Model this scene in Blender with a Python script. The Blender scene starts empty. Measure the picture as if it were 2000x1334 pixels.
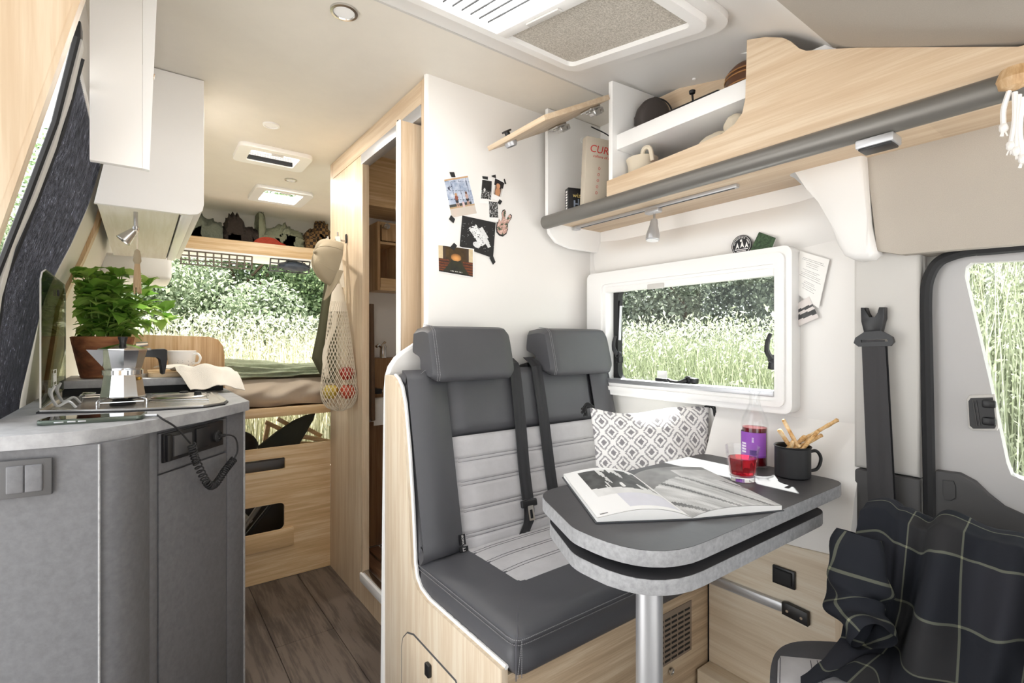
import bpy, bmesh, math, random
import numpy as np
from mathutils import Vector, Matrix, geometry
random.seed(7); rng = np.random.default_rng(7)
scene = bpy.context.scene
COL = scene.collection
PI = math.pi

# ---------------------------------------------------------------- camera, sky, sun, exposure
FPX = 974.0; YAW = math.atan2(725, 974); HC = 1.08
cd = bpy.data.cameras.new('camera'); cam = bpy.data.objects.new('camera', cd); COL.objects.link(cam)
cd.sensor_width = 36; cd.lens = FPX / 2000 * 36; cd.clip_start = 0.02; cd.clip_end = 200
cam.location = (0, 0, HC); cam.rotation_euler = (PI / 2, 0, -YAW)
scene.camera = cam
w = bpy.data.worlds.new('sky'); scene.world = w; w.use_nodes = True
bg = w.node_tree.nodes['Background']; bg.inputs[0].default_value = (0.93, 0.97, 1.0, 1); bg.inputs[1].default_value = 2.0
sd = bpy.data.lights.new('sun', 'SUN'); sd.energy = 22; sd.angle = 0.012; sd.color = (1.0, 0.975, 0.94)
sun = bpy.data.objects.new('sun', sd); COL.objects.link(sun)
sun.rotation_euler = Vector((-0.56, -0.40, -1.0)).to_track_quat('-Z', 'Y').to_euler()
sun.location = (3, 2, 8)
vs = scene.view_settings
vs.view_transform = 'Standard'; vs.look = 'None'; vs.gamma = 1; vs.use_curve_mapping = False; vs.exposure = 0.62

# ---------------------------------------------------------------- photo pixel -> place
SN, CS = math.sin(YAW), math.cos(YAW)
def ray(u, v):
    a = (u - 1000) / FPX; b = (667 - v) / FPX
    return Vector((SN + CS * a, CS - SN * a, b))
C0 = Vector((0, 0, HC))
def PX(u, v, X): d = ray(u, v); return C0 + d * (X / d.x)
def PY(u, v, Y): d = ray(u, v); return C0 + d * (Y / d.y)
def PZ(u, v, Z): d = ray(u, v); return C0 + d * ((Z - HC) / d.z)
def PP(u, v, p, n): d = ray(u, v); p = Vector(p); n = Vector(n); return C0 + d * ((p - C0).dot(n) / d.dot(n))

# ---------------------------------------------------------------- geometry generators -> (verts, faces)
def merge(*gs):
    V, F = [], []
    for v, f in gs:
        o = len(V); V += [tuple(q) for q in v]; F += [tuple(i + o for i in q) for q in f]
    return V, F
def xf(g, M): return [tuple(M @ Vector(v)) for v in g[0]], g[1]
def from_bm(bm):
    bm.verts.index_update()
    r = [tuple(v.co) for v in bm.verts], [tuple(v.index for v in f.verts) for f in bm.faces]
    bm.free(); return r
def box(x0, x1, y0, y1, z0, z1, bev=0, seg=2):
    bm = bmesh.new(); bmesh.ops.create_cube(bm, size=1)
    for v in bm.verts:
        v.co = ((x0 + x1) / 2 + v.co.x * (x1 - x0), (y0 + y1) / 2 + v.co.y * (y1 - y0), (z0 + z1) / 2 + v.co.z * (z1 - z0))
    if bev:
        bev = min(bev, .49 * min(abs(x1 - x0), abs(y1 - y0), abs(z1 - z0)))
        bmesh.ops.bevel(bm, geom=bm.edges[:], offset=bev, segments=seg, profile=.5, affect='EDGES')
    return from_bm(bm)
def prism(poly, axis, d0, d1, holes=(), bev=0):
    def P(p, d):
        return {'X': (d, p[0], p[1]), 'Y': (p[0], d, p[1]), 'Z': (p[0], p[1], d)}[axis]
    loops = [list(poly)] + [list(h) for h in holes]
    if holes:
        tris = geometry.tessellate_polygon([[Vector((p[0], p[1], 0)) for p in l] for l in loops])
        flat = [p for l in loops for p in l]; n = len(flat)
        V = [P(p, d0) for p in flat] + [P(p, d1) for p in flat]
        F = [tuple(t) for t in tris] + [tuple(i + n for i in reversed(t)) for t in tris]
        o = 0
        for l in loops:
            m = len(l)
            for i in range(m): j = (i + 1) % m; F.append((o + i, o + j, o + j + n, o + i + n))
            o += m
        return V, F
    n = len(poly)
    V = [P(p, d0) for p in poly] + [P(p, d1) for p in poly]
    F = [tuple(range(n)), tuple(range(2 * n - 1, n - 1, -1))] + [(i, (i + 1) % n, (i + 1) % n + n, i + n) for i in range(n)]
    if bev:
        bm = bmesh.new(); bv = [bm.verts.new(v) for v in V]
        for f in F: bm.faces.new([bv[i] for i in f])
        fs = list(bm.faces)[:2]; es = list({e for f in fs for e in f.edges})
        bmesh.ops.bevel(bm, geom=es, offset=bev, segments=2, profile=.5, affect='EDGES')
        return from_bm(bm)
    return V, F
def rrect(a0, a1, b0, b1, r, n=5):
    r = min(r, .499 * min(abs(a1 - a0), abs(b1 - b0))); P = []
    for cx, cy, s in ((a1 - r, b1 - r, 0), (a0 + r, b1 - r, 1), (a0 + r, b0 + r, 2), (a1 - r, b0 + r, 3)):
        for k in range(n + 1):
            t = (s + k / n) * PI / 2; P.append((cx + r * math.cos(t), cy + r * math.sin(t)))
    return P
def tube(pts, r, n=8, closed=False):
    pts = [Vector(p) for p in pts]; m = len(pts); V, F = [], []
    rs = r if isinstance(r, (list, tuple)) else [r] * m
    T = []
    for i in range(m):
        a = pts[(i - 1) % m] if closed or i > 0 else pts[i]; b = pts[(i + 1) % m] if closed or i < m - 1 else pts[i]
        d = b - a; T.append(d.normalized() if d.length > 1e-9 else Vector((0, 0, 1)))
    N = T[0].orthogonal().normalized()
    for i in range(m):
        if i: N = (T[i - 1].rotation_difference(T[i]) @ N).normalized()
        B = T[i].cross(N)
        for k in range(n):
            t = 2 * PI * k / n; V.append(tuple(pts[i] + rs[i] * (math.cos(t) * N + math.sin(t) * B)))
    for i in range(m if closed else m - 1):
        j = (i + 1) % m
        for k in range(n): F.append((i * n + k, i * n + (k + 1) % n, j * n + (k + 1) % n, j * n + k))
    if not closed: F += [tuple(range(n - 1, -1, -1)), tuple(range((m - 1) * n, m * n))]
    return V, F
def lathe(prof, n=28, c=(0, 0, 0), facet=False):
    V, F = [], []; m = len(prof)
    for r, z in prof:
        for k in range(n): t = 2 * PI * k / n; V.append((c[0] + r * math.cos(t), c[1] + r * math.sin(t), c[2] + z))
    for i in range(m - 1):
        for k in range(n): F.append((i * n + k, i * n + (k + 1) % n, (i + 1) * n + (k + 1) % n, (i + 1) * n + k))
    if prof[0][0] > 1e-5: F.append(tuple(range(n - 1, -1, -1)))
    if prof[-1][0] > 1e-5: F.append(tuple(range((m - 1) * n, m * n)))
    return V, F
def grid(fn, nu, nv, closeu=False):
    V = [tuple(fn(i / nu, j / nv)) for j in range(nv + 1) for i in range(nu + (0 if closeu else 1))]
    w_ = nu if closeu else nu + 1
    F = [(j * w_ + i, j * w_ + (i + 1) % w_, (j + 1) * w_ + (i + 1) % w_, (j + 1) * w_ + i) for j in range(nv) for i in range(nu)]
    return V, F
def sheet(fn, nu, nv, t):
    """a grid with thickness t along its own normal"""
    V, F = grid(fn, nu, nv); n = len(V); w_ = nu + 1
    nor = [Vector((0, 0, 0)) for _ in V]
    for f in F:
        a, b, c, d = [Vector(V[i]) for i in f]; k = (c - a).cross(d - b)
        for i in f: nor[i] += k
    V2 = [tuple(Vector(v) - q.normalized() * t if q.length > 1e-12 else v) for v, q in zip(V, nor)]
    F2 = list(F) + [tuple(i + n for i in reversed(f)) for f in F]
    rim = [i for i in range(w_)] + [j * w_ + nu for j in range(1, nv + 1)] + [nv * w_ + i for i in range(nu - 1, -1, -1)] + [j * w_ for j in range(nv - 1, 0, -1)]
    for i in range(len(rim)): a, b = rim[i], rim[(i + 1) % len(rim)]; F2.append((b, a, a + n, b + n))
    return V + V2, F2
def blob(c, rx, ry, rz, seed, amp=.18, nu=28, nv=16, freq=3.0, flat=None):
    """a crumpled soft lump (folded clothing, bags, fruit)"""
    r_ = random.Random(seed); W = [(r_.uniform(-1, 1) * freq, r_.uniform(-1, 1) * freq, r_.uniform(-1, 1) * freq, r_.uniform(0, 6.3), r_.uniform(.4, 1)) for _ in range(9)]
    V, F = [], []
    for j in range(nv + 1):
        ph = PI * j / nv
        for i in range(nu):
            t = 2 * PI * i / nu; d = Vector((math.sin(ph) * math.cos(t), math.sin(ph) * math.sin(t), math.cos(ph)))
            k = sum(q[4] * math.sin(q[0] * d.x * 2 + q[1] * d.y * 2 + q[2] * d.z * 2 + q[3]) for q in W) / 5
            k2 = 1 + amp * (1 - 2 * abs(k)) if freq > 2 else 1 + amp * k
            if freq >= 2.6: k2 += .45 * amp * (1 - 2 * abs(math.sin(3.1 * W[0][0] * d.x + 2.7 * W[1][1] * d.y + 6 * d.z + 3 * k + W[2][3])))
            z = d.z * rz * k2
            if flat is not None: z = max(z, -flat)
            V.append((c[0] + d.x * rx * k2, c[1] + d.y * ry * k2, c[2] + z))
    for j in range(nv):
        for i in range(nu): F.append((j * nu + i, j * nu + (i + 1) % nu, (j + 1) * nu + (i + 1) % nu, (j + 1) * nu + i))
    return V, F
def bez(P, n=12):
    """Catmull-Rom through points"""
    P = [Vector(p) for p in P]; Q = [2 * P[0] - P[1]] + P + [2 * P[-1] - P[-2]]; out = []
    for i in range(1, len(Q) - 2):
        a, b, c, d = Q[i - 1:i + 3]
        for k in range(n):
            t = k / n; out.append(.5 * ((2 * b) + (c - a) * t + (2 * a - 5 * b + 4 * c - d) * t * t + (3 * b - a - 3 * c + d) * t ** 3))
    return out + [P[-1]]
def yz(ps): return [(p.y, p.z) for p in ps]
def xz(ps): return [(p.x, p.z) for p in ps]

# ---------------------------------------------------------------- objects
MW = {}
def mk(name, g, mat, parent=None, world=True, smooth=30, fix=True):
    me = bpy.data.meshes.new(name)
    V, F = g
    if parent is not None and world and parent.name in MW:
        Mi = MW[parent.name].inverted(); V = [tuple(Mi @ Vector(v)) for v in V]
    me.from_pydata(V, [], F)
    if fix:
        bm = bmesh.new(); bm.from_mesh(me); bmesh.ops.remove_doubles(bm, verts=bm.verts, dist=1e-6)
        bmesh.ops.recalc_face_normals(bm, faces=bm.faces); bm.to_mesh(me); bm.free()
    if smooth:
        me.polygons.foreach_set('use_smooth', [True] * len(me.polygons))
        me.set_sharp_from_angle(angle=math.radians(smooth))
    if mat: me.materials.append(mat)
    o = bpy.data.objects.new(name, me); COL.objects.link(o)
    if parent is not None:
        o.parent = parent
        if parent.name in MW: MW[o.name] = MW[parent.name]
    return o
def tag(o, label, cat, group=None, kind=None):
    o['label'] = label; o['category'] = cat
    if group: o['group'] = group
    if kind: o['kind'] = kind
    return o
def thing(name, label, cat, loc=(0, 0, 0), rot=(0, 0, 0), group=None):
    o = bpy.data.objects.new(name, None); COL.objects.link(o); o.empty_display_size = .05
    o.location = loc; o.rotation_euler = rot
    from mathutils import Euler
    MW[o.name] = Matrix.Translation(Vector(loc)) @ Euler(rot).to_matrix().to_4x4()
    return tag(o, label, cat, group)
def struct(name, g, mat, parent=None, smooth=30, label=None):
    o = mk(name, g, mat, parent, smooth=smooth)
    if parent is None: o['kind'] = 'structure'
    if label: o['label'] = label
    return o
def basis(o, x, y, z):
    M = Matrix((Vector(x).normalized(), Vector(y).normalized(), Vector(z).normalized())).transposed().to_4x4()
    M.translation = Vector(o); return M
def text_g(s, size, ext=.0003, align='CENTER', shear=0):
    cu = bpy.data.curves.new('t', 'FONT'); cu.body = s; cu.size = size; cu.extrude = ext; cu.align_x = align; cu.align_y = 'CENTER'; cu.shear = shear; cu.resolution_u = 3
    o = bpy.data.objects.new('t', cu); COL.objects.link(o)
    me = o.to_mesh(); g = ([tuple(v.co) for v in me.vertices], [tuple(p.vertices) for p in me.polygons])
    o.to_mesh_clear(); bpy.data.objects.remove(o); bpy.data.curves.remove(cu); return g

# ---------------------------------------------------------------- materials
def lin(h):
    if isinstance(h, str): c = [int(h[i:i + 2], 16) / 255 for i in (0, 2, 4)]
    else: c = [q / 255 for q in h]
    return tuple(q / 12.92 if q <= .04045 else ((q + .055) / 1.055) ** 2.4 for q in c)
def newmat(name):
    m = bpy.data.materials.new(name); m.use_nodes = True
    return m, m.node_tree, m.node_tree.nodes['Principled BSDF']
def L(nt, a, b): nt.links.new(a, b)
def noise(nt, scale, detail=4, rough=.6, map_scale=None, coord='Object', dist=0):
    tc = nt.nodes.new('ShaderNodeTexCoord'); nz = nt.nodes.new('ShaderNodeTexNoise')
    nz.inputs['Scale'].default_value = scale; nz.inputs['Detail'].default_value = detail; nz.inputs['Roughness'].default_value = rough; nz.inputs['Distortion'].default_value = dist
    if map_scale:
        mp = nt.nodes.new('ShaderNodeMapping'); mp.inputs['Scale'].default_value = map_scale
        L(nt, tc.outputs[coord], mp.inputs[0]); L(nt, mp.outputs[0], nz.inputs['Vector'])
    else: L(nt, tc.outputs[coord], nz.inputs['Vector'])
    return nz
def ramp(nt, src, stops):
    r = nt.nodes.new('ShaderNodeValToRGB'); e = r.color_ramp.elements
    while len(e) < len(stops): e.new(.5)
    for q, (p, c) in zip(e, stops): q.position = p; q.color = (*c, 1)
    L(nt, src, r.inputs[0]); return r
def bump(nt, bs, src, strength, dist=.001):
    b = nt.nodes.new('ShaderNodeBump'); b.inputs['Strength'].default_value = strength; b.inputs['Distance'].default_value = dist
    L(nt, src, b.inputs['Height']); L(nt, b.outputs[0], bs.inputs['Normal'])
def plain(name, c, rough=.5, metal=0, spec=.5, bumps=None, mott=None):
    m, nt, bs = newmat(name); c = lin(c)
    bs.inputs['Base Color'].default_value = (*c, 1); bs.inputs['Roughness'].default_value = rough; bs.inputs['Metallic'].default_value = metal
    bs.inputs['Specular IOR Level'].default_value = spec
    if mott:
        nz = noise(nt, mott[0], 5, .65); k = mott[1]
        r = ramp(nt, nz.outputs[0], [(.3, tuple(q * (1 - k) for q in c)), (.7, tuple(min(1, q * (1 + k)) for q in c))]); L(nt, r.outputs[0], bs.inputs['Base Color'])
    if bumps: nz = noise(nt, bumps[0], 3); bump(nt, bs, nz.outputs[0], bumps[1], bumps[2] if len(bumps) > 2 else .001)
    return m
def wood(name, axis, dark, mid, light, rough=.45, cross=55, along=2.2, rand=False):
    m, nt, bs = newmat(name)
    sc = [cross] * 3; sc['XYZ'.index(axis)] = along
    nz = noise(nt, 1, 6, .62, tuple(sc), dist=.35); 
    sc2 = [cross * 4.5] * 3; sc2['XYZ'.index(axis)] = along * 4
    n2 = noise(nt, 1, 3, .6, tuple(sc2))
    sc3 = [7] * 3; sc3['XYZ'.index(axis)] = .9
    n3 = noise(nt, 1, 3, .5, tuple(sc3), dist=1.2)
    mx = nt.nodes.new('ShaderNodeMath'); mx.operation = 'MULTIPLY_ADD'; L(nt, n2.outputs[0], mx.inputs[0]); mx.inputs[1].default_value = .35; L(nt, nz.outputs[0], mx.inputs[2])
    m2 = nt.nodes.new('ShaderNodeMath'); m2.operation = 'MULTIPLY_ADD'; L(nt, n3.outputs[0], m2.inputs[0]); m2.inputs[1].default_value = .4; L(nt, mx.outputs[0], m2.inputs[2])
    src = m2.outputs[0]
    if rand:
        oi = nt.nodes.new('ShaderNodeObjectInfo'); m3 = nt.nodes.new('ShaderNodeMath'); m3.operation = 'MULTIPLY_ADD'; L(nt, oi.outputs['Random'], m3.inputs[0]); m3.inputs[1].default_value = .16; L(nt, src, m3.inputs[2]); src = m3.outputs[0]
    r = ramp(nt, src, [(.62, lin(dark)), (.86, lin(mid)), (1.0, lin(light))])
    L(nt, r.outputs[0], bs.inputs['Base Color']); bs.inputs['Roughness'].default_value = rough
    bump(nt, bs, mx.outputs[0], .12, .0006)
    return m
def glassy(name, tint=(1, 1, 1), rough=.02, gloss=None):
    """thin clear sheet: transparent with a fresnel reflection"""
    m = bpy.data.materials.new(name); m.use_nodes = True; nt = m.node_tree; nt.nodes.remove(nt.nodes['Principled BSDF'])
    out = nt.nodes['Material Output']; tr = nt.nodes.new('ShaderNodeBsdfTransparent'); tr.inputs[0].default_value = (*tint, 1)
    gl = nt.nodes.new('ShaderNodeBsdfGlossy'); gl.inputs['Roughness'].default_value = rough
    mx = nt.nodes.new('ShaderNodeMixShader'); L(nt, tr.outputs[0], mx.inputs[1]); L(nt, gl.outputs[0], mx.inputs[2])
    if gloss is None:
        lw = nt.nodes.new('ShaderNodeLayerWeight'); lw.inputs[0].default_value = .5; pw_ = nt.nodes.new('ShaderNodeMath'); pw_.operation = 'POWER'; L(nt, lw.outputs['Facing'], pw_.inputs[0]); pw_.inputs[1].default_value = 4; ma = nt.nodes.new('ShaderNodeMath'); ma.operation = 'MULTIPLY_ADD'; L(nt, pw_.outputs[0], ma.inputs[0]); ma.inputs[1].default_value = .45; ma.inputs[2].default_value = .035; L(nt, ma.outputs[0], mx.inputs[0])
    else: mx.inputs[0].default_value = gloss
    L(nt, mx.outputs[0], out.inputs[0]); return m
def attr_mat(name, rough=.6, spec=.4):
    m, nt, bs = newmat(name); a = nt.nodes.new('ShaderNodeVertexColor'); a.layer_name = 'print'
    L(nt, a.outputs[0], bs.inputs['Base Color']); bs.inputs['Roughness'].default_value = rough; bs.inputs['Specular IOR Level'].default_value = spec; return m

OAK = dict(dark='c6ab8c', mid='d1b99b', light='dbc7ac')
M = {}
M['oak_x'] = wood('light_oak_x', 'X', **OAK); M['oak_y'] = wood('light_oak_y', 'Y', **OAK); M['oak_z'] = wood('light_oak_z', 'Z', **OAK)
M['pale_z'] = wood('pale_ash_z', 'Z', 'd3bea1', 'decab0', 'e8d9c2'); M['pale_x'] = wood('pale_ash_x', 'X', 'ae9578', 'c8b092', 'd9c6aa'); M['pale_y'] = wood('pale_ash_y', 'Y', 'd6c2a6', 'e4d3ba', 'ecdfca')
M['honey_x'] = wood('honey_oak_x', 'X', 'c6a274', 'dab88a', 'e8cda6'); M['honey_z'] = wood('honey_oak_z', 'Z', 'ab8558', 'c7a378', 'd8ba92')
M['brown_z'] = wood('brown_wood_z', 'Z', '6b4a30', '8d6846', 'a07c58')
M['plank'] = wood('dark_vinyl_plank', 'Y', '2e2723', '4c423b', '6a5e54', rough=.42, cross=32, along=2.6, rand=True)
M['grate'] = wood('teak_grate', 'Y', '5a3f2c', '7a5a42', '937258')
M['white'] = plain('white_panel', 'f1eeea', .42, bumps=(250, .03))
M['white2'] = plain('white_gloss_edge', 'f6f5f3', .3)
M['mould'] = plain('white_moulded_plastic', 'edebe8', .5, bumps=(500, .04))
M['cream'] = plain('cream_ceiling', 'e6e0d5', .55, bumps=(160, .05), mott=(6, .03))
M['wallcream'] = plain('cream_wall', 'ebe5da', .6)
M['fabric'] = plain('grey_beige_headliner', 'b9b1a6', .95, bumps=(900, .35), mott=(700, .08))
M['plasticgrey'] = plain('light_grey_trim', 'cdcac5', .55, bumps=(600, .05))
M['doorgrey'] = plain('door_lining_grey', 'c3c1c0', .55, bumps=(600, .05))
M['darktrim'] = plain('dark_grey_trim', '4d4c4d', .6, bumps=(800, .15))
M['black'] = plain('black_plastic', '17171a', .4)
M['rubber'] = plain('black_rubber', '1c1c1e', .65)
M['steel'] = plain('brushed_steel', 'c9c7c4', .24, 1)
M['chrome'] = plain('polished_aluminium', 'd9d9da', .12, 1)
M['alu'] = plain('satin_aluminium', 'c6c7ca', .4, .75)
M['railgrey'] = plain('grey_rail', '77746f', .38, .35)
M['slate'] = plain('slate_laminate', '626265', .55, mott=(70, .14), bumps=(200, .08))
M['slatefine'] = plain('slate_laminate_pale_lit_edge', 'a2a2a4', .5, mott=(90, .22))  # pale edge strips; also paints the light falling on the table edge
M['slatetop'] = plain('dark_slate_table', '434245', .42, mott=(9, .18), bumps=(160, .1))
M['worktop'] = plain('concrete_grey_worktop', '9a9a9c', .5, mott=(26, .2))
M['leather'] = plain('anthracite_leather', '4e4e52', .5, bumps=(420, .14), mott=(5, .06))
M['suede'] = plain('light_grey_suede', 'bdbbbd', .9, bumps=(300, .1), mott=(11, .09))
M['stitch'] = plain('grey_thread', '8b8a8c', .8); M['stitchd'] = plain('dark_thread', '5b5a60', .8)
M['belt'] = plain('black_webbing', '2b2b2e', .7, bumps=(700, .25)); M['beltgrey'] = plain('charcoal_webbing', '3c3b3d', .75, bumps=(700, .25))
M['pot'] = wood('weathered_terracotta', 'X', '4a2c20', '8a5538', 'a8714a', rough=.8, cross=14, along=3)
M['soil'] = plain('dark_soil', '2b2018', .95, bumps=(150, .8, .004))
M['stem'] = plain('green_stem', '7a9a48', .6)
M['cotton'] = plain('natural_cotton', 'd9cdb8', .9, bumps=(500, .3)); M['khaki'] = plain('khaki_cotton', 'a3947a', .9, bumps=(500, .25)); M['olive'] = plain('olive_waffle_cloth', '504e38', .95, bumps=(260, .6, .002))
M['paper'] = plain('white_paper', 'f3f2f0', .7); M['tape'] = plain('black_tape', '232324', .6)
M['print'] = attr_mat('flat_print'); M['cloth_print'] = attr_mat('woven_pattern', .95, .2)
M['glass'] = glassy('clear_glass'); M['acrylic'] = glassy('clear_acrylic_window', (.93, .95, .94))
M['smoked'] = glassy('tinted_glass_lid', (.52, .54, .46), gloss=.2)
def colour_mesh(o, fn):
    """per-face flat print: fn(face centre in mesh space, index) -> sRGB hex or tuple"""
    me = o.data; at = me.color_attributes.new('print', 'FLOAT_COLOR', 'CORNER')
    vals = np.empty((len(me.loops), 4), np.float32)
    for p in me.polygons:
        c = lin(fn(p.center, p.index)); vals[p.loop_start:p.loop_start + p.loop_total, :3] = c
    vals[:, 3] = 1; at.data.foreach_set('color', vals.ravel())
def picture(name, O, ux, uy, w_, h_, fn, nu, nv, parent, mat=None, t=.0004):
    """flat printed rectangle; fn(s,t) with s to the right, t up -> sRGB tuple"""
    ux = Vector(ux).normalized(); uy = Vector(uy).normalized(); O = Vector(O)
    g = grid(lambda a, b: O + ux * (w_ * a) + uy * (h_ * b), nu, nv)
    o = mk(name, g, mat or M['print'], parent, smooth=0, fix=False)
    me = o.data; at = me.color_attributes.new('print', 'FLOAT_COLOR', 'CORNER')
    vals = np.ones((len(me.loops), 4), np.float32)
    for j in range(nv):
        for i in range(nu):
            k = (j * nu + i) * 4; vals[k:k + 4, :3] = lin(fn((i + .5) / nu, (j + .5) / nv))
    at.data.foreach_set('color', vals.ravel()); return o
def vnoise(seed):
    r_ = np.random.default_rng(seed); T = r_.random((64, 64))
    def f(x, y):
        xi, yi = math.floor(x), math.floor(y); a, b = x - xi, y - yi; a = a * a * (3 - 2 * a); b = b * b * (3 - 2 * b)
        g = lambda i, j: T[i % 64, j % 64]
        return (g(xi, yi) * (1 - a) + g(xi + 1, yi) * a) * (1 - b) + (g(xi, yi + 1) * (1 - a) + g(xi + 1, yi + 1) * a) * b
    return lambda x, y: .55 * f(x, y) + .3 * f(2.1 * x + 7, 2.1 * y + 3) + .15 * f(4.3 * x + 1, 4.3 * y + 9)
# ================================================================ THE SETTING
XR = 1.46      # right side wall
XW = .733      # aisle face of the washroom
YP = 1.43      # white partition behind the bench
# floor: base + vinyl planks along the van
fl = struct('floor', box(-.42, 1.5, -.7, 4.0, -.06, -.005), M['darktrim'])
xs = [.381 - .202 * k for k in range(4, -1, -1)] + [.583, .785, .987, 1.189, 1.391]
r_ = random.Random(3)
for i in range(len(xs) - 1):
    y = -.7 + r_.uniform(-.9, 0) if i != 4 else 1.907 - 2.4
    while y < 2.45:
        y1 = y + 1.2; a, b = max(y, -.7), min(y1, 2.45)
        if b - a > .02 and xs[i] < XW: mk('plank', box(xs[i] + .0008, xs[i + 1] - .0008, a + .0008, b - .0008, -.005, 0, .0006, 1), M['plank'], fl)
        elif b - a > .02 and a < .85: mk('plank', box(xs[i] + .0008, xs[i + 1] - .0008, a + .0008, min(b, .84), -.005, 0, .0006, 1), M['plank'], fl)
        y = y1
# main ceiling with two roof lights
SK = [(.335, .635, 2.37, 2.60), (.50, .80, 2.97, 3.28)]
holes = [[(p[0], p[1]) for p in rrect(a + .05, b - .05, c + .04, d - .045, .012, 2)] for a, b, c, d in SK]
struct('ceiling', prism([(-.2, 1.2), (XR + .03, 1.2), (XR + .03, 3.72), (-.2, 3.72)], 'Z', 1.93, 1.96, holes), M['cream'])
struct('trim_5', prism([(3.72, 1.93), (3.80, 1.915), (3.87, 1.875), (3.90, 1.80), (3.95, 1.80), (3.95, 1.96), (3.72, 1.96)], 'X', -.2, XR + .03), M['cream'], smooth=60)
# moulded ceiling over the dinette, falling towards the cab, open for the roof hatch
prof = [(1.2, 1.93), (1.13, 1.93), (1.09, 1.922), (.63, 1.826), (.55, 1.795), (.50, 1.762), (.455, 1.722)]
def cprof(P, t=.03): return P + [(y, z + t) for y, z in reversed(P)]
HX0, HX1 = .47, 1.04
g = merge(prism(cprof(prof), 'X', -.2, HX0), prism(cprof(prof), 'X', HX1, XR + .03), prism(cprof([(1.2, 1.93), (1.13, 1.93), (1.09, 1.922)]), 'X', HX0, HX1), prism(cprof([(.63, 1.826), (.55, 1.795), (.50, 1.762), (.455, 1.722)]), 'X', HX0, HX1))
struct('trim_1', g, M['mould'], smooth=60, label='white moulded ceiling section around the roof hatch')
struct('trim_2', box(-.2, XR, 1.194, 1.2, 1.9285, 1.931), M['plasticgrey'])
pf = [(.455, 1.722), (.417, 1.695), (.30, 1.64), (.171, 1.585), (0, 1.54), (-.3, 1.50), (-.6, 1.47), (-.82, 1.40)]
struct('ceiling_cab', prism(cprof(pf), 'X', -.57, XR + .03), M['fabric'], smooth=60)
# right side wall with window hole
WIN = (.675, 1.30, .93, 1.285)
wall = [(.47, .4), (1.43, .4), (1.43, 1.96), (.47, 1.96)]
struct('wall_right', prism(wall, 'X', XR, XR + .03, [rrect(WIN[0] - .012, WIN[1] + .012, WIN[2] - .012, WIN[3] + .012, .03)]), M['white'])
struct('wall_right_rear', box(XR, XR + .03, 1.43, 3.95, 0, 1.96), M['white'])
struct('wall_right_lower', box(1.36, XR + .03, -.2, 1.43, 0, .4), M['darktrim'])
# soft moulded ridge above the window
def ridge(a, b):
    y = .52 + .88 * a; k = math.sin(PI * min(1, max(0, b))) ; e = min(1, min(a, 1 - a) * 7)
    return Vector((XR - .035 * k * (.35 + .65 * e), y, 1.335 + .13 * b + .012 * (1 - e)))
struct('trim_3', grid(ridge, 24, 10), M['white'], smooth=80)
# rear wall with the opened back doors
struct('wall_rear', prism([(-.3, 0), (XR + .03, 0), (XR + .03, 1.96), (-.3, 1.96)], 'Y', 3.95, 3.98, [rrect(-.12, 1.36, .12, 1.72, .08)]), M['wallcream'])
# left wall behind the sliding door opening, leaning in towards the roof
wl = [(-.31, 0), (-.275, .9), (-.240, 1.2), (-.214, 1.28), (-.180, 1.37), (-.138, 1.5), (-.104, 1.66), (-.05, 1.93), (-.09, 1.96), (-.15, 1.66), (-.23, 1.37), (-.33, .9), (-.36, 0)]
struct('wall_left', prism(wl, 'Y', 2.06, 3.95), M['wallcream'])
struct('trim_4', prism([(x + .012, z) for x, z in wl[1:8]] + [(x - .002, z) for x, z in reversed(wl[1:8])], 'Y', 2.36, 2.43), M['honey_z'], label='wooden strip on the left wall beside the kitchen cupboard')
# white partition behind the bench, stepping out to the aisle below shoulder height
pt = [PY(u, v, YP) for u, v in [(752, 1334), (755, 1000), (758, 760), (760, 735), (765, 718), (775, 703), (790, 690), (808, 678), (822, 668), (831, 655), (836, 630), (836, 400)]]
poly = [(pt[0].x, 0)] + xz(pt) + [(XW, 1.93), (XR, 1.93), (XR, 0)]
struct('wall_partition', prism(poly, 'Y', YP, YP + .018), M['white'])
edge = [(p[0], YP + .009, p[1]) for p in poly[:-2]]
mk('edge_band', tube(edge, .0095, 6), M['white2'], bpy.data.objects['wall_partition'])
# washroom: aisle face with the door opening
z0, z1 = .125, 1.82
hole = [(1.475, z0), (2.02, z0), (2.02, z1), (1.475, z1)]
aw = struct('wall_aisle', prism([(YP + .018, 0), (2.45, 0), (2.45, 1.93), (YP + .018, 1.93)], 'X', XW, XW + .02, [hole]), M['oak_z'])
mk('lintel_rail', box(XW - .006, XW + .03, 1.475, 2.02, z1 - .012, z1 + .03, .002), M['alu'], aw)
mk('threshold', box(XW - .012, XW + .03, 1.475, 2.02, z0 - .03, z0 + .006, .003), M['white2'], aw)
mk('threshold_track', box(XW - .002, XW + .022, 1.475, 2.02, z0 + .006, z0 + .014, .001), M['steel'], aw)
mk('door_frame', box(XW - .004, XW + .024, 2.005, 2.022, z0, z1, .001), M['oak_z'], aw)
for (y0, y1, a, b) in ((YP + .02, 1.474, 0, 1.925), (1.475, 2.4, z1 + .032, 1.926)):
    mk('face_board', box(XW - .003, XW, y0, y1, a, b, .0008, 1), M['oak_z'] if b < 1.926 and a == 0 else M['oak_y'], aw)
struct('wall_washroom_rear', box(XW + .02, XR, 2.43, 2.45, 0, 1.93), M['white'])
struct('floor_washroom', box(XW + .02, XR, YP + .018, 2.43, 0, .10), M['white2'])
for i in range(9):
    mk('slat', box(XW + .05 + i * .062, XW + .102 + i * .062, 1.60, 2.26, .101, .119, .002), M['grate'], bpy.data.objects['floor_washroom'])
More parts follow.
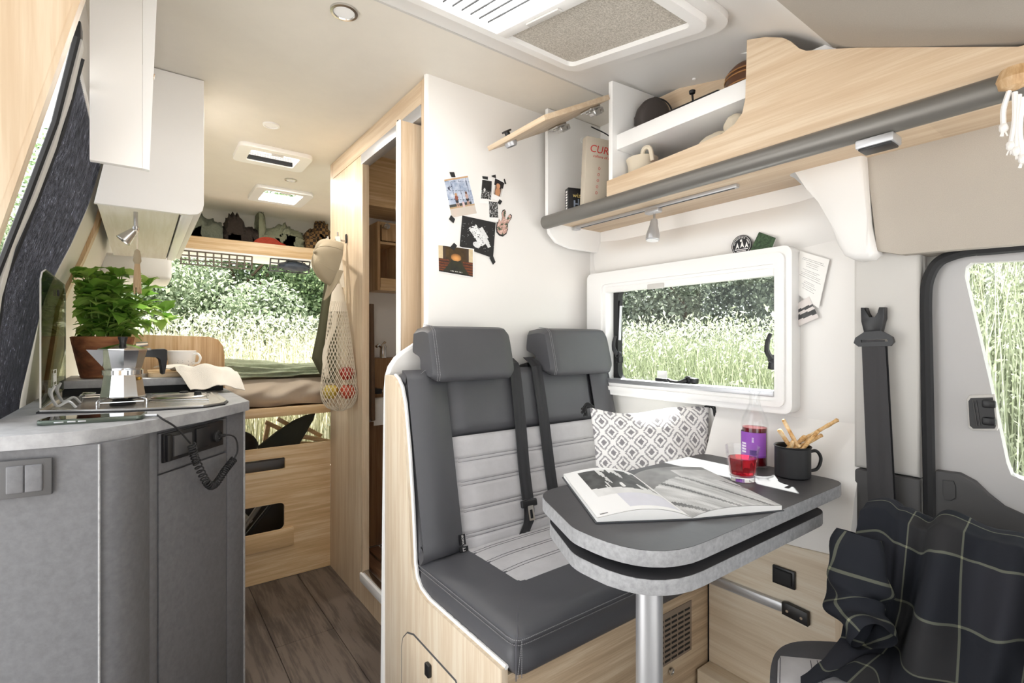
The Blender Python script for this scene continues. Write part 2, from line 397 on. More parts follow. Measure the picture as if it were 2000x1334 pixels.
struct('trim_6', box(XW + .02, XR, 2.20, 2.43, 1.70, 1.93), M['honey_x'])
# washroom door leaf, pushed open edge-on to the aisle
dl = thing('washroom_door', 'open wooden washroom door leaf with white front edge beside the partition', 'door', (.674, 1.53, .14))
mk('leaf', box(.678, 1.18, 1.515, 1.541, .14, 1.80, .001, 1), M['oak_z'], dl)
mk('edge_strip', box(.672, .678, 1.513, 1.543, .14, 1.80, .002), M['white2'], dl)
mk('brush_seal', box(.679, .70, 1.541, 1.549, .14, 1.81), M['rubber'], dl)
dl['kind'] = 'structure'; dl.name = 'door_1'; MW['door_1'] = MW['washroom_door']
# B-pillar side of the sliding door, clad in wood
e0, e1 = PY(155, 0, .60), PY(0, 440, .60)
dx = (e0.x - e1.x) / (e0.z - e1.z)
tr = lambda z: e1.x + (z - e1.z) * dx
struct('wall_left_front', prism([(tr(0.0) , 0.0), (tr(1.62), 1.62), (-.42, 1.62), (-.55, 0.0)], 'Y', .585, .60), M['oak_z'])
mk('edge_band', prism([(tr(0.0), 0), (tr(1.62), 1.62), (tr(1.62) + .004, 1.62), (tr(0) + .004, 0)], 'Y', .584, .601), M['oak_z'], bpy.data.objects['wall_left_front'])
# unseen cab around the camera, shaped to limit sky light: side wall with window, dashboard
struct('wall_cab_left', prism([(-.9, 0), (.585, 0), (.585, 1.55), (-.6, 1.5), (-.9, 1.0)], 'X', -.56, -.53, [rrect(-.66, .12, .92, 1.38, .08)]), M['doorgrey'])
struct('wall_cab_front', prism([(-1.4, 0), (-.98, 0), (-.92, .36), (-1.0, .46), (-1.4, .50)], 'X', -.56, XR + .03), M['doorgrey'])
struct('wall_left_upper', prism([(-.128, 1.672), (-.112, 1.93), (-.2, 1.96), (-.2, 1.70)], 'Y', .60, 2.06), M['mould'])
# cladding below the window
p = [PX(1500, 1058, 1.334), PX(1655, 1093, 1.334)]
cl = struct('wall_right_cladding', prism([(.826, 0), (.826, .552), (.66, .552), (.50, .565), (.485, .55), (.480, .46), (.490, .36), (.486, .2), (.486, 0)], 'X', 1.334, 1.352), M['pale_y'])
def ply(a, b):
    z = .566 - .46 * b; y = .487 - .018 * math.sin(PI * min(1, b * 1.3)) + .006
    return Vector((1.326 - .010 * math.sin(PI * b), y - .05 + .05 * a, z))
mk('curved_edge', sheet(lambda a, b: Vector((1.333 - .006 * math.sin(PI * a), .497 - .034 * a - .012 * math.sin(PI * min(1, b * 1.2)), .566 - .5 * b)), 6, 14, .012), M['pale_z'], cl)
mk('plinth', box(1.27, 1.334, .30, .824, 0, .148, .002), M['pale_y'], cl)
struct('wall_right_inner', prism([(1.338, .40), (1.340, .58), (1.375, .70), (1.43, .82), (XR, .87), (XR, .40)], 'Y', .47, .875), M['white'], smooth=60)
# white moulded cover where wall, cupboard and cab lining meet
pl = [PX(u, v, 1.36) for u, v in [(1545, 345), (1590, 362), (1616, 390), (1630, 440), (1640, 480), (1652, 500), (1672, 509), (1700, 505), (1712, 494), (1700, 440), (1690, 292), (1640, 285), (1560, 300)]]
struct('trim_7', prism(yz(pl), 'X', 1.34, 1.46, bev=.014), M['mould'], smooth=60, label='white moulded corner cover above the seat belt pillar')
# cab side lining above the driver door
pl = [PX(u, v, 1.37) for u, v in [(1690, 292), (1713, 490), (1760, 497), (1880, 486), (2000, 476)]]
poly = yz(pl) + [(-.3, 1.29), (-.3, 1.52), (.17, 1.58), (.42, 1.68)]
struct('wall_cab_lining', prism(poly, 'X', 1.37, 1.46), M['fabric'])
# B-pillar trim: light above, dark below
pl = [PX(u, v, 1.40) for u, v in [(1667, 495), (1668, 912), (1808, 912), (1806, 495)]]
yr8 = PX(1797, 700, 1.40).y
struct('trim_8', prism([(pl[0].y, 1.30), (pl[0].y, pl[1].z), (yr8, pl[1].z), (yr8, 1.30)], 'X', 1.40, 1.46, bev=.008), M['plasticgrey'], smooth=60, label='light grey seat belt pillar trim')
struct('trim_10', box(1.452, 1.468, PX(1878, 500, 1.45).y, yr8 + .01, 1.12, 1.33), M['plasticgrey'])
struct('trim_9', box(1.392, 1.46, yr8, pl[0].y - .004, .2, pl[1].z - .002, .006), M['darktrim'], label='dark grey lower pillar trim')
# ---------------- roof lights
for i, (a, b, c, d) in enumerate(SK):
    t = thing('window_%d' % (i + 3), ['small framed roof light with half drawn pleated blind above the aisle', 'small framed roof light glowing white over the bed'][i], 'roof light', ((a + b) / 2, (c + d) / 2, 1.93)); t['kind'] = 'structure'
    outer = rrect(a, b, c, d, .03); inner = rrect(a + .05, b - .05, c + .04, d - .045, .012)
    mk('frame', prism(outer, 'Z', 1.912, 1.93, [inner]), M['white2'], t)
    mk('dome', box(a + .045, b - .045, c + .035, d - .04, 1.975, 1.98), None, t)
    mk('blind_handle', box((a + b) / 2 - .02, (a + b) / 2 + .03, c + .035, c + .048, 1.908, 1.916, .002), M['plasticgrey'], t)
    if i == 0:
        mk('seal', box(a + .05, b - .05, d - .052, d - .045, 1.918, 1.945), M['rubber'], t)
        for k in range(4): mk('pleat', box(a + .052, b - .052, d - .062 - .014 * k, d - .054 - .014 * k, 1.935, 1.938), M['plasticgrey'], t)
M['opal'] = plain('opal_acrylic', 'f6f6f6', .3)
m_, nt_, bs_ = newmat('opal_dome'); bs_.inputs['Base Color'].default_value = (.93, .93, .93, 1); bs_.inputs['Transmission Weight'].default_value = 0
trn = nt_.nodes.new('ShaderNodeBsdfTranslucent'); trn.inputs[0].default_value = (.95, .95, .95, 1); tp = nt_.nodes.new('ShaderNodeBsdfTransparent'); mxs = nt_.nodes.new('ShaderNodeMixShader'); mxs.inputs[0].default_value = .45
L(nt_, trn.outputs[0], mxs.inputs[1]); L(nt_, tp.outputs[0], mxs.inputs[2]); L(nt_, mxs.outputs[0], nt_.nodes['Material Output'].inputs[0]); M['dome'] = m_
for o in bpy.data.objects:
    if o.name.startswith('dome'): o.data.materials.append(m_)
# ---------------- big hatch over the dinette
ang = math.atan2(.096, .46)
ht = thing('roof_hatch', 'large roof hatch with louvred pane and beige pleated blind', 'roof hatch', ((HX0 + HX1) / 2, .86, 1.874), (ang, 0, 0))
W2, H2 = (HX1 - HX0) / 2, .235
def lm(g): return g
mk('surround', prism(rrect(-W2 - .06, W2 + .06, -H2 - .03, H2 + .035, .07), 'Z', -.018, -.002, [rrect(-W2 + .02, W2 - .02, -H2 + .015, H2 - .015, .03)], ), M['mould'], ht, world=False)
mk('frame', prism(rrect(-W2 - .005, W2 + .005, -H2, H2, .04), 'Z', -.034, -.012, [rrect(-W2 + .035, W2 - .03, -H2 + .03, H2 - .03, .02)]), M['white2'], ht, world=False)
mk('blind_bar', box(-.012, .022, -H2 + .03, H2 - .03, -.036, -.02, .003), M['white2'], ht, world=False)
mk('blind_grip', box(-.002, .012, -.03, .09, -.042, -.036, .002), M['plasticgrey'], ht, world=False)
m_, nt_, bs_ = newmat('beige_blind'); nz = noise(nt_, 260, 3, .7); r2 = ramp(nt_, nz.outputs[0], [(.35, lin('a39c90')), (.65, lin('d8d2c8'))]); L(nt_, r2.outputs[0], bs_.inputs[0]); bs_.inputs['Roughness'].default_value = .9
mk('blind', box(.022, W2 - .028, -H2 + .03, H2 - .03, -.022, -.018), m_, ht, world=False)
for k in range(9): mk('louvre', box(-W2 + .036 + k * .026, -W2 + .0385 + k * .026, -H2 + .03, H2 - .03, -.018, -.0145), M['rubber'], ht, world=False)
mk('pane', box(-W2 + .02, W2 - .02, -H2 + .015, H2 - .015, .03, .034), M['dome'], ht, world=False)
# ---------------- downlights
for (u, v, rr, lit, lab) in ((672, 22, .034, 0, 'round chrome rimmed ceiling light nearest the roof hatch'), (530, 244, .03, 1, 'round white ceiling light in front of the roof lights'), (568, 351, .03, 0, 'round chrome rimmed ceiling light between the two roof lights')):
    q = PZ(u, v, 1.93); t = thing('ceiling_light', lab, 'light', (q.x, q.y, 1.93), group='aisle ceiling lights')
    mk('rim', lathe([(rr * .74, -.002), (rr * .8, -.006), (rr, -.005), (rr * 1.02, 0)], 32, (q.x, q.y, 1.93)), M['white2'] if lit else M['steel'], t)
    mk('lens', lathe([(0, -.003), (rr * .75, -.003), (rr * .75, -.001), (0, -.001)], 32, (q.x, q.y, 1.93)), M['opal'], t)
    if True:
        ld = bpy.data.lights.new('downlight_fill', 'AREA'); ld.shape = 'DISK'; ld.size = rr * 1.5; ld.energy = 1.0 if v < 100 else 3.4; ld.color = (1, .97, .93); lo2 = bpy.data.objects.new('fill_lamp', ld); COL.objects.link(lo2); lo2.parent = t; lo2.location = (0, 0, -.008)  # lamps added in all three lights, two of them unlit, to brighten the rear
# ================================================================ KITCHEN
A_, B_ = Vector((-.004, 1.378, 0)), Vector((.264, 1.688, 0)); DD = (B_ - A_).normalized(); DN = Vector((DD.y, -DD.x, 0))   # slanted front: along, outward
def corner(P, r, n=6):
    """round a plan polygon: P = [(x,y,radius)]"""
    out = []
    for i, (x, y, q) in enumerate(P):
        p = Vector((x, y)); a = Vector(P[i - 1][:2]); b = Vector(P[(i + 1) % len(P)][:2])
        if q <= 0: out.append((x, y)); continue
        d1 = (a - p).normalized(); d2 = (b - p).normalized(); h = math.acos(max(-1, min(1, d1.dot(d2)))) / 2; k = q / math.tan(h)
        s, e = p + d1 * k, p + d2 * k; 
        for t in range(n + 1): w_ = t / n; out.append(tuple((1 - w_) ** 2 * s + 2 * w_ * (1 - w_) * p + w_ * w_ * e))
    return out
e0_, e1_ = PZ(0, 853, .9).xy, PZ(110, 845.5, .9).xy; f0_, f1_ = PZ(345, 811.5, .9).xy, PZ(487, 783, .9).xy
cx_ = geometry.intersect_line_line(e0_.to_3d(), e1_.to_3d(), f0_.to_3d(), f1_.to_3d())[0].xy; s_a = PZ(125, 844.6, .9).xy; s_b = PZ(345, 811.5, .9).xy
rnd = [tuple((1 - t) ** 2 * s_a + 2 * t * (1 - t) * cx_ + t * t * s_b) for t in [k / 14 for k in range(15)]]
top = [(-.30, 1.352), tuple(e0_)] + rnd + [tuple(PZ(405, 801, .9).xy), tuple(f1_), (.258, 2.42), (-.260, 2.42), (-.260, 1.56), (-.298, 1.5)]
wt = tag(mk('worktop', prism(top, 'Z', .872, .90, bev=.0015), M['worktop']), 'grey concrete-look kitchen worktop with a slanted front edge', 'worktop')
kc = thing('kitchen_cabinet', 'dark slate kitchen base cabinet with slanted drawer front under the grey worktop', 'cabinet', (0, 1.9, 0))
ci = [(-.29, 1.362), (-.14, 1.330), (-.075, 1.322)]
Pn = lambda s, o=0: (A_ + DD * s + DN * o).xy[:]
# curved corner column between end panel and slanted front
s0 = .045
c_a, c_b = Vector((-.068, 1.322)), Vector(Pn(s0, -.012)); c_m = Vector((-.005, 1.318))
arc = [tuple((1 - t) ** 2 * c_a + 2 * t * (1 - t) * c_m + t * t * c_b) for t in [k / 10 for k in range(11)]]
LEN = (B_ - A_).length
body = [(-.29, 1.366), (-.14, 1.334)] + arc + [Pn(s0 + .01, -.02), Pn(LEN - .03, -.02), (.24, 1.72), (.24, 2.42), (-.21, 2.42), (-.21, 1.75), (-.28, 1.5)]
mk('body', prism(body, 'Z', .0, .872), M['slate'], kc)
mk('end_panel', prism([(-.29, 1.360), (-.14, 1.329), (-.070, 1.317), (-.068, 1.325), (-.14, 1.338), (-.29, 1.368)], 'Z', 0, .871), M['slate'], kc)
mk('corner_strip', tube([(-.068, 1.316, 0), (-.068, 1.316, .871)], .0022, 6), M['slatefine'], kc)
def dbox(s0, s1, z0, z1, o0, o1, bev=.002):
    """box on the slanted front: along s, up z, outwards o"""
    Mt = basis((0, 0, 0), DD, DN, (0, 0, 1)); Mt.translation = A_
    Mt = Matrix(((DD.x, DN.x, 0, A_.x), (DD.y, DN.y, 0, A_.y), (0, 0, 1, 0), (0, 0, 0, 1)))
    return xf(box(s0, s1, o0, o1, z0, z1, bev), Mt)
def PD(u, v, o=0): return PP(u, v, A_ + DN * o, DN)
def sd(p): return (p - A_).dot(DD)
sA, sB, sC = sd(PD(309, 900, -.012)), sd(PD(441, 860, -.012)), sd(PD(463, 860, -.012))
zs = PD(375, 905, -.012).z
mk('frame_left', dbox(s0, sA - .003, 0, .872, -.022, -.012, .001), M['slate'], kc)
mk('drawer_front', dbox(sA, sB, zs + .003, .862, -.02, -.010, .0015), M['slate'], kc)
dr = mk('cabinet_door', dbox(sA, sB, .06, zs - .002, -.02, -.010, .0015), M['slate'], kc)
mk('corner_post', dbox(sB + .004, LEN - .012, 0, .872, -.03, -.010, .002), M['slate'], kc)
mk('post_edge', dbox(LEN - .014, LEN - .006, 0, .872, -.03, -.009, .001), M['slatefine'], kc)
# raised ledge behind the hob and a black block for the shade under it
lg = tag(mk('rear_ledge', prism([(-.205, 2.10), (.25, 2.06), (.256, 2.42), (-.205, 2.42)], 'Z', .93, .955, bev=.002), M['worktop']), 'raised grey ledge of the worktop behind the hob', 'ledge')
mk('recess_shade', box(-.20, .245, 2.12, 2.41, .90, .93), M['rubber'], lg)  # black block standing in for the shade under the ledge
bb = PY(440, 660, 2.42)
hb = [(-.03, .80), (-.03, 1.108), (.23, 1.10), (.262, 1.088), (.28, 1.06), (.285, 1.02), (.285, .80)]
tag(mk('end_board', prism(hb, 'Y', 2.422, 2.44, bev=.002), M['honey_z']), 'upright honey-coloured wooden board with rounded corner at the bed end of the kitchen', 'board')
# double light switch on the end panel
def ep(u, v): return PP(u, v, (-.14, 1.327, 0), (-.15, -1, 0))
sw = thing('light_switch', 'dark grey double light switch on the kitchen end panel', 'switch', tuple(ep(50, 930)))
q = [ep(-25, 902), ep(104, 891), ep(101, 961), ep(-25, 978)]
ux = (q[1] - q[0]).normalized(); uz = Vector((0, 0, 1)); un = uz.cross(ux) * 1.0
if un.y > 0: un = -un
Ms = Matrix(((ux.x, 0, un.x, q[3].x), (ux.y, 0, un.y, q[3].y), (ux.z, 1, 0, q[3].z), (0, 0, 0, 1)))
ww, hh = (q[1] - q[0]).length, (q[1] - q[2]).length + .002
mk('frame', xf(box(0, ww, 0, hh, 0, .008, .002), Ms), M['darktrim'], sw)
mk('rocker', xf(box(ww * .30, ww * .575, hh * .13, hh * .86, .006, .0115, .003, 3), Ms), M['slate'], sw)
mk('rocker', xf(box(ww * .582, ww * .86, hh * .13, hh * .86, .006, .0115, .003, 3), Ms), M['slate'], sw)
# socket panel on the drawer front
sk = thing('socket_panel', 'black panel of switches and a charging socket on the drawer front', 'socket', tuple(PD(375, 870)))
a, b = sd(PD(322, 880)), sd(PD(438, 840)); zb, zt = PD(330, 906).z, PD(430, 822).z
mk('plate', dbox(a, b, zb + .004, zt, -.0096, -.002, .002), M['black'], sk)
wd = (b - a)
mk('rocker', dbox(a + wd * .02, a + wd * .09, zb + .006, zt - .004, -.003, .005), M['black'], sk)
mk('rocker', dbox(a + wd * .12, a + wd * .40, zb + .014, zt - .01, -.003, .004), M['darktrim'], sk)
mk('rocker', dbox(a + wd * .48, a + wd * .72, zb + .014, zt - .006, -.003, .003), M['black'], sk)
pc = PD(426, 852, .002); rot = Matrix.Translation(pc) @ DN.to_track_quat('Z', 'Y').to_matrix().to_4x4()
mk('round_socket', xf(lathe([(.0, -.006), (.016, -.006), (.016, .002), (.0135, .004), (.012, .001), (0, .001)], 24), rot), M['rubber'], sk)
mk('contact', xf(box(-.003, .003, -.006, .004, .001, .004), rot), M['steel'], sk)
# ---------------- hob and sink unit
hu = thing('hob_sink_unit', 'stainless steel hob and sink unit set into the kitchen worktop', 'hob', (0, 1.85, .9))
HO = [PZ(70, 806, .903).xy[:], PZ(250, 803, .903).xy[:], PZ(400, 795, .903).xy[:], PZ(440, 789, .903).xy[:], PZ(446, 784, .903).xy[:], PZ(422, 766, .903).xy[:], (.17, 2.04), (-.185, 2.09), (-.20, 2.05)]
hx0, hx1, hy0, hy1 = -.195, .195, 1.60, 2.055
def HB(fx, fy): return (hx0 + (hx1 - hx0) * fx, hy0 + (hy1 - hy0) * fy)
ctr = Vector((sum(p[0] for p in HO) / len(HO), sum(p[1] for p in HO) / len(HO)))
def shr(k): return [tuple(ctr + (Vector(p) - ctr) * k) for p in HO]
mk('gasket', prism(HO, 'Z', .9, .904, bev=.001), M['rubber'], hu)
mk('rim', prism(shr(.975), 'Z', .9035, .908, [list(reversed(shr(.90)))]), M['steel'], hu)
V_, F_ = [], []
for (k, z) in ((.90, .9078), (.885, .9062), (.87, .9056), (.0, .9053)):
    for p in shr(k): V_.append((p[0], p[1], z))
n_ = len(HO)
for j in range(3):
    for i in range(n_): F_.append((j * n_ + i, j * n_ + (i + 1) % n_, (j + 1) * n_ + (i + 1) % n_, (j + 1) * n_ + i))
mk('hob_plate', (V_, F_), M['steel'], hu)
# oval sink on the far right, two raised wells
mk('sink_bowl', lathe([(.0, .0), (.055, .0), (.062, .004), (.070, .0048), (.078, .0012)], 30, (.10, 1.90, .9055)), M['steel'], hu)
mk('sink_trim', tube([(.02, 1.80, .9085), (.16, 1.72, .9085), (.175, 1.95, .9085), (.03, 2.01, .9085)], .0022, 6, True), M['steel'], hu)
mk('plug', lathe([(0, .008), (.012, .008), (.014, .002), (.014, 0)], 16, (.115, 1.98, .907)), M['rubber'], hu)
mk('tap_pivot', lathe([(0, .01), (.009, .01), (.011, 0)], 14, (.15, 1.93, .907)), M['rubber'], hu)
mk('burner', lathe([(0, .012), (.022, .012), (.026, .006), (.030, 0)], 20, (-.04, 1.76, .906)), M['rubber'], hu)
def trivet(cx, cy, s):
    w = []
    for k in range(4):
        t = PI / 4 + k * PI / 2; d = Vector((math.cos(t), math.sin(t), 0)); c = Vector((cx, cy, .906))
        w.append(tube(bez([c + d * s + Vector((0, 0, 0)), c + d * s * .98 + Vector((0, 0, .016)), c + d * s * .7 + Vector((0, 0, .018)), c + d * s * .25 + Vector((0, 0, .018))], 5), .0022, 6))
    ring = [Vector((cx, cy, .916)) + Vector((math.cos(t) * s * .86, math.sin(t) * s * .86, 0)) for t in [PI / 4 + k * PI / 2 for k in range(4)]]
    w.append(tube(ring, .002, 6, True)); return merge(*w)
mk('pan_support', trivet(-.04, 1.76, .075), M['chrome'], hu)
mk('pan_support', trivet(-.10, 1.96, .06), M['chrome'], hu)
for y in (1.72, 1.84):
    mk('hinge', merge(tube(bez([(-.135, y, .908), (-.15, y, .925), (-.172, y, .915), (-.183, y, .945), (-.178, y + .012, .965)], 5), .0035, 6), tube(bez([(-.172, y, .915), (-.185, y - .008, .945), (-.184, y - .012, .962)], 4), .003, 6)), M['alu'], hu)
# glass lid, folded up
lid = thing('glass_lid', 'dark tinted glass hob lid standing folded up beside the insect screen', 'glass lid', (-.195, 1.9, .91))
lp = [PX(80, 797, -.195), PX(80, 545, -.195), PX(83, 532, -.195), PX(90, 527, -.195), PX(126, 556, -.195), PX(128, 575, -.195)]
lidp = yz(lp) + [(lp[-1].y, .93), (lp[0].y + .03, .915)]
mk('pane', prism(lidp, 'X', -.198, -.194), M['smoked'], lid)
mk('edge_band', tube([(-.196, y, z) for y, z in lidp], .0018, 6, True), M['plasticgrey'], lid)
kn = lp[4]; mk('bumper', lathe([(0, 0), (.009, 0), (.009, .004), (0, .005)], 14, (0, 0, 0)), M['rubber'], lid, world=True)
o = bpy.data.objects[[x.name for x in bpy.data.objects if x.name.startswith('bumper')][-1]]
q = PX(112, 572, -.192) - Vector((-.195, 1.9, .91)); o.matrix_local = Matrix.Translation(q) @ Matrix.Rotation(PI / 2, 4, 'Y'); 
for v in o.data.vertices: v.co -= Vector((.195, -1.9, -.91))
lo = PX(107, 737, -.1925)
lg_ = [box(0, .001, -.028, .028, -.022, -.020), box(0, .001, -.028, .028, .020, .022), box(0, .001, -.030, -.028, -.022, .022), box(0, .001, .028, .030, -.022, .022)]
for k in range(7): lg_.append(box(0, .001, -.020 + .006 * k, -.0165 + .006 * k, -.012, .012 if k % 2 else .004))
mk('logo', xf(merge(*lg_), Matrix.Translation(lo)), M['white2'], lid)
# ---------------- moka pot
mp = (-.04, 1.757, .9272)
mo = thing('moka_pot', 'faceted aluminium moka coffee pot with black handle on the hob', 'coffee pot', mp, (0, 0, 0.38))
oc = lambda P: lathe(P, 10)
mk('boiler', oc([(0, 0), (.050, 0), (.052, .003), (.044, .058), (.043, .062), (0, .062)]), M['chrome'], mo, world=False, smooth=0)
mk('collar', lathe([(.042, .060), (.046, .062), (.046, .074), (.041, .077)], 28), M['chrome'], mo, world=False)
mk('jug', oc([(.041, .075), (.044, .08), (.056, .128), (.0555, .130), (.05, .128), (.04, .085), (0, .08)]), M['chrome'], mo, world=False, smooth=0)
mk('lid', oc([(.0575, .130), (.057, .133), (.03, .141), (.010, .146), (0, .146)]), M['chrome'], mo, world=False, smooth=0)
mk('knob', lathe([(.009, .145), (.008, .150), (.012, .163), (.011, .166), (0, .166)], 8), M['black'], mo, world=False, smooth=0)
spv = [(-.040, -.016, .128), (-.040, .016, .128), (-.078, 0, .131), (-.046, -.008, .098), (-.046, .008, .098)]
sp_ = [(-.045, -.020, .130), (-.082, 0, .131), (-.045, .020, .130), (-.047, 0, .085)]
mk('spout', (sp_, [(0, 1, 3), (1, 2, 3), (0, 2, 1), (0, 3, 2)]), M['chrome'], mo, world=False, smooth=0)
mk('valve', xf(lathe([(0, .006), (.003, .006), (.005, .003), (.005, 0)], 10), Matrix.Translation((.022, -.040, .050)) @ Vector((.5, -.85, .12)).to_track_quat('Z', 'Y').to_matrix().to_4x4()), plain('brass', 'b58a3c', .3, 1), mo, world=False)
hd = prism([(.052, .108), (.052, .126), (.070, .130), (.100, .132), (.108, .128), (.108, .10), (.102, .058), (.097, .056), (.094, .060), (.092, .100), (.085, .108)], 'Y', -.008, .008, bev=.002)
mk('handle', hd, M['black'], mo, world=False)
mk('hinge', box(.048, .066, -.009, .009, .127, .134, .002), M['chrome'], mo, world=False)
# ---------------- basil in a weathered pot on the ledge
pc = Vector((-.105, 2.24, .955))
pp = thing('potted_basil', 'bushy green basil plant in a weathered terracotta pot on the ledge', 'plant', tuple(pc))
mk('pot', lathe([(0, 0), (.058, 0), (.062, .004), (.084, .118), (.088, .140), (.083, .142), (.078, .128), (0, .125)], 36), M['pot'], pp, world=False)
mk('soil', lathe([(0, .132), (.06, .133), (.079, .128), (0, .120)], 24), M['soil'], pp, world=False)
M['leaf'] = None
m_, nt_, bs_ = newmat('basil_leaf'); oi = nt_.nodes.new('ShaderNodeObjectInfo'); r2 = ramp(nt_, oi.outputs['Random'], [(0, lin('5f8c34')), (.5, lin('86b04a')), (1, lin('b4d074'))]); L(nt_, r2.outputs[0], bs_.inputs[0]); bs_.inputs['Roughness'].default_value = .42
trl = nt_.nodes.new('ShaderNodeBsdfTranslucent'); L(nt_, r2.outputs[0], trl.inputs[0]); mxl = nt_.nodes.new('ShaderNodeMixShader'); mxl.inputs[0].default_value = .4; L(nt_, bs_.outputs[0], mxl.inputs[1]); L(nt_, trl.outputs[0], mxl.inputs[2]); L(nt_, mxl.outputs[0], nt_.nodes['Material Output'].inputs[0])
M['leaf'] = m_
def leaf(a, b):
    t = b; wd_ = .5 * math.sin(PI * min(1, t ** .8)) * (1 - .25 * t); s = (a - .5) * 2
    return Vector((s * wd_ * .80, t, .10 * math.sin(PI * t) - .18 * t * t + .16 * s * s * wd_ ** .5 - .03 * math.sin(t * 18) * abs(s)))
lm_ = mk('leaf', grid(leaf, 6, 8), M['leaf'], pp, world=False, smooth=80)
mesh_leaf = lm_.data; first = True
rr = random.Random(11); stems = []
tips = []
def wallx(z): return max(float(np.interp(z, [p[1] for p in wl[:8]], [p[0] for p in wl[:8]])), -.188 if z < 1.28 else -1)
for k in range(27):
    an = rr.uniform(0, 2 * PI); sp = rr.uniform(.02, .13); hgt = rr.uniform(.07, .22) * (1.1 - sp * 1.6)
    base = Vector((math.cos(an) * .05 * rr.random(), math.sin(an) * .05 * rr.random(), .13))
    tip = Vector((math.cos(an) * sp * 1.05, math.sin(an) * sp * .8, .14 + hgt)); tips.append((base, tip))
tips += [(Vector((0, 0, .13)), Vector((.085, -.03, .31))), (Vector((0, 0, .13)), Vector((-.04, -.02, .345))), (Vector((.02, 0, .13)), Vector((.19, -.06, .20))), (Vector((.02, 0, .13)), Vector((.17, -.11, .23)))]
for base, tip in tips:
    if tip.x < -.085: tip.x = -.085
    tip.x = max(tip.x, wallx(tip.z + pc.z) - pc.x + .014); mid = (base + tip) / 2 + Vector((0, 0, .03)); C = bez([base, mid, tip], 6)
    mk('stem', tube(C, .0022, 5), M['stem'], pp, world=False)
    nodes = [C[int(len(C) * f)] for f in (.2, .45, .7, .96)]
    for li, nd in enumerate(nodes):
        az = rr.uniform(0, PI)
        for q in range(2 if li < 3 else 4):
            a = az + q * (PI if li < 3 else PI / 2) + rr.uniform(-.4, .4); s = rr.uniform(.052, .088) * (1 if li < 3 else .8)
            pit = rr.uniform(-.5, .5) if li < 3 else rr.uniform(.1, .9)
            Mx = Matrix.Translation(nd) @ Matrix.Rotation(a, 4, 'Z') @ Matrix.Rotation(pit, 4, 'X') @ Matrix.Rotation(rr.uniform(-.4, .4), 4, 'Y') @ Matrix.Scale(s, 4)
            if first: o = lm_; first = False
            else: o = bpy.data.objects.new('leaf', mesh_leaf); COL.objects.link(o); o.parent = pp
            if nd.x < -.06 and math.sin(a) > .3: Mx = Matrix.Translation(nd) @ Matrix.Rotation(-a, 4, 'Z') @ Matrix.Scale(s * .8, 4)
            over = max(wallx((pc + Mx @ v.co).z) + .006 - (pc + Mx @ v.co).x for v in mesh_leaf.vertices)
            o.matrix_local = Matrix.Translation((max(0, over), 0, 0)) @ Mx
# ---------------- board, mug, tea towel, tap
tag(mk('chopping_board', prism(rrect(.02, .20, 2.13, 2.37, .02), 'Z', .955, .972, bev=.002), M['honey_x']), 'wooden board under the speckled mug on the ledge', 'board')
mg = thing('speckled_mug', 'white ceramic mug with grey speckles on the ledge', 'mug', tuple(PY(355, 716, 2.24)[:2]) + (.974,))
m_, nt_, bs_ = newmat('speckled_ceramic'); vz = nt_.nodes.new('ShaderNodeTexVoronoi'); vz.inputs['Scale'].default_value = 130; tc = nt_.nodes.new('ShaderNodeTexCoord'); L(nt_, tc.outputs['Object'], vz.inputs['Vector'])
sx = nt_.nodes.new('ShaderNodeSeparateXYZ'); L(nt_, tc.outputs['Object'], sx.inputs[0]); mr = nt_.nodes.new('ShaderNodeMapRange'); mr.inputs[1].default_value = .045; mr.inputs[2].default_value = .01; mr.inputs[3].default_value = 0; mr.inputs[4].default_value = .42; L(nt_, sx.outputs[2], mr.inputs[0])
lt = nt_.nodes.new('ShaderNodeMath'); lt.operation = 'LESS_THAN'; L(nt_, vz.outputs['Distance'], lt.inputs[0]); L(nt_, mr.outputs[0], lt.inputs[1])
mx_ = nt_.nodes.new('ShaderNodeMix'); mx_.data_type = 'RGBA'; mx_.inputs[6].default_value = (*lin('f0eeec'), 1); mx_.inputs[7].default_value = (*lin('98979c'), 1); L(nt_, lt.outputs[0], mx_.inputs[0]); L(nt_, mx_.outputs[2], bs_.inputs[0]); bs_.inputs['Roughness'].default_value = .2
mk('cup', lathe([(0, 0), (.034, 0), (.040, .006), (.047, .070), (.0455, .072), (.0435, .070), (.036, .010), (0, .008)], 32), m_, mg, world=False)
mk('handle', xf(tube(bez([(.042, 0, .056), (.060, 0, .060), (.070, 0, .045), (.062, 0, .026), (.041, 0, .022)], 6), .0045, 8), Matrix.Rotation(-.65, 4, 'Z')), M['white2'], mg, world=False)
q = [PY(300, 724, 2.16), PY(440, 714, 2.17), PZ(478, 765, .900), PZ(372, 762, .915)]
def towel(a, b):
    p = q[0].lerp(q[1], a).lerp(q[3].lerp(q[2], a), b)
    z = (.977 + .010 * (1 - a)) if p.y > 2.07 else max(.914, .977 - (2.07 - p.y) * 1.0)
    z += .009 * abs(math.sin(a * 6 + b * 3)) * math.sin(PI * a) + .005 * math.sin(b * 11 + a * 5) + .006 * math.sin(a * 13 + 1) * b
    if p.x > .255: z -= (p.x - .255) * .35
    return Vector((p.x, p.y, z))
tag(mk('tea_towel', sheet(towel, 26, 22, .003), plain('waffle_tea_towel', 'e9e1d4', .95, bumps=(300, .5, .002)), smooth=70), 'cream waffle tea towel hanging off the ledge onto the worktop', 'towel')
tp_ = thing('tap', 'folded chrome kitchen tap behind the coffee pot', 'tap', (.02, 2.16, .955))
t0, t1 = PY(245, 690, 2.16), PY(274, 674, 2.14)
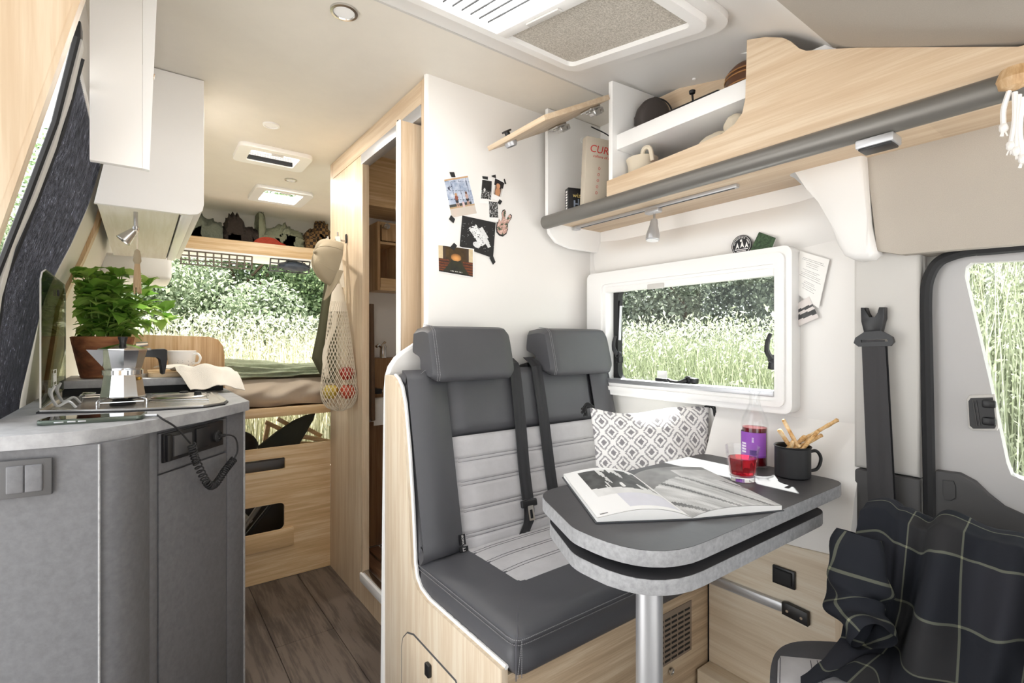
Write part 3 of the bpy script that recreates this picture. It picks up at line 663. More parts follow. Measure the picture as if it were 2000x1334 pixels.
mk('spout', tube(bez([(t0.x - .02, 2.16, .965), tuple(t0), tuple(t1)], 6), .009, 10), M['chrome'], tp_)
mk('lever', tube([tuple(t1 + Vector((-.01, 0, .0))), tuple(t1 + Vector((.022, -.005, .004)))], [.011, .008], 10), M['chrome'], tp_)
mk('base', lathe([(0, 0), (.018, 0), (.018, .012), (.010, .016), (0, .016)], 18, (t0.x - .02, 2.16, .955)), M['chrome'], tp_)
# ---------------- phone and charging cable
a, b = PZ(68, 833, .9), PZ(283, 820, .9); ln = .185; d = (b - a); d.z = 0; an = math.atan2(d.y, d.x); nn = Vector((-d.y, d.x, 0)).normalized()
ctr_ = a + d.normalized() * ln * .5 + nn * .038
ph = thing('smartphone', 'dark green smartphone lying face up on the worktop', 'phone', (ctr_.x, ctr_.y, .9), (0, 0, an))
mk('case', prism(rrect(-ln / 2, ln / 2, -.038, .038, .012), 'Z', .0005, .0105, bev=.003), plain('green_grey_metal', '5a625a', .3, .7), ph, world=False)
mk('screen', prism(rrect(-ln / 2 + .004, ln / 2 - .004, -.034, .034, .010), 'Z', .0105, .0110), plain('screen_glass', '0b0b0d', .05), ph, world=False)
for x0, x1 in ((-.062, -.046), (-.040, -.026), (-.022, -.008)): mk('side_button', box(x0, x1, -.0388, -.0375, .004, .007, .0005), M['alu'], ph, world=False)
pe = a + d.normalized() * (ln - .004) + nn * .030; pe.z = .906
cb = thing('charging_cable', 'black coiled charging cable hanging from phone to socket', 'cable', tuple(pe))
mk('plug', tube([pe, pe + d.normalized() * .028 + Vector((0, -.004, 0))], [.0045, .004], 8), M['alu'], cb)
c1 = pe + d.normalized() * .028 + Vector((0, -.004, 0))
pts = [c1, PD(318, 822, .012) + Vector((0, 0, .004)), PD(345, 836, .022), PD(372, 866, .022)]
hel = []
H_ = [PD(374, 868, .024), PD(383, 900, .024), PD(405, 944, .026), PD(420, 946, .026), PD(440, 918, .026), PD(457, 897, .022)]
cl_ = bez(H_, 40); n_ = len(cl_)
for i, p in enumerate(cl_):
    T_ = (cl_[min(i + 1, n_ - 1)] - cl_[max(i - 1, 0)]).normalized(); N1 = DN.cross(T_).normalized(); N2 = DN
    for s in range(3):
        t = (i + s / 3) / n_ * 34 * 2 * PI; pp_ = p.lerp(cl_[min(i + 1, n_ - 1)], s / 3)
        hel.append(pp_ + (N1 * math.cos(t) + N2 * math.sin(t)) * .0085)
end = bez([H_[-1], PD(464, 880, .02), PD(461, 858, .018), PD(450, 850, .014), PD(430, 851, .010)], 6)
mk('cord', tube(bez(pts, 6), .0022, 6), M['rubber'], cb)
mk('coil', tube(hel, .0019, 5), M['rubber'], cb)
mk('cord', tube(end, .0022, 6), M['rubber'], cb)
mk('plug', tube([PD(440, 850, .012), PD(427, 852, .004)], [.004, .006], 8), M['rubber'], cb)
# ---------------- insect screen of the sliding door
def lean(z): return float(np.interp(z, [.1, .9, 1.2, 1.28, 1.37, 1.5, 1.63, 1.75], [-.33, -.290, -.238, -.213, -.178, -.136, -.106, -.09]))
ins = thing('insect_screen', 'dark pleated insect screen across the sliding door opening', 'insect screen', (lean(.2), 1.6, .1))
NP = 150
def pleat(a, b):
    z = .1 + 1.53 * b; y0 = float(np.interp(z, [.1, .9, 1.1, 1.3, 1.5, 1.63, 1.75], [1.72, 1.60, 1.50, 1.40, 1.33, 1.30, 1.29])); y = y0 + (2.03 - y0) * a
    return Vector((lean(z) + .005 * (1 if int(round(a * NP)) % 2 else -1), y, z))
m_, nt_, bs_ = newmat('pleated_mesh'); nz = noise(nt_, 1, 4, .7, (150, 150, 1.2)); r2 = ramp(nt_, nz.outputs[0], [(.36, lin('1c1c20')), (.52, lin('45454c')), (.68, lin('777782'))]); L(nt_, r2.outputs[0], bs_.inputs[0]); bs_.inputs['Roughness'].default_value = .8
tp2 = nt_.nodes.new('ShaderNodeBsdfTransparent'); mx2 = nt_.nodes.new('ShaderNodeMixShader'); mx2.inputs[0].default_value = .38; L(nt_, bs_.outputs[0], mx2.inputs[1]); L(nt_, tp2.outputs[0], mx2.inputs[2]); L(nt_, mx2.outputs[0], nt_.nodes['Material Output'].inputs[0])
mk('pleats', grid(pleat, NP, 24), m_, ins, smooth=0, fix=False)
def bary(z): return float(np.interp(z, [.1, .9, 1.1, 1.3, 1.5, 1.63, 1.75], [1.72, 1.60, 1.50, 1.40, 1.33, 1.30, 1.29]))
def barpt(z, off=0): return Vector((lean(z), bary(z) + off, z))
mk('pull_bar', merge(*[sheet(lambda a, b, o=o_: barpt(.1 + 1.56 * b, -.035 + .035 * a) + Vector((o * 1.0, 0, 0)), 2, 16, .012) for o_ in (.012,)]), M['plasticgrey'], ins, smooth=0)
mk('bar_seal', tube([barpt(z, -.04) + Vector((.004, 0, 0)) for z in (.1, .9, 1.05, 1.2, 1.37, 1.5, 1.66)], .006, 6), M['rubber'], ins)
mk('brush', tube([barpt(z, .002) + Vector((.012, 0, 0)) for z in (.1, .9, 1.05, 1.2, 1.37, 1.5, 1.64)], .004, 5), M['rubber'], ins)
mk('top_rail', box(lean(1.64) - .014, lean(1.64) + .004, 1.285, 2.06, 1.638, 1.660, .003), M['plasticgrey'], ins)
mk('rear_rail', tube([(lean(z) - .006, 2.043, z) for z in (.1, .9, 1.05, 1.2, 1.28, 1.37, 1.5, 1.65)], .010, 6), M['plasticgrey'], ins)
q = PP(152, 95, (lean(1.7), 0, 1.7), (1, 0, -.15))
mk('end_bracket', box(lean(1.7) - .02, lean(1.7) + .004, 1.27, 1.31, 1.658, 1.70, .003), M['black'], ins)
# ---------------- overhead cupboard above the kitchen
Y0 = 1.90
oc_ = thing('overhead_cupboard', 'tall white overhead cupboard with rounded lower corner above the kitchen', 'cupboard', (.03, 2.4, 1.485))
es = [(-.110, 1.486), (.125, 1.486), (.148, 1.491), (.161, 1.505), (.165, 1.525), (.165, 1.928), (-.043, 1.928), (-.078, 1.66)]
mk('end_panel', prism(es, 'Y', Y0, Y0 + .018, bev=.0015), M['white'], oc_)
mk('front', box(.140, .160, Y0 + .019, 3.05, 1.50, 1.928, .003), M['white'], oc_)
mk('base_board', box(-.105, .10, Y0 + .019, 3.04, 1.492, 1.508), wood('pale_underside', 'Y', 'e6dfd0', 'ece6d9', 'f2ede3'), oc_)
mk('rear_panel', box(-.08, .14, 3.03, 3.05, 1.50, 1.928), M['white'], oc_)
mk('light_strip', box(.105, .138, Y0 + .02, 3.04, 1.488, 1.500, .004), M['white2'], oc_)
fp = thing('cupboard_flap', 'narrow white cupboard end panel hanging from the ceiling before the overhead cupboard', 'panel', (-.05, 1.47, 1.49))
zb = PY(277, 331, 1.47).z
mk('panel', box(-.092, .003, 1.46, 1.478, zb, 1.928, .001), M['white'], fp)
mk('edge_board', prism([(.0035, zb), (.0165, zb - .001), (.032, 1.928), (.0035, 1.928)], 'Y', 1.46, 1.478), M['white2'], fp)
mk('knob', lathe([(0, 0), (.008, 0), (.010, .012), (0, .016)], 12, (.018, 1.50, 1.72)), M['honey_z'], fp)
# rear corner box behind the cupboard
tag(mk('corner_cover', box(-.16, .13, 3.15, 3.55, 1.40, 1.52, .02, 3), M['mould']), 'white corner cover under the far end of the overhead cupboard', 'cover')
# spot lamp under the cupboard and hanging tassel
sq = PZ(265, 414, 1.492)
sl = thing('spot_lamp', 'small steel spot lamp under the white overhead cupboard', 'lamp', (sq.x, sq.y, 1.49))
mk('arm', tube([sq, sq - Vector((0, 0, .05))], .006, 8), M['steel'], sl)
mk('joint', lathe([(0, -.012), (.009, -.008), (.010, 0), (.009, .008), (0, .012)], 12, tuple(sq - Vector((0, 0, .055)))), M['steel'], sl)
hp = PY(236, 474, sq.y); dr_ = (hp - (sq - Vector((0, 0, .055))))
rt = Matrix.Translation(sq - Vector((0, 0, .055))) @ dr_.to_track_quat('Z', 'Y').to_matrix().to_4x4()
mk('head', xf(lathe([(0, .004), (.010, .006), (.014, .020), (.022, .050), (.021, .052), (.016, .046), (0, .044)], 20), rt), M['steel'], sl)
ts = thing('tassel', 'beige macrame tassel hanging from the spot lamp over the basil', 'tassel', (sq.x + .004, sq.y - .014, 1.28))
mk('cord', tube([(sq.x + .004, sq.y - .014, 1.432), (sq.x + .004, sq.y - .014, 1.37)], .002, 6), M['cotton'], ts)
mk('knot', lathe([(0, .018), (.007, .012), (.009, 0), (.011, -.02), (.007, -.03)], 12, (sq.x + .004, sq.y - .014, 1.355)), M['khaki'], ts)
mk('fringe', merge(*[tube(bez([(sq.x + .004 + .004 * math.cos(k), sq.y - .014 + .004 * math.sin(k), 1.335), (sq.x + .004 + .007 * math.cos(k), sq.y - .014 + .007 * math.sin(k), 1.29), (sq.x + .004 + .009 * math.cos(k + .3), sq.y - .014 + .009 * math.sin(k), 1.24 + .01 * math.sin(k * 5))], 4), .0026, 5) for k in [i * .45 for i in range(14)]]), plain('tan_cord', 'b59a78', .9), ts)
# ================================================================ BENCH SEAT
bn = thing('bench_seat', 'two-seat bench with anthracite leather and light grey suede on a pale wood base', 'bench', (1.0, 1.1, 0))
SPX = .589
pv = [(757, 733), (765, 733), (772, 741), (779, 757), (785, 790), (793, 880), (800, 1000), (804, 1100), (808, 1130), (816, 1152), (832, 1174), (980, 1308)]
sp = yz([PX(u, v, SPX) for u, v in pv]); sp = [(YP - .001, 0), (YP - .001, sp[0][1])] + sp[1:] + [(sp[-1][0], 0)]
YF = sp[-1][0]
mk('side_panel', prism(sp, 'X', SPX - .001, SPX + .016, bev=.0012), M['pale_z'], bn)
mk('side_edge', tube([(SPX + .012, y, z) for y, z in sp[2:-1]], .0055, 6), M['white2'], bn)
dp = [PX(u, v, SPX - .002) for u, v in [(785, 1334), (785, 1262), (788, 1245), (796, 1236), (808, 1240), (890, 1330)]]
dpz = [(dp[0].y, .08)] + yz(dp) + [(dp[-1].y - .02, .08)]
dpz = [(dp[0].y, .10)] + yz(dp[1:]) + [(dp[-1].y - .10, dp[-1].z - .10), (dp[-1].y - .10, .10)]
dr = mk('hatch_door', prism(dpz, 'X', SPX - .0035, SPX - .001, bev=.001), M['pale_z'], bn)
mk('hatch_gap', tube([(SPX - .0012, y, z) for y, z in dpz], .0030, 5, True), M['darktrim'], bn)
q = PX(839, 1307, SPX - .004)
mk('latch', box(SPX - .014, SPX - .003, q.y - .011, q.y + .011, q.z - .016, q.z + .016, .003), M['black'], dr)
fpn = mk('front_panel', box(SPX + .016, 1.334, YF + .004, YF + .020, 0, .392, .001), M['pale_x'], bn)
mk('seat_box', box(SPX + .016, 1.40, YF + .02, YP - .001, .05, .385), M['darktrim'], bn)
# vent grille in the front panel
g0, g1 = PY(1290, 1205, YF), PY(1353, 1172, YF); gb = PY(1350, 1262, YF).z; gt = PY(1350, 1176, YF).z
vx0, vx1 = PY(1282, 1200, YF).x, PY(1352, 1200, YF).x
vg = mk('vent_grille', box(vx0, vx1, YF + .0015, YF + .004, gb - .012, gt + .004, .001), plain('taupe_grille', '8f7f70', .5), bn)
nc = 5; cw = (vx1 - vx0 - .012) / nc
for c in range(nc):
    for r in range(9):
        zz = gb - .004 + r * (gt - gb) / 9
        mk('slot', box(vx0 + .008 + c * cw, vx0 + .008 + (c + .8) * cw, YF + .0006, YF + .0016, zz, zz + .0055), M['rubber'], vg)
q = PY(1311, 1311, YF); rt = Matrix.Translation(q) @ Matrix.Rotation(PI / 2, 4, 'X')
mk('round_lock', xf(lathe([(0, .002), (.006, .002), (.007, .004), (.010, .004), (.0105, 0)], 18), rt), M['steel'], bn)
# seat cushion
def soft(x0, x1, y0, y1, z0, z1, bev, n=26, puff=.012, wr=.0022):
    """rounded cushion: domed top, soft edges and small leather wrinkles along the sides"""
    bm = bmesh.new(); bmesh.ops.create_cube(bm, size=2); bmesh.ops.subdivide_edges(bm, edges=bm.edges[:], cuts=n, use_grid_fill=True)
    c = Vector(((x0 + x1) / 2, (y0 + y1) / 2, (z0 + z1) / 2)); h = Vector(((x1 - x0) / 2, (y1 - y0) / 2, (z1 - z0) / 2))
    for v in bm.verts:
        p = Vector((v.co.x * h.x, v.co.y * h.y, v.co.z * h.z)); q = Vector([max(-(h[i] - bev), min(h[i] - bev, p[i])) for i in range(3)]); d = p - q
        if d.length > 1e-9: d = d.normalized(); p = q + d * bev
        s, t, u_ = v.co
        if u_ > 0: p.z += puff * u_ * ((1 - s * s) * (1 - t * t)) ** .5 - puff * .3 * u_
        side = max(abs(s), abs(t)); k = max(0, (side - .7) / .3)
        p += d * (wr * k * (math.sin(26 * s * h.x * 8 + 5 * u_) + math.sin(19 * t * h.y * 9 + 3 * u_ + 1)) * (1 - abs(u_) * .3))
        v.co = c + p
    return from_bm(bm)
cu = mk('seat_cushion', soft(.606, 1.425, YF - .025, 1.27, .388, .487, .024), M['leather'], bn, smooth=80)
cy = YF + .135
def ins_top(a, b):
    x = .735 + .60 * a; y = cy + (1.25 - cy) * b; ch = (b * 4) % 1
    puff = .0045 * min(1, 9 * min(a, 1 - a), 9 * min(b, 1 - b)) ; g = min(abs(b * 4 - round(b * 4)) * 12, 1) if .05 < b < .95 else 1
    s_, t_ = (x - 1.0155) / .41, (y - (YF + .6225)) / 1.0 if False else (y - (YF - .025 + 1.27) / 2) / ((1.27 - YF + .025) / 2)
    dome = .012 * (max(0, (1 - s_ * s_) * (1 - t_ * t_))) ** .5 - .0036
    return Vector((x, y, .4865 + max(dome, -.001) + puff * (.45 + .55 * g)))
mk('seat_insert', sheet(ins_top, 12, 40, .004), M['suede'], cu, smooth=60)
# stitched seams of the cushion
def seam(pts, r=.0009, m='stitch', par=cu, dash=.0042):
    pts = [Vector(p) for p in pts]; out = []
    for a, b in zip(pts, pts[1:]):
        L_ = (b - a).length; n = max(1, int(L_ / dash)); d = (b - a) / n
        for k in range(n): out.append(tube([a + d * (k + .12), a + d * (k + .78)], r, 4))
    return mk('stitching', merge(*out), M[m], par, smooth=0, fix=False)
yf = YF - .025
for dz in (0, .010): seam([(.6052, 1.26, .476 - dz - .004), (.6052, yf + .03, .476 - dz - .004), (.6085, yf + .012, .472 - dz), (.618, yf + .002, .472 - dz), (.64, yf - .0006, .472 - dz), (1.40, yf - .0006, .472 - dz)])
for dx in (0, .008): seam([(.622 + dx * 0 , yf + .001 - .0 * dx, .470), (.613 + dx, yf + .0035 - .0035 * (dx > 0), .395)])
mk('seam_cord', tube([(.611, yf + .006, .39), (.611, yf + .006, .466), (.618, yf + .01, .480), (.64, yf + .04, .4872), (.735, cy, .4895)], .0013, 5), M['stitchd'], cu)
for b in (.25, .5, .75):
    for o in (-.006, .006):
        bb_ = b + o / (1.25 - cy); seam([ins_top(a_ / 20, bb_) + Vector((0, 0, .0004)) for a_ in range(21)], .0007, 'stitchd')
# backrest: local frame (x, up the slope, out to the front)
al = math.atan(.22); BO = Vector((0, 1.222, .475)); BH = Vector((0, math.sin(al), math.cos(al))); BD = Vector((0, -math.cos(al), math.sin(al)))
MB = Matrix(((1, 0, 0, BO.x), (0, BH.y, BD.y, BO.y), (0, BH.z, BD.z, BO.z), (0, 0, 0, 1)))
def PB(u, v, d=0): p = PP(u, v, BO + BD * d, BD); q_ = p - BO; return p.x, q_.dot(BH)
def BP(x, h, d): return BO + Vector((x, 0, 0)) + BH * h + BD * d
HT = .535
br = mk('backrest', xf(box(.605, 1.43, 0, HT, -.085, -.004, .025, 4), MB), M['leather'], bn)
def roundpanel(x0, x1, h0, h1, d, e, side=None):
    def f(a, b):
        x = x0 + (x1 - x0) * a; h = h0 + (h1 - h0) * b
        k = min(1, min(a, 1 - a) * (x1 - x0) / e) ; k2 = min(1, min(b, 1 - b) * (h1 - h0) / e)
        r_ = math.sqrt(max(0, 1 - (1 - k) ** 2)) * math.sqrt(max(0, 1 - (1 - k2) ** 2))
        return BP(x, h, d * r_)
    return f
xi0, hi1 = PB(875, 855); xi0 = .732
def bol(x0, x1, flip):
    P = []
    for k in range(13):
        t = k / 12; P.append((t, ))
    def f(a, b):
        h = HT * b; s = math.sin(PI * (.12 + .88 * a)) if not flip else math.sin(PI * (1 - .12 - .88 * a) if False else PI * (.12 + .88 * (1 - a)))
        e = min(1, min(b, 1 - b) / .07); e = math.sqrt(max(0, 1 - (1 - e) ** 2))
        x = x0 + (x1 - x0) * a
        return BP(x, h, -.004 + (.020 + .022 * s) * e)
    return f
mk('bolster', sheet(bol(.604, xi0, False), 14, 30, .05), M['leather'], br, smooth=70)
mk('bolster', sheet(bol(1.335, 1.432, True), 12, 30, .05), M['leather'], br, smooth=70)
mk('upper_panel', sheet(roundpanel(xi0, 1.335, hi1 + .002, HT - .004, .024, .03), 20, 16, .03), M['leather'], br, smooth=70)
sh = [h for h in (.075, .155, .235, .30)]
rows = [PB(u, v)[1] for u, v in [(890, 1050), (885, 1000), (883, 948), (879, 902)]]
def insf(a, b):
    x = xi0 + (1.335 - xi0) * a; h = .004 + (hi1 - .004) * b
    k = min(1, min(a, 1 - a) * .6 / .02); k2 = min(1, min(b, 1 - b) * .32 / .02); d = .024 * math.sqrt(max(0, 1 - (1 - k) ** 2)) * (.5 + .5 * math.sqrt(max(0, 1 - (1 - k2) ** 2)))
    g = min(min(abs(h - r - .005) for r in rows), min(abs(h - r + .005) for r in rows)); d -= .004 * math.exp(-(g / .004) ** 2)
    return BP(x, h, d)
ip = mk('suede_panel', sheet(insf, 16, 110, .02), M['suede'], br, smooth=70)
for r in rows:
    for o in (-.005, .005): seam([BP(xi0 + .008, r + o, .0222), BP(1.325, r + o, .0222)], .0007, 'stitchd', br)
for dx in (.0, .009): seam([BP(.609 + dx, h, .012 + .55 * dx + .008 * math.sin(PI * (h / HT))) for h in (.03, .12, .22, .32, .42, .49)], .0009, 'stitch', br)
seam([BP(.612, .495, .022), BP(.66, .528, .030), BP(.72, .533, .03)], .0009, 'stitch', br)
# child seat anchor label
def pb3(u, v, d=.026): x, h = PB(u, v, d); return BP(x, h, d)
for (u0, v0, u1, v1, s) in ((898, 1043, 905, 1066, 'ISOFIX'), (898, 1066, 911, 1080, '')):
    a_, b_ = pb3(u0, v1), pb3(u1, v0)
    tg = mk('anchor_label', xf(box(a_.x, b_.x + .004, 0, 1, 0, .002), Matrix(((1, 0, 0, 0), (0, (b_ - a_).y, BD.y, a_.y), (0, (b_ - a_).z, BD.z, a_.z), (0, 0, 0, 1)))), M['black'], br)
    c_ = (a_ + b_) / 2 + BD * .0025 + Vector((.002, 0, 0))
    if s: mk('lettering', xf(text_g(s, .0085, .0002), basis(c_, -BH, Vector((1, 0, 0)), BD)), M['white2'], tg)
    else: mk('seat_symbol', xf(merge(box(-.004, -.0025, -.005, .005, 0, .0004), box(-.004, .004, -.005, -.0035, 0, .0004), box(-.001, .004, .002, .0035, 0, .0004)), basis(c_, Vector((1, 0, 0)), BH, BD)), M['white2'], tg)
# head restraints
def headrest(x0, x1):
    hp = [(1.405, 1.118), (1.34, 1.126), (1.300, 1.122), (1.284, 1.108), (1.262, 1.03), (1.252, .985), (1.258, .968), (1.275, .964), (1.325, .975), (1.345, .992), (1.352, 1.03), (1.400, 1.046), (1.412, 1.06)]
    n = 14; V, F = [], []
    c = Vector((sum(p[0] for p in hp) / len(hp), sum(p[1] for p in hp) / len(hp)))
    hp2 = [tuple(p) for p in bez([Vector((p[0], p[1], 0)) for p in hp + hp[:1]], 4)][:-1]
    m = len(hp2); xsn = []
    for k in range(n + 1):
        t = k / n; e = min(t, 1 - t) * (x1 - x0) / .022; e = 1 - (1 - min(1, e)) ** 2; s = .80 + .20 * math.sqrt(e)
        for p in hp2: V.append((x0 + (x1 - x0) * (.0 + t), c.x + (p[0] - c.x) * s, c.y + (p[1] - c.y) * s))
    for k in range(n):
        for i in range(m): F.append((k * m + i, k * m + (i + 1) % m, (k + 1) * m + (i + 1) % m, (k + 1) * m + i))
    F += [tuple(range(m)), tuple(range((n + 1) * m - 1, n * m - 1, -1))]
    h = mk('headrest', (V, F), M['leather'], bn, smooth=45)
    mk('post', tube([(x0 + .1, 1.375, .94), (x0 + .1, 1.36, 1.06)], .006, 8), M['steel'], h); mk('post', tube([(x1 - .1, 1.375, .94), (x1 - .1, 1.36, 1.06)], .006, 8), M['steel'], h)
    fr = [p for p in hp if p[0] < 1.31]
    for dxx in (.008, .015):
        seam([(x0 + dxx, y - .0045 + .0 * dxx, z + (.003 if z > 1.1 else 0)) for y, z in hp[1:7]], .0008, 'stitch', h)
    return h
headrest(.662, .950); headrest(1.102, 1.405)
# belts lying down the backrest
def belt(cols, wid, d, name, mat):
    L_ = [PB(u, v, d) for u, v in cols]
    def f(a, b):
        i = b * (len(L_) - 1); k = min(int(i), len(L_) - 2); t = i - k
        x = L_[k][0] + (L_[k + 1][0] - L_[k][0]) * t; h = L_[k][1] + (L_[k + 1][1] - L_[k][1]) * t
        dd = d + .004 * math.sin(b * 5); 
        if h > HT: dd = d - (h - HT) * 1.2
        gv = .0012 * math.cos(a * 4 * PI); return BP(x + wid * (a - .5), h, dd + gv)
    return sheet(f, 12, 24, .002)
bl = thing('seat_belt', 'black seat belt hanging beside the left headrest with its steel tongue', 'seat belt', tuple(BP(.95, 0, .03)), group='rear bench belts')
mk('webbing', belt([(1002, 697), (1012, 800), (1022, 900), (1032, 975)], .044, .033, 'w', 'belt'), M['belt'], bl)
mk('lower_webbing', belt([(1032, 985), (1031, 1020), (1024, 1046)], .040, .030, 'w', 'belt'), M['belt'], bl)
x, h = PB(1033, 982, .034)
mk('tongue_cover', xf(box(x - .030, x + .030, h - .012, h + .010, .028, .040, .004, 3), MB), M['black'], bl)
mk('tongue', xf(prism(rrect(x - .011, x + .011, h - .052, h - .008, .003), 'Z', .038, .0405, [rrect(x - .005, x + .005, h - .046, h - .020, .002)]), MB), M['steel'], bl)
bl2 = thing('seat_belt', 'black seat belt hanging beside the right headrest', 'seat belt', tuple(BP(1.07, 0, .03)), group='rear bench belts')
mk('webbing', belt([(1043, 695), (1055, 780), (1068, 870), (1082, 965)], .044, .030, 'w', 'belt'), M['belt'], bl2)
x, h = PB(1083, 972, .034)
mk('tongue_cover', xf(box(x - .030, x + .030, h - .012, h + .012, .028, .040, .004, 3), MB), M['black'], bl2)
x, h = PB(1020, 702, .0)
mk('belt_guide', xf(box(x + .02, x + .11, HT - .004, HT + .012, -.05, .0, .004), MB), M['black'], bl2)
# ---------------- patterned cushion
cc = Vector((1.278, .983, .69)); cr = Vector((CS, -SN, 0)); cn0 = Vector((-SN, -CS, 0)); cup = (Vector((0, 0, 1)) - cn0 * .22).normalized(); cr2 = (cr + Vector((0, 0, .0))).normalized(); cn = cr2.cross(cup).normalized()
if cn.y > 0: cn = -cn
pw = thing('patterned_cushion', 'white cushion with grey diamond print and black tassels on the bench', 'cushion', tuple(cc - cup * .18))
WP, HP = .19, .185
def pil(sgn):
    def f(a, b):
        s, t = 2 * a - 1, 2 * b - 1
        k = (1 - abs(s) ** 2.6) ** .6 * (1 - abs(t) ** 2.6) ** .6 if abs(s) < 1 and abs(t) < 1 else 0
        pin = 1 - .07 * (1 - abs(t) ** 2 if abs(s) > abs(t) else 1 - abs(s) ** 2) * max(abs(s), abs(t)) ** 2
        wob = .006 * math.sin(5 * s + 3 * t)
        return cc + cr2 * (WP * s * pin) + cup * (HP * t * pin + .01 * math.sin(3.1 * s) * t) + cn * (sgn * .058 * k + wob * k)
    return f
def dia(c, i):
    p = c; s = p_s[i % len(p_s)] if False else None
NP2 = 130
g1 = grid(pil(1), NP2, NP2); g2 = grid(pil(-1), 30, 30)
fr_ = mk('front_cover', g1, M['cloth_print'], pw, smooth=180, fix=False)
def pat(i):
    a = ((i % NP2) + .5) / NP2; b = ((i // NP2) + .5) / NP2
    x = a * 6.6; y = b * 5.6
    fx = abs(((x + y) % 1) - .5); fy = abs(((x - y) % 1) - .5)
    if max(fx, fy) < .17: return '8f8c8f'
    if .30 < max(fx, fy) < .41 and min(fx, fy) < .33: return 'a3a0a2'
    return 'f4f2f0'
colour_mesh(fr_, lambda c, i: pat(i))
mk('back_cover', g2, M['paper'], pw, smooth=180)
for s, t in ((-1, 1), (1, 1)):
    ct = cc + cr2 * (WP * s * .99) + cup * (HP * t * .99); out = (cr2 * s + cup * .1 * t).normalized(); rr = random.Random(s + 5)
    mk('tassel', merge(*[tube(bez([ct - out * .012 + cup * .004, ct + out * .012 + cup * rr.uniform(-.002, .014) + cn * rr.uniform(-.008, .012), ct + out * rr.uniform(.012, .03) + cup * rr.uniform(-.03, -.002) + cn * rr.uniform(-.012, .016)], 4), .0022, 5) for _ in range(26)]), M['rubber'], pw)
# ================================================================ TABLE
ZT = .74
tb = thing('dining_table', 'dark slate table with rounded corner, swing-out lower leaf and silver leg', 'table', (.71, .55, 0))
def tplan(x1, y1): return corner([(x1, y1, .03), (x1, .482, .055), (.632, .482, .13), (.630, .66, .10), (.715, y1, .09)], 1, 8)
tl = tplan(1.372, .868)
def slab(pl, z0, z1, nm, top):
    o = mk(nm, prism(pl, 'Z', z0, z1, bev=.0012), M['slatefine'], tb)
    mk('surface', prism([tuple(Vector((1.0, .67)) + (Vector(p) - Vector((1.0, .67))) * .9975) for p in pl], 'Z', z1 - .0008, z1 + .0006), M[top], o)
slab(tl, ZT - .027, ZT, 'tabletop', 'slatetop')
slab(tplan(1.27, .84), ZT - .073, ZT - .047, 'swing_leaf', 'slatetop')
mk('spacer', lathe([(0, 0), (.09, 0), (.09, .02), (0, .02)], 32, (.80, .64, ZT - .047)), M['rubber'], tb)
lp_ = PZ(1268, 1137, ZT - .073)
mk('leg', lathe([(0, 0), (.0225, 0), (.0225, ZT - .074), (0, ZT - .074)], 32, (lp_.x, lp_.y, 0)), M['alu'], tb)
mk('leg_foot', lathe([(0, 0), (.07, 0), (.072, .006), (.03, .014), (0, .014)], 32, (lp_.x, lp_.y, 0)), M['alu'], tb)
q = PZ(1231, 1128, ZT - .085)
mk('swivel_knob', lathe([(0, -.026), (.014, -.026), (.016, -.022), (.016, 0), (0, 0)], 20, (q.x, q.y, ZT - .0735)), M['black'], tb)
mk('wall_rail', box(1.33, XR, .60, .84, ZT - .045, ZT - .027, .002), M['alu'], tb)
# ---------------- open picture book
Zb = ZT + .0008
K = [PZ(u, v, Zb) for u, v in [(1079, 944), (1166, 1023), (1352, 1015), (1528, 999), (1408, 928), (1240, 926), (1188, 910)]]
bk = thing('picture_book', 'open hardback picture book with black and white mountain photographs on the table', 'book', tuple((K[1] + K[5]) / 2))
sb, st = K[2], PZ(1238, 930, Zb)
lt_, lb_ = PZ(1080, 944, Zb), PZ(1166, 1022, Zb)
# left half: spine sb->st (bottom->top); outer edge lb_ -> lt
dl_ = lb_ - sb; ltop = st + dl_ * 1.0; ltop = PZ(1085, 940, Zb)
rb_, rt_ = PZ(1527, 998, Zb), PZ(1400, 930, Zb)
rt_ = st + (rb_ - sb) * .95
ltop = st + (lb_ - sb) * .97
def cover(a, b): # a across from left outer to right outer, b bottom->top
    p = (lb_.lerp(sb, a * 2) if a < .5 else sb.lerp(rb_, a * 2 - 1)).lerp(ltop.lerp(st, a * 2) if a < .5 else st.lerp(rt_, a * 2 - 1), b)
    ccx = (sb + st) / 2; p = ccx + (p - ccx) * 1.018; p.z = Zb + .0022; return p
mk('cover', sheet(cover, 12, 2, .002), plain('dark_grey_boards', '47494d', .6), bk, smooth=20)
def block(o0, o1, hgt, arch):
    """page block from the spine (a=0) to the outer edge (a=1)"""
    def f(a, b):
        p = sb.lerp(o0, a).lerp(st.lerp(o1, a), b)
        z = hgt * (1 - math.exp(-a * 9)) * (1 - .25 * a) + arch * math.sin(PI * min(1, a * 1.0)) ** 1.2 * (1 if a < 1 else 0)
        return Vector((p.x, p.y, Zb + .003 + z))
    return f
def pagepic(name, f, fn, nu=60, nv=60):
    o = mk(name, grid(f, nu, nv), M['print'], bk, smooth=180, fix=False)
    colour_mesh(o, lambda c, i: fn(((i % nu) + .5) / nu, ((i // nu) + .5) / nv)); return o
def solid(f, nu=24):
    V, F = [], []
    for b in (0, 1):
        for k in range(nu + 1): p = f(k / nu, b); V += [tuple(p), (p.x, p.y, Zb + .0025)]
    m = 2 * (nu + 1)
    for k in range(nu):
        for b in (0, 1): o = b * m + 2 * k; F.append((o, o + 2, o + 3, o + 1))
        F.append((2 * k + 1, 2 * k + 3, m + 2 * k + 3, m + 2 * k + 1))
    F.append((2 * nu, 2 * nu + 1, m + 2 * nu + 1, m + 2 * nu)); return V, F
n1, n2 = vnoise(1), vnoise(2)
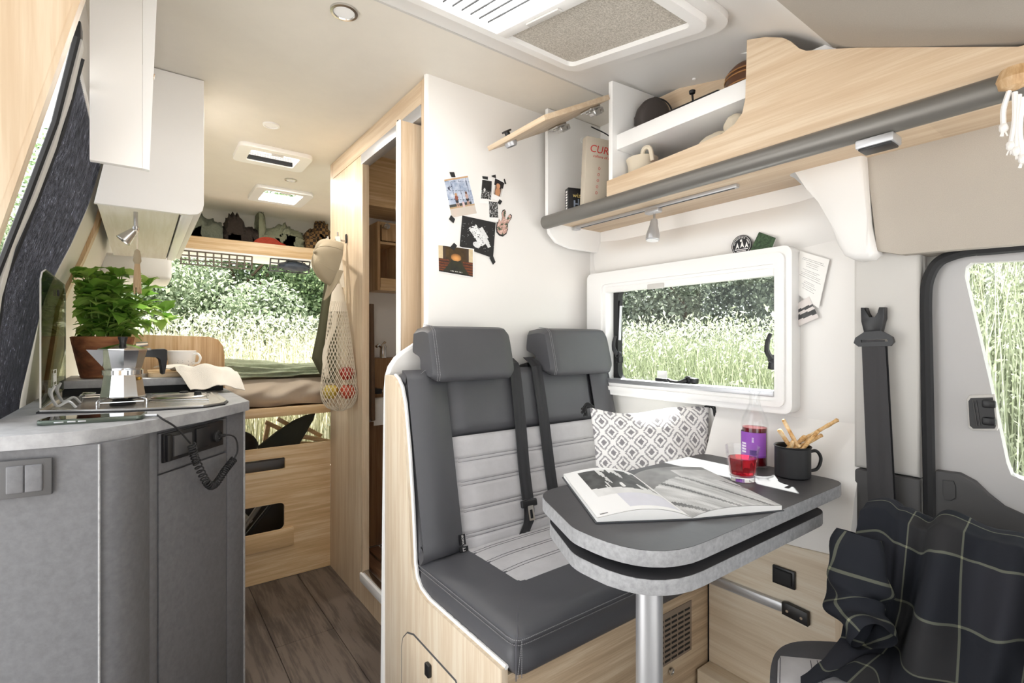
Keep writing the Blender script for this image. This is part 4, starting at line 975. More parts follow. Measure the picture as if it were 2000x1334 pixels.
fL = block(lb_, ltop, .010, .012); fR = block(rb_, rt_, .011, .005)
low = lambda f: (lambda a, b: Vector((f(a, b).x, f(a, b).y, max(Zb + .003, f(a, b).z - .0006))))
mk('page_block', solid(low(fL)), M['paper'], bk, smooth=50); mk('page_block', solid(low(fR)), M['paper'], bk, smooth=50)
def g3(v): v = max(0, min(255, int(v))); return (v, v, v)
def left_page(a, b):
    s = 1 - a
    if .34 < b < .93 and .16 < s < .93:
        v = n1(s * 7, b * 9); rk = n1(s * 14 + 3, b * 5 + s * 6)
        if b < .52 - .12 * s: return g3(205 + 30 * v)
        return g3(38 + 70 * v + (150 if rk > .58 and s > .35 else 0))
    if .06 < b < .34 and .38 < s < .93: return tuple(int(q_) for q_ in (206 + 20 * n1(s * 4, b * 4), 206 + 20 * n1(s * 4, b * 4), 216 + 20 * n1(s * 4, b * 4)))
    if .05 < s < .14 and .03 < b < .045: return (120, 120, 120)
    return (240, 240, 241)
def right_page(a, b):
    v = n2(a * 5, b * 5); rg = n2(a * 16 + b * 10, b * 3)
    if b > .72 - .30 * abs(a - .4): return g3(118 + 60 * v) if a < .45 or b > .9 else g3(165 + 70 * v)
    return g3(150 + 85 * rg - 70 * (abs((a * 1.4 + b * .9) % .5 - .25) < .035))
pagepic('left_page', fL, left_page); pagepic('right_page', fR, right_page)
# one loose page standing off the left half and one on the right
def lift(a, b):
    p = fL(a * .86, b); p.z += .012 * math.sin(PI * a) * (1 - b); return p
mk('turning_page', sheet(lambda a, b: fR(.02 + .5 * a, b) + Vector((0, 0, .004 * math.sin(PI * a) + .0004)), 14, 3, .0003), M['paper'], bk, smooth=60)
bpy.data.objects.remove(bpy.data.objects['turning_page'])
# ---------------- bottle, glass, mug with breadsticks
bc = PZ(1474, 911, ZT + .0006)
bo = thing('juice_bottle', 'clear glass bottle half full of red drink with a purple label', 'bottle', (bc.x, bc.y, ZT + .0008))
M['clear'] = newmat('bottle_glass')[0]; b_ = M['clear'].node_tree.nodes['Principled BSDF']; b_.inputs['Transmission Weight'].default_value = 1; b_.inputs['Roughness'].default_value = .01; b_.inputs['IOR'].default_value = 1.45; b_.inputs['Base Color'].default_value = (.97, .98, .98, 1)
M['drink'] = newmat('red_drink')[0]; b_ = M['drink'].node_tree.nodes['Principled BSDF']; b_.inputs['Transmission Weight'].default_value = .9; b_.inputs['Roughness'].default_value = .02; b_.inputs['IOR'].default_value = 1.33; b_.inputs['Base Color'].default_value = (.62, .012, .03, 1)
thin = M['glass']
mk('glass', lathe([(0, 0), (.030, 0), (.0335, .004), (.0335, .118), (.030, .134), (.018, .162), (.0135, .176), (.0135, .196), (.0155, .198), (.0155, .203), (.012, .203), (.0115, .178), (.016, .162), (.028, .133), (.0312, .118), (.0312, .006), (0, .005)], 40), thin, bo, world=False)
mk('drink', lathe([(0, .006), (.0300, .007), (.0306, .010), (.0306, .107), (0, .107)], 36), plain('dark_red_drink', '5e0c16', .12), bo, world=False)
lc = bpy.data.materials.new('purple_label'); 
lab_n = 60
def lbl(a, b): t = -PI * .5 + .35 + a * PI * 1.55; return Vector((.0339 * math.cos(t + .9), .0339 * math.sin(t + .9), .030 + .066 * b))
lb = mk('label', grid(lbl, 64, 44), M['print'], bo, world=False, smooth=180, fix=False)
def labpat(i):
    a = ((i % 64) + .5) / 64; b = ((i // 64) + .5) / 44
    if .40 < a < .53: return '3a0d2a'
    aa = a % .5
    if .08 < aa < .17 and .12 < b < .62 and int(b * 26) % 3: return 'efe6f4'
    if .24 < aa < .34 and .1 < b < .3: return '5a2d86'
    if .26 < aa < .30 and .6 < b < .8 and int(b * 40) % 2: return 'efe6f4'
    return 'a05cc4' if b > .06 else '8846ae'
colour_mesh(lb, lambda c, i: labpat(i))
gc = PZ(1450, 938, ZT + .0006)
gl = thing('drinking_glass', 'small faceted tumbler of red drink on the table', 'glass', (gc.x, gc.y, ZT + .0008))
mk('tumbler', lathe([(0, 0), (.0285, 0), (.030, .003), (.0395, .083), (.0385, .0845), (.0375, .083), (.0285, .016), (0, .013)], 12), thin, gl, world=False, smooth=0)
mk('base', lathe([(0, .001), (.028, .001), (.0285, .012), (0, .0125)], 12), M['clear'], gl, world=False, smooth=0)
mk('drink', lathe([(0, .0135), (.0280, .0165), (.0330, .056), (0, .056)], 12), M['drink'], gl, world=False, smooth=0)
mc = PZ(1548, 931, ZT + .0006)
em = thing('enamel_mug', 'matt black enamel mug holding breadsticks on the table', 'mug', (mc.x, mc.y, ZT + .0008))
mk('cup', lathe([(0, 0), (.036, 0), (.0405, .004), (.0405, .074), (.0425, .077), (.0415, .079), (.039, .076), (.039, .006), (0, .005)], 40), plain('matt_black_enamel', '1d1d1f', .55), em, world=False)
hdv = (CS, -SN); 
mk('handle', tube(bez([(hdv[0] * .039, hdv[1] * .039, .062), (hdv[0] * .060, hdv[1] * .060, .064), (hdv[0] * .071, hdv[1] * .071, .045), (hdv[0] * .062, hdv[1] * .062, .020), (hdv[0] * .039, hdv[1] * .039, .014)], 7), .004, 10), plain('matt_black_enamel_2', '1d1d1f', .5), em, world=False)
m_, nt_, bs_ = newmat('baked_breadstick'); nz = noise(nt_, 55, 5, .7); r2 = ramp(nt_, nz.outputs[0], [(.34, lin('a8743c')), (.5, lin('dfb47a')), (.68, lin('f0dcb8'))]); L(nt_, r2.outputs[0], bs_.inputs[0]); bs_.inputs['Roughness'].default_value = .75; bump(nt_, bs_, nz.outputs[0], .5, .003)
tips = [(1530, 820, .01), (1522, 840, -.01), (1548, 862, -.02), (1572, 852, .0), (1583, 857, .012), (1597, 843, .004), (1636, 820, -.004), (1560, 870, -.028), (1605, 850, .02)]
def segd(a, b, c, d):
    return min((a.lerp(b, i / 14) - c.lerp(d, j / 14)).length for i in range(15) for j in range(15))
placed = []
for k, (u, v, dd) in enumerate(tips):
    rr = random.Random(k); best = None; mc0 = Vector((mc.x, mc.y, ZT))
    for tr_y in range(500):   # lean each stick on the rim so that none runs through its neighbours or the mug
        e_ = dd + rr.uniform(-.022, .022) * (tr_y > 0); tip = PP(u, v, (mc.x, mc.y, 0), (SN, CS, 0)) + ray(u, v).normalized() * e_
        t_ = rr.uniform(0, 2 * PI); r0 = rr.uniform(0, .0295); rim = mc0 + Vector((r0 * math.cos(t_), r0 * math.sin(t_), .078)); dn = (rim - tip).normalized()
        if dn.z > -.2: continue
        n_ = 0; base = rim.copy()
        while base.z > ZT + .014 and (base - mc0).xy.length < .0305 and n_ < 60: base = base + dn * .002; n_ += 1
        base = base - dn * .002
        if base.z > ZT + .058: continue
        gap = min([segd(base, tip, a, b) for a, b in placed] or [1])
        if best is None or min(gap, .0125) > min(best[0], .0125): best = (gap, base, tip)
        if gap > .0125: break
    base, tip = best[1], best[2]; placed.append((base, tip)); C = [base.lerp(tip, i / 12) for i in range(13)]
    tag(mk('breadstick', tube(C + [tip + (tip - base).normalized() * .002], [.0042 + .0012 * rr.random() for _ in C] + [.0015], 8), m_, smooth=60), ['tallest upright breadstick in the black mug opposite its handle', 'thin breadstick crossing just beside the tallest upright one', 'short stub of breadstick at the mug rim below the upright pair', 'breadstick in the middle of the bunch leaning slightly', 'thin breadstick right behind the middle one', 'breadstick parallel to the longest leaning one', 'longest breadstick leaning far out over the mug handle', 'shortest breadstick stub lying low on the mug rim', 'breadstick hidden behind the leaning bunch'][k], 'breadstick', 'breadsticks in the black mug')
# ================================================================ WINDOW
wn = thing('window_1', 'white framed side window with black latches above the bench', 'window', (1.44, .98, .88)); wn['kind'] = 'structure'
outer = rrect(.628, 1.398, .882, 1.342, .022); 
mk('frame', prism(outer, 'X', 1.408, XR, [rrect(WIN[0], WIN[1], WIN[2], WIN[3], .02)], bev=0), M['white2'], wn)
mk('inner_frame', prism(rrect(.645, 1.382, .90, 1.325, .02), 'X', 1.400, 1.409, [rrect(WIN[0] - .014, WIN[1] + .016, WIN[2] - .016, WIN[3] + .010, .02)]), M['white2'], wn)
mk('sill_rail', box(1.404, 1.45, WIN[0], WIN[1], WIN[2] - .004, WIN[2] + .012, .002), M['alu'], wn)
mk('blind_rail', box(1.406, 1.43, WIN[0], WIN[1], WIN[3] - .022, WIN[3], .003), M['white2'], wn)
mk('blind_grip', box(1.398, 1.408, 1.035, 1.10, WIN[3] - .026, WIN[3] - .008, .003), M['plasticgrey'], wn)
mk('seal', prism(rrect(WIN[0] - .012, WIN[1] + .012, WIN[2] - .012, WIN[3] + .012, .03), 'X', 1.452, 1.478, [rrect(WIN[0] + .006, WIN[1] - .022, WIN[2] + .006, WIN[3] - .004, .035)]), M['rubber'], wn)
mk('pane', box(1.486, 1.490, WIN[0] - .02, WIN[1] + .02, WIN[2] - .02, WIN[3] + .02), M['acrylic'], wn)
for (y, z0_, z1_) in ((WIN[0] + .004, 1.10, 1.245), (WIN[1] - .028, 1.085, 1.215)):
    mk('stay_rod', tube([(1.455, y, z0_), (1.462, y, z1_)], .0055, 8), M['alu'], wn); mk('stay_end', tube([(1.462, y, z1_), (1.463, y, z1_ + .02)], .007, 8), M['black'], wn)
def latch(y, z, ang, s=1):
    R_ = Matrix.Translation((1.447, y, z)) @ Matrix.Rotation(ang, 4, 'X')
    g = merge(xf(lathe([(0, 0), (.013, 0), (.013, .010), (.008, .014), (0, .014)], 16), Matrix.Rotation(-PI / 2, 4, 'Y')), tube(bez([(-.012, 0, 0), (-.018, .012, .022), (-.016, .014, .05), (-.012, .010, .072)], 5), [.008] * 6 + [.007] * 5 + [.006] * 4 + [.005], 8), box(-.012, .012, -.009, .009, -.03, -.005, .003))
    return xf(g, R_)
mk('latch', latch(WIN[0] + .02, 1.03, .1), M['black'], wn); mk('latch', latch(WIN[1] - .035, 1.03, 0), M['black'], wn)
ql = PX(1345, 742, 1.445); mk('latch', latch(ql.y, ql.z, PI * .47 * -1), M['black'], wn)
qb = PX(1292, 743, 1.44); mk('lock_block', box(1.435, 1.455, qb.y - .024, qb.y + .024, qb.z - .006, qb.z + .008, .003), M['black'], wn)
qb = PX(1293, 731, 1.484); mk('sticker', box(1.4835, 1.4855, qb.y - .02, qb.y + .02, qb.z - .012, qb.z + .012), M['paper'], wn)
# stickers and notes round the window
def disc(n, r): return [(r * math.cos(2 * PI * k / n), r * math.sin(2 * PI * k / n)) for k in range(n)]
qs = PX(1446, 479, 1.415)
rs = thing('round_sticker', 'round black sticker with white mountain print above the window', 'sticker', tuple(qs))
Mx = basis((1.4205, qs.y, qs.z), (0, -1, 0), (0, 0, 1), (-1, 0, 0))
mk('backing', xf(prism(disc(40, .0305), 'Z', -.002, 0), Mx), M['black'], rs)
mk('ring', xf(tube([(p[0], p[1], 0) for p in disc(40, .0275)], .0006, 4, True), Mx), M['white2'], rs)
n3 = vnoise(5)
ST = [(-.018, -.010, .012, .020), (-.004, -.008, .013, .022), (.010, -.010, .012, .019)]
mt = merge(*[([(x, y, .0004), (x + w_ * .5, y + h_, .0004), (x + w_, y, .0004), (x + w_ * .5, y + .006, .0004)], [(0, 3, 1), (3, 2, 1)]) for x, y, w_, h_ in ST], box(-.020, .020, -.0125, -.0105, .0002, .0006), box(-.014, .014, -.017, -.015, .0002, .0006), box(-.008, .008, -.021, -.0195, .0002, .0006))
mk('mountain_print', xf(mt, Mx), M['white2'], rs, smooth=0)
word = 'ADVENTURE NOW'
for k, ch in enumerate(word):
    if ch == ' ': continue
    t = PI * (.93 - .86 * k / (len(word) - 1)); mk('lettering', xf(text_g(ch, .0068, .0002), Mx @ Matrix.Translation((.0225 * math.cos(t), .0225 * math.sin(t), .0005)) @ Matrix.Rotation(t - PI / 2, 4, 'Z')), M['white2'], rs)
mk('moon', xf(prism([(.004 * math.cos(t), .004 * math.sin(t)) for t in [.6 + k * .35 for k in range(13)]] , 'Z', .0002, .0006), Mx @ Matrix.Translation((0, .014, 0))), M['white2'], rs)
gs = [PX(u, v, 1.418) for u, v in [(1466, 489), (1507, 488), (1516, 465), (1483, 453)]]
gsk = thing('green_card', 'small green forest photo card tucked above the window frame', 'card', tuple(gs[0]))
n4 = vnoise(6)
o = mk('print', grid(lambda a, b: gs[0].lerp(gs[1], a).lerp(gs[3].lerp(gs[2], a), b) + Vector((-.0015, 0, 0)), 36, 30), M['print'], gsk, smooth=0, fix=False)
colour_mesh(o, lambda c, i: (lambda v: (int(30 + 55 * v), int(44 + 72 * v), int(32 + 44 * v)))(n4((i % 36) * .45, (i // 36) * .45)))
mk('backing', ([tuple(p) for p in gs] + [tuple(p + Vector((.0018, 0, 0))) for p in gs], [(0, 1, 2, 3), (7, 6, 5, 4), (0, 4, 5, 1), (1, 5, 6, 2), (2, 6, 7, 3), (3, 7, 4, 0)]), M['paper'], gsk, smooth=0)
def quadcard(nm, lab, cat, px, X, cols, fn, par=None):
    g_ = [PX(u, v, X) for u, v in px]; t = thing(nm, lab, cat, tuple(g_[0]))
    mk('paper', ([tuple(p + Vector((.0008, 0, 0))) for p in g_] + [tuple(p + Vector((.0016, 0, 0))) for p in g_], [(0, 1, 2, 3), (7, 6, 5, 4), (0, 4, 5, 1), (1, 5, 6, 2), (2, 6, 7, 3), (3, 7, 4, 0)]), M['paper'], t, smooth=0)
    o = mk('print', grid(lambda a, b: g_[0].lerp(g_[1], a).lerp(g_[3].lerp(g_[2], a), b), *cols), M['print'], t, smooth=0, fix=False)
    colour_mesh(o, lambda c, i: fn(((i % cols[0]) + .5) / cols[0], ((i // cols[0]) + .5) / cols[1])); return t
rr9 = random.Random(4); lens = [rr9.uniform(.35, .8) for _ in range(20)]
def note(a, b):
    if b > .9 or b < .2: return 'f5f3ef'
    k = int((b - .2) / .7 * 17); f = ((b - .2) / .7 * 17) % 1
    if k in (5, 11): return 'f5f3ef'
    if .3 < f < .62 and abs(a - .5) < lens[k] / 2 and (int(a * 90 + k * 3) % 5) not in (0,): return 'a9a6a5'
    return 'f5f3ef'
quadcard('handwritten_note', 'white sheet with a handwritten poem on the wall beside the window', 'note', [(1551, 571), (1599, 602), (1620, 507), (1562, 490)], 1.448, (80, 85), note)
n5 = vnoise(8)
def lake(a, b): v = n5(a * 4, b * 7); return g3(55 + 40 * v) if (.62 < b + .1 * a < .74 or .28 < b + .1 * a < .46 + .08 * v) else (226, 218, 214)
quadcard('photo_print', 'small photo of a dark shoreline stuck under the handwritten note', 'photo', [(1560, 637), (1599, 620), (1580, 579), (1552, 596)], 1.446, (26, 22), lake)
# ================================================================ RIGHT OVERHEAD CUPBOARD
XO = 1.20
oh = thing('wall_cupboard', 'long open oak wall cupboard with grey rail above the side window', 'cupboard', (1.33, .8, 1.5))
ye, yd = 1.375, 1.085
def po(u, v, X=XO): return PX(u, v, X)
ep_ = [(1.19, 1.50), (1.19, 1.905), (1.215, 1.925), (XR, 1.925), (XR, 1.43), (1.27, 1.44), (1.215, 1.462)]
epp = [(1.186, 1.515), (1.186, 1.928), (XR, 1.928), (XR, 1.43), (1.30, 1.43), (1.23, 1.445), (1.197, 1.475)]
mk('end_panel', prism(epp, 'Y', ye, ye + .016, bev=.002), M['white2'], oh)
mk('divider', prism([(1.196, 1.53), (1.196, 1.905), (XR, 1.922), (XR, 1.53)], 'Y', yd - .010, yd + .006, bev=.001), M['white2'], oh)
mk('base_board', box(1.19, XR, .30, ye, 1.512, 1.528, .001), M['oak_y'], oh)
mk('cab_base_board', prism([(1.19, -.1), (1.19, .30), (1.40, .30), (1.36, .16), (1.30, -.1)], 'Z', 1.512, 1.528), M['oak_y'], oh)
mk('back_board', box(XR - .02, XR - .004, .45, ye, 1.528, 1.82), M['white'], oh)
# oak front with the cut-out
fpx = [(1190, 386), (1190, 346), (1369, 285), (1418, 264), (1442, 246), (1457, 224), (1463, 196), (1465, 82), (1500, 77), (1535, 78), (1552, 86), (1566, 100), (1580, 105), (1680, 98), (1800, 98), (1985, 106), (1990, 160)]
fp_ = yz([po(u, v) for u, v in fpx]); fp_ = [(yd + .004, 1.532), (yd + .004, 1.588), ] + fp_[2:15] + [(.165, 1.575), (-.1, 1.55), (-.1, 1.532)]
mk('front_panel', prism(fp_, 'X', XO - .016, XO, bev=.001), M['oak_y'], oh)
q0, q1 = po(1330, 232, 1.22), po(1330, 262, 1.22)
mk('shelf', box(XO + .015, XR - .02, .45, yd - .010, 1.690, 1.738, .002), M['white2'], oh)
mk('inner_back', sheet(lambda a, b: Vector((XR - .03 - .03 * b, .45 + (yd - .46) * a, 1.738 + .16 * b)), 4, 4, .008), M['oak_y'], oh)
ce = bez([PX(u, v, 1.36) for u, v in [(1225, 190), (1262, 172), (1300, 158), (1380, 138), (1463, 124), (1560, 118)]], 6)
def cove(a, b):
    p = ce[int(round(a * (len(ce) - 1)))]; zc2 = float(np.interp(p.y, [.455, .5, .55, .63, 1.09, 1.13], [1.722, 1.762, 1.795, 1.826, 1.922, 1.93]))
    return Vector((1.36 - .09 * b + .015 * math.sin(PI * b), p.y, p.z + (max(zc2 - .002, p.z + .004) - p.z) * b))
mk('roof_moulding', sheet(cove, len(ce) - 1, 6, -.01), M['mould'], oh, smooth=70)
mk('moulding_lip', tube(ce, .006, 6), M['mould'], oh)
mk('screw_cap', lathe([(0, -.004), (.006, -.002), (.006, .002), (0, .004)], 10, tuple(PX(1356, 155, 1.35))), M['mould'], oh)
mk('rail', tube([(XO - .022, ye - .002, 1.511), (XO - .022, .5, 1.511), (XO - .022, -.1, 1.511)], .0235, 20), M['railgrey'], oh)
mk('rail_cap', lathe([(0, 0), (.0235, 0), (.0235, .006), (0, .008)], 20), M['railgrey'], oh)
rc = [x for x in bpy.data.objects if x.name.startswith('rail_cap')][-1]; rc.data.transform(MW['wall_cupboard']); rc.data.transform(Matrix.Translation((XO - .022, ye - .002, 1.511)) @ Matrix.Rotation(-PI / 2, 4, 'X')); rc.data.transform(MW['wall_cupboard'].inverted())
# open flap with hinges and push lock
hx, hz, fx_, fz = XO, 1.852, .927, 1.712
dv = Vector((fx_ - hx, 0, fz - hz)).normalized(); nv = Vector((dv.z, 0, -dv.x)); Ln = math.hypot(fx_ - hx, fz - hz)
MF = Matrix(((dv.x, 0, nv.x, hx), (0, 1, 0, 0), (dv.z, 0, nv.z, hz), (0, 0, 0, 1)))
if nv.z < 0: MF = Matrix(((dv.x, 0, -nv.x, hx), (0, 1, 0, 0), (dv.z, 0, -nv.z, hz), (0, 0, 0, 1)))
fl_ = mk('flap_door', xf(box(.004, Ln, yd, ye, 0, .015, .001), MF), M['oak_y'], oh)
for y in (yd + .06, ye - .07):
    mk('hinge', xf(merge(box(.012, .062, y - .024, y + .024, -.009, .0, .003), box(-.012, .035, y - .014, y + .014, -.026, -.007, .004), box(.03, .055, y - .01, y + .01, -.016, -.008, .003), tube([(0, y - .016, -.02), (0, y + .016, -.02)], .007, 8)), MF), M['steel'], fl_)
ym = (yd + ye) / 2
mk('push_lock', xf(lathe([(.019, -.014), (.021, -.006), (.021, 0), (0, 0), (0, -.016), (.017, -.016)], 20), MF @ Matrix.Translation((Ln - .055, ye - .055, 0))), M['alu'], fl_)
mk('lock_button', xf(merge(lathe([(0, .015), (.009, .015), (.009, .034), (0, .034)], 16), lathe([(0, .032), (.016, .032), (.017, .036), (0, .037)], 20)), MF @ Matrix.Translation((Ln - .055, ye - .055, 0))), M['black'], fl_)
mk('cable', tube(bez([(1.27, 1.24, 1.835), (1.32, 1.20, 1.80), (1.37, 1.17, 1.74), (1.40, 1.165, 1.69)], 6), .0022, 6), M['rubber'], oh)
for (u, v) in ((1138, 275), (1145, 312)):
    q = PY(u, v, ye - .001); mk('cover_cap', xf(lathe([(0, .002), (.011, .002), (.012, 0)], 18), Matrix.Translation(q) @ Matrix.Rotation(PI / 2, 4, 'X')), M['white2'], oh)
# things in the cupboard
def BX(u, v, Y): return PY(u, v, Y)
b0 = PX(1143, 410, 1.33); 
bxr = thing('document_box', 'beige magazine box printed CURA in red letters inside the cupboard', 'box', (1.335, 1.20, 1.5285))
p0, p1 = PY(1138, 405, 1.21), PY(1150, 285, 1.21)
bx0 = p0.x; 
Mb = Matrix.Translation((bx0 - .005, 1.20, 1.5285)) @ Matrix.Rotation(-.30, 4, 'Z') @ Matrix.Rotation(.05, 4, 'Y')
mk('carton', xf(box(0, .125, 0, .03, 0, .245, .001), Mb), plain('beige_carton', 'c9bfae', .7), bxr)
Mt_ = Mb @ Matrix(((1, 0, 0, 0), (0, 0, -1, -.0003), (0, 1, 0, 0), (0, 0, 0, 1)))
red = plain('red_print', 'c8372f', .6)
mk('lettering', xf(text_g('CURA', .036, .0002, 'LEFT', .15), Mt_ @ Matrix.Translation((.012, .205, 0))), red, bxr)
mk('lettering', xf(text_g('culture of s', .0135, .0002, 'LEFT', .2), Mt_ @ Matrix.Translation((.026, .182, 0))), red, bxr)
for k in range(5): mk('ring_print', xf(tube([(.0035 * math.cos(t), .0045 * math.sin(t), 0) for t in [q * PI / 5 for q in range(10)]], .0007, 4, True), Mt_ @ Matrix.Translation((.052 - .0018 * k, .142 - .021 * k, 0))), red, bxr)
bq = PY(1112, 405, 1.27)
bkk = thing('dark_book', 'small black card game box with yellow lettering beside the beige box', 'box', (bq.x, 1.27, 1.5285))
Mk_ = Matrix.Translation((bq.x, 1.275, 1.5285)) @ Matrix.Rotation(-.35, 4, 'Z')
mk('case', xf(box(0, .065, 0, .03, 0, .088, .001), Mk_), M['black'], bkk)
Mq = Mk_ @ Matrix(((1, 0, 0, 0), (0, 0, -1, -.0003), (0, 1, 0, 0), (0, 0, 0, 1)))
mk('lettering', xf(text_g('wiz', .022, .0002, 'LEFT', .1), Mq @ Matrix.Translation((.016, .062, 0))), plain('yellow_print', 'd9c27a', .6), bkk)
mk('figure_print', xf(merge(box(.02, .026, .012, .045, 0, .0003), box(.026, .038, .03, .035, 0, .0003), box(.036, .04, .01, .05, 0, .0003)), Mq), plain('blue_grey_print', '8d97a8', .6), bkk)
Ms_ = Mk_ @ Matrix(((0, 0, -1, -.0003), (-1, 0, 0, .03), (0, 1, 0, 0), (0, 0, 0, 1)))
mk('spine_print', xf(merge(*[box(.009, .021, .006 + .0095 * k, .012 + .0095 * k, 0, .0003) for k in range(8)]), Ms_), M['paper'], bkk)
lc_ = PX(1172, 386, 1.235)
tag(mk('black_jar', lathe([(0, 0), (.022, 0), (.0225, .002), (.0225, .024), (.020, .028), (0, .029)], 28, (1.245, 1.125, 1.5285)), M['black']), 'low round black jar standing before the beige box', 'jar')
ca = PX(1263, 225, 1.30)
cs_ = thing('camera_case', 'dark brown zipped hard case on the upper cupboard shelf', 'case', (1.30, yd - .11, 1.7385))
mk('shell', xf(prism(rrect(-.05, .05, 0, .115, .045, 8), 'Y', -.028, .028, bev=.012), Matrix.Translation((1.32, yd - .068, 1.7385)) @ Matrix.Rotation(-.5, 4, 'Z')), plain('dark_brown_shell', '3d3633', .65), cs_, smooth=60)
mk('zip', xf(tube([(p[0], 0, p[1]) for p in rrect(-.0515, .0515, .001, .1165, .046, 8)], .0025, 5, True), Matrix.Translation((1.32, yd - .085, 1.7385)) @ Matrix.Rotation(-.5, 4, 'Z')), M['rubber'], cs_)
cg = thing('action_camera', 'small black camera clamp with a ball knob on the upper shelf', 'clamp', (1.28, .80, 1.738))
mk('body', prism(rrect(.76, .90, 1.24, 1.30, .02), 'X', 0, 1) if False else box(1.24, 1.30, .74, .90, 1.738, 1.758, .006), M['black'], cg)
mk('knob', merge(tube([(1.26, .83, 1.755), (1.26, .833, 1.785)], .003, 6), xf(lathe([(0, -.008), (.008, -.004), (.009, .004), (0, .009)], 12), Matrix.Translation((1.26, .833, 1.79)))), M['black'], cg)
jr = thing('brown_jar', 'round brown striped pot on the upper cupboard shelf', 'pot', (1.33, .62, 1.738))
mk('pot', lathe([(0, 0), (.04, 0), (.062, .02), (.066, .045), (.058, .075), (.045, .088), (0, .088)], 32, (1.33, .70, 1.738)), plain('brown_glaze', '5b3a26', .3), jr)
for z, r_ in ((.03, .0655), (.052, .0658), (.064, .0635)): mk('band', tube([(1.33 + r_ * math.cos(t), .70 + r_ * math.sin(t), 1.738 + z) for t in [k * PI / 16 for k in range(32)]], .0018, 5, True), plain('gold_band', 'a5774a', .4), jr)
pg = thing('drawstring_pouch', 'cream cotton pouch tied with black cord in the lower compartment', 'pouch', (1.27, .70, 1.5285))
mk('pouch', blob((1.27, .76, 1.585), .05, .07, .062, 3, .10, freq=2.2, flat=.055), M['cotton'], pg, smooth=180)
mk('neck', blob((1.262, .705, 1.652), .022, .028, .026, 9, .14, freq=2.5), M['cotton'], pg, smooth=180)
mk('cord', merge(tube([(1.262 + .019 * math.cos(t), .718 + .017 * math.sin(t), 1.635) for t in [k * PI / 6 for k in range(12)]], .003, 5, True), tube(bez([(1.244, .722, 1.635), (1.226, .735, 1.622), (1.220, .738, 1.600)], 4), .002, 5), tube(bez([(1.244, .718, 1.635), (1.226, .722, 1.62), (1.218, .735, 1.602)], 4), .002, 5)), M['rubber'], pg)
tag(mk('copper_bowl', lathe([(.02, 0), (.05, .01), (.07, .05), (.068, .05), (.048, .014), (0, .006), (0, 0)], 28, (1.34, .60, 1.5285)), plain('copper', '9a6a42', .35, .8)), 'brown bowl lying behind the cream pouch', 'bowl')
wb = thing('wicker_pouch', 'small cream and tan fabric basket at the left end of the lower compartment', 'basket', (1.27, 1.01, 1.5285))
mk('basket', lathe([(0, 0), (.034, 0), (.040, .05), (.045, .112), (.050, .128), (.042, .132), (.036, .112), (.030, .01), (0, .006)], 24, (1.275, 1.022, 1.5285)), M['cotton'], wb)
mk('handle', tube(bez([(1.245, 1.0, 1.65), (1.24, .985, 1.672), (1.245, .968, 1.668), (1.25, .962, 1.63)], 6), .007, 8), M['cotton'], wb)
tag(mk('red_pouch', blob((1.30, .935, 1.583), .03, .025, .06, 4, .1, freq=2.2, flat=.054), plain('red_cloth', 'b8452f', .8), smooth=180), 'small red cloth bundle beside the fabric basket', 'pouch')
# light rail and spot under the cupboard
lr = thing('light_rail', 'silver light rail with one spot lamp under the oak cupboard', 'light rail', (1.29, .95, 1.512))
r0, r1 = PZ(1125, 445, 1.508), PZ(1440, 361, 1.508); r1 = Vector((r0.x, r1.y, r1.z)); xr = (r0.x + PZ(1440, 361, 1.508).x) / 2
mk('rail', box(xr - .008, xr + .008, r1.y, r0.y, 1.502, 1.512, .001), M['alu'], lr)
mk('slot', box(xr - .0025, xr + .0025, r1.y + .01, r0.y - .03, 1.5012, 1.5025), M['rubber'], lr)
mk('end_cap', box(xr - .011, xr + .011, r0.y - .018, r0.y + .004, 1.497, 1.512, .002), M['alu'], lr)
sp0 = PX(1278, 405, xr)
mk('adapter', box(xr - .012, xr + .012, sp0.y - .022, sp0.y + .03, 1.488, 1.503, .003), M['alu'], lr)
q = PX(1272, 432, xr); mk('stem', tube([(xr, sp0.y, 1.49), (xr, sp0.y, q.z)], .004, 8), M['steel'], lr)
hv = Vector((-.12, .02, -1)).normalized(); rt = Matrix.Translation((xr, sp0.y, q.z + .004)) @ hv.to_track_quat('Z', 'Y').to_matrix().to_4x4()
mk('spot_head', xf(lathe([(0, 0), (.010, .001), (.013, .014), (.013, .02), (.021, .050), (.0215, .066), (.019, .068), (0, .064)], 24), rt), M['alu'], lr)
mk('diffuser', xf(lathe([(.0175, .0675), (.019, .070), (.010, .0705), (0, .071), (0, .0675)], 20), rt), M['opal'], lr)
# black sensor box on the rail
sb_ = thing('sensor_box', 'black rectangular control box fixed under the grey rail', 'control box', tuple(PX(1710, 275, 1.19)))
q0, q1 = PZ(1672, 272, 1.487), PZ(1748, 262, 1.487)
yq0, yq1 = po(1675, 272, 1.18).y, po(1750, 262, 1.18).y
mk('case', box(1.165, 1.215, yq1, yq0, 1.470, 1.4875, .003), M['alu'], sb_); mk('face', box(1.169, 1.211, yq1 + .004, yq0 - .004, 1.466, 1.471, .002), M['black'], sb_)
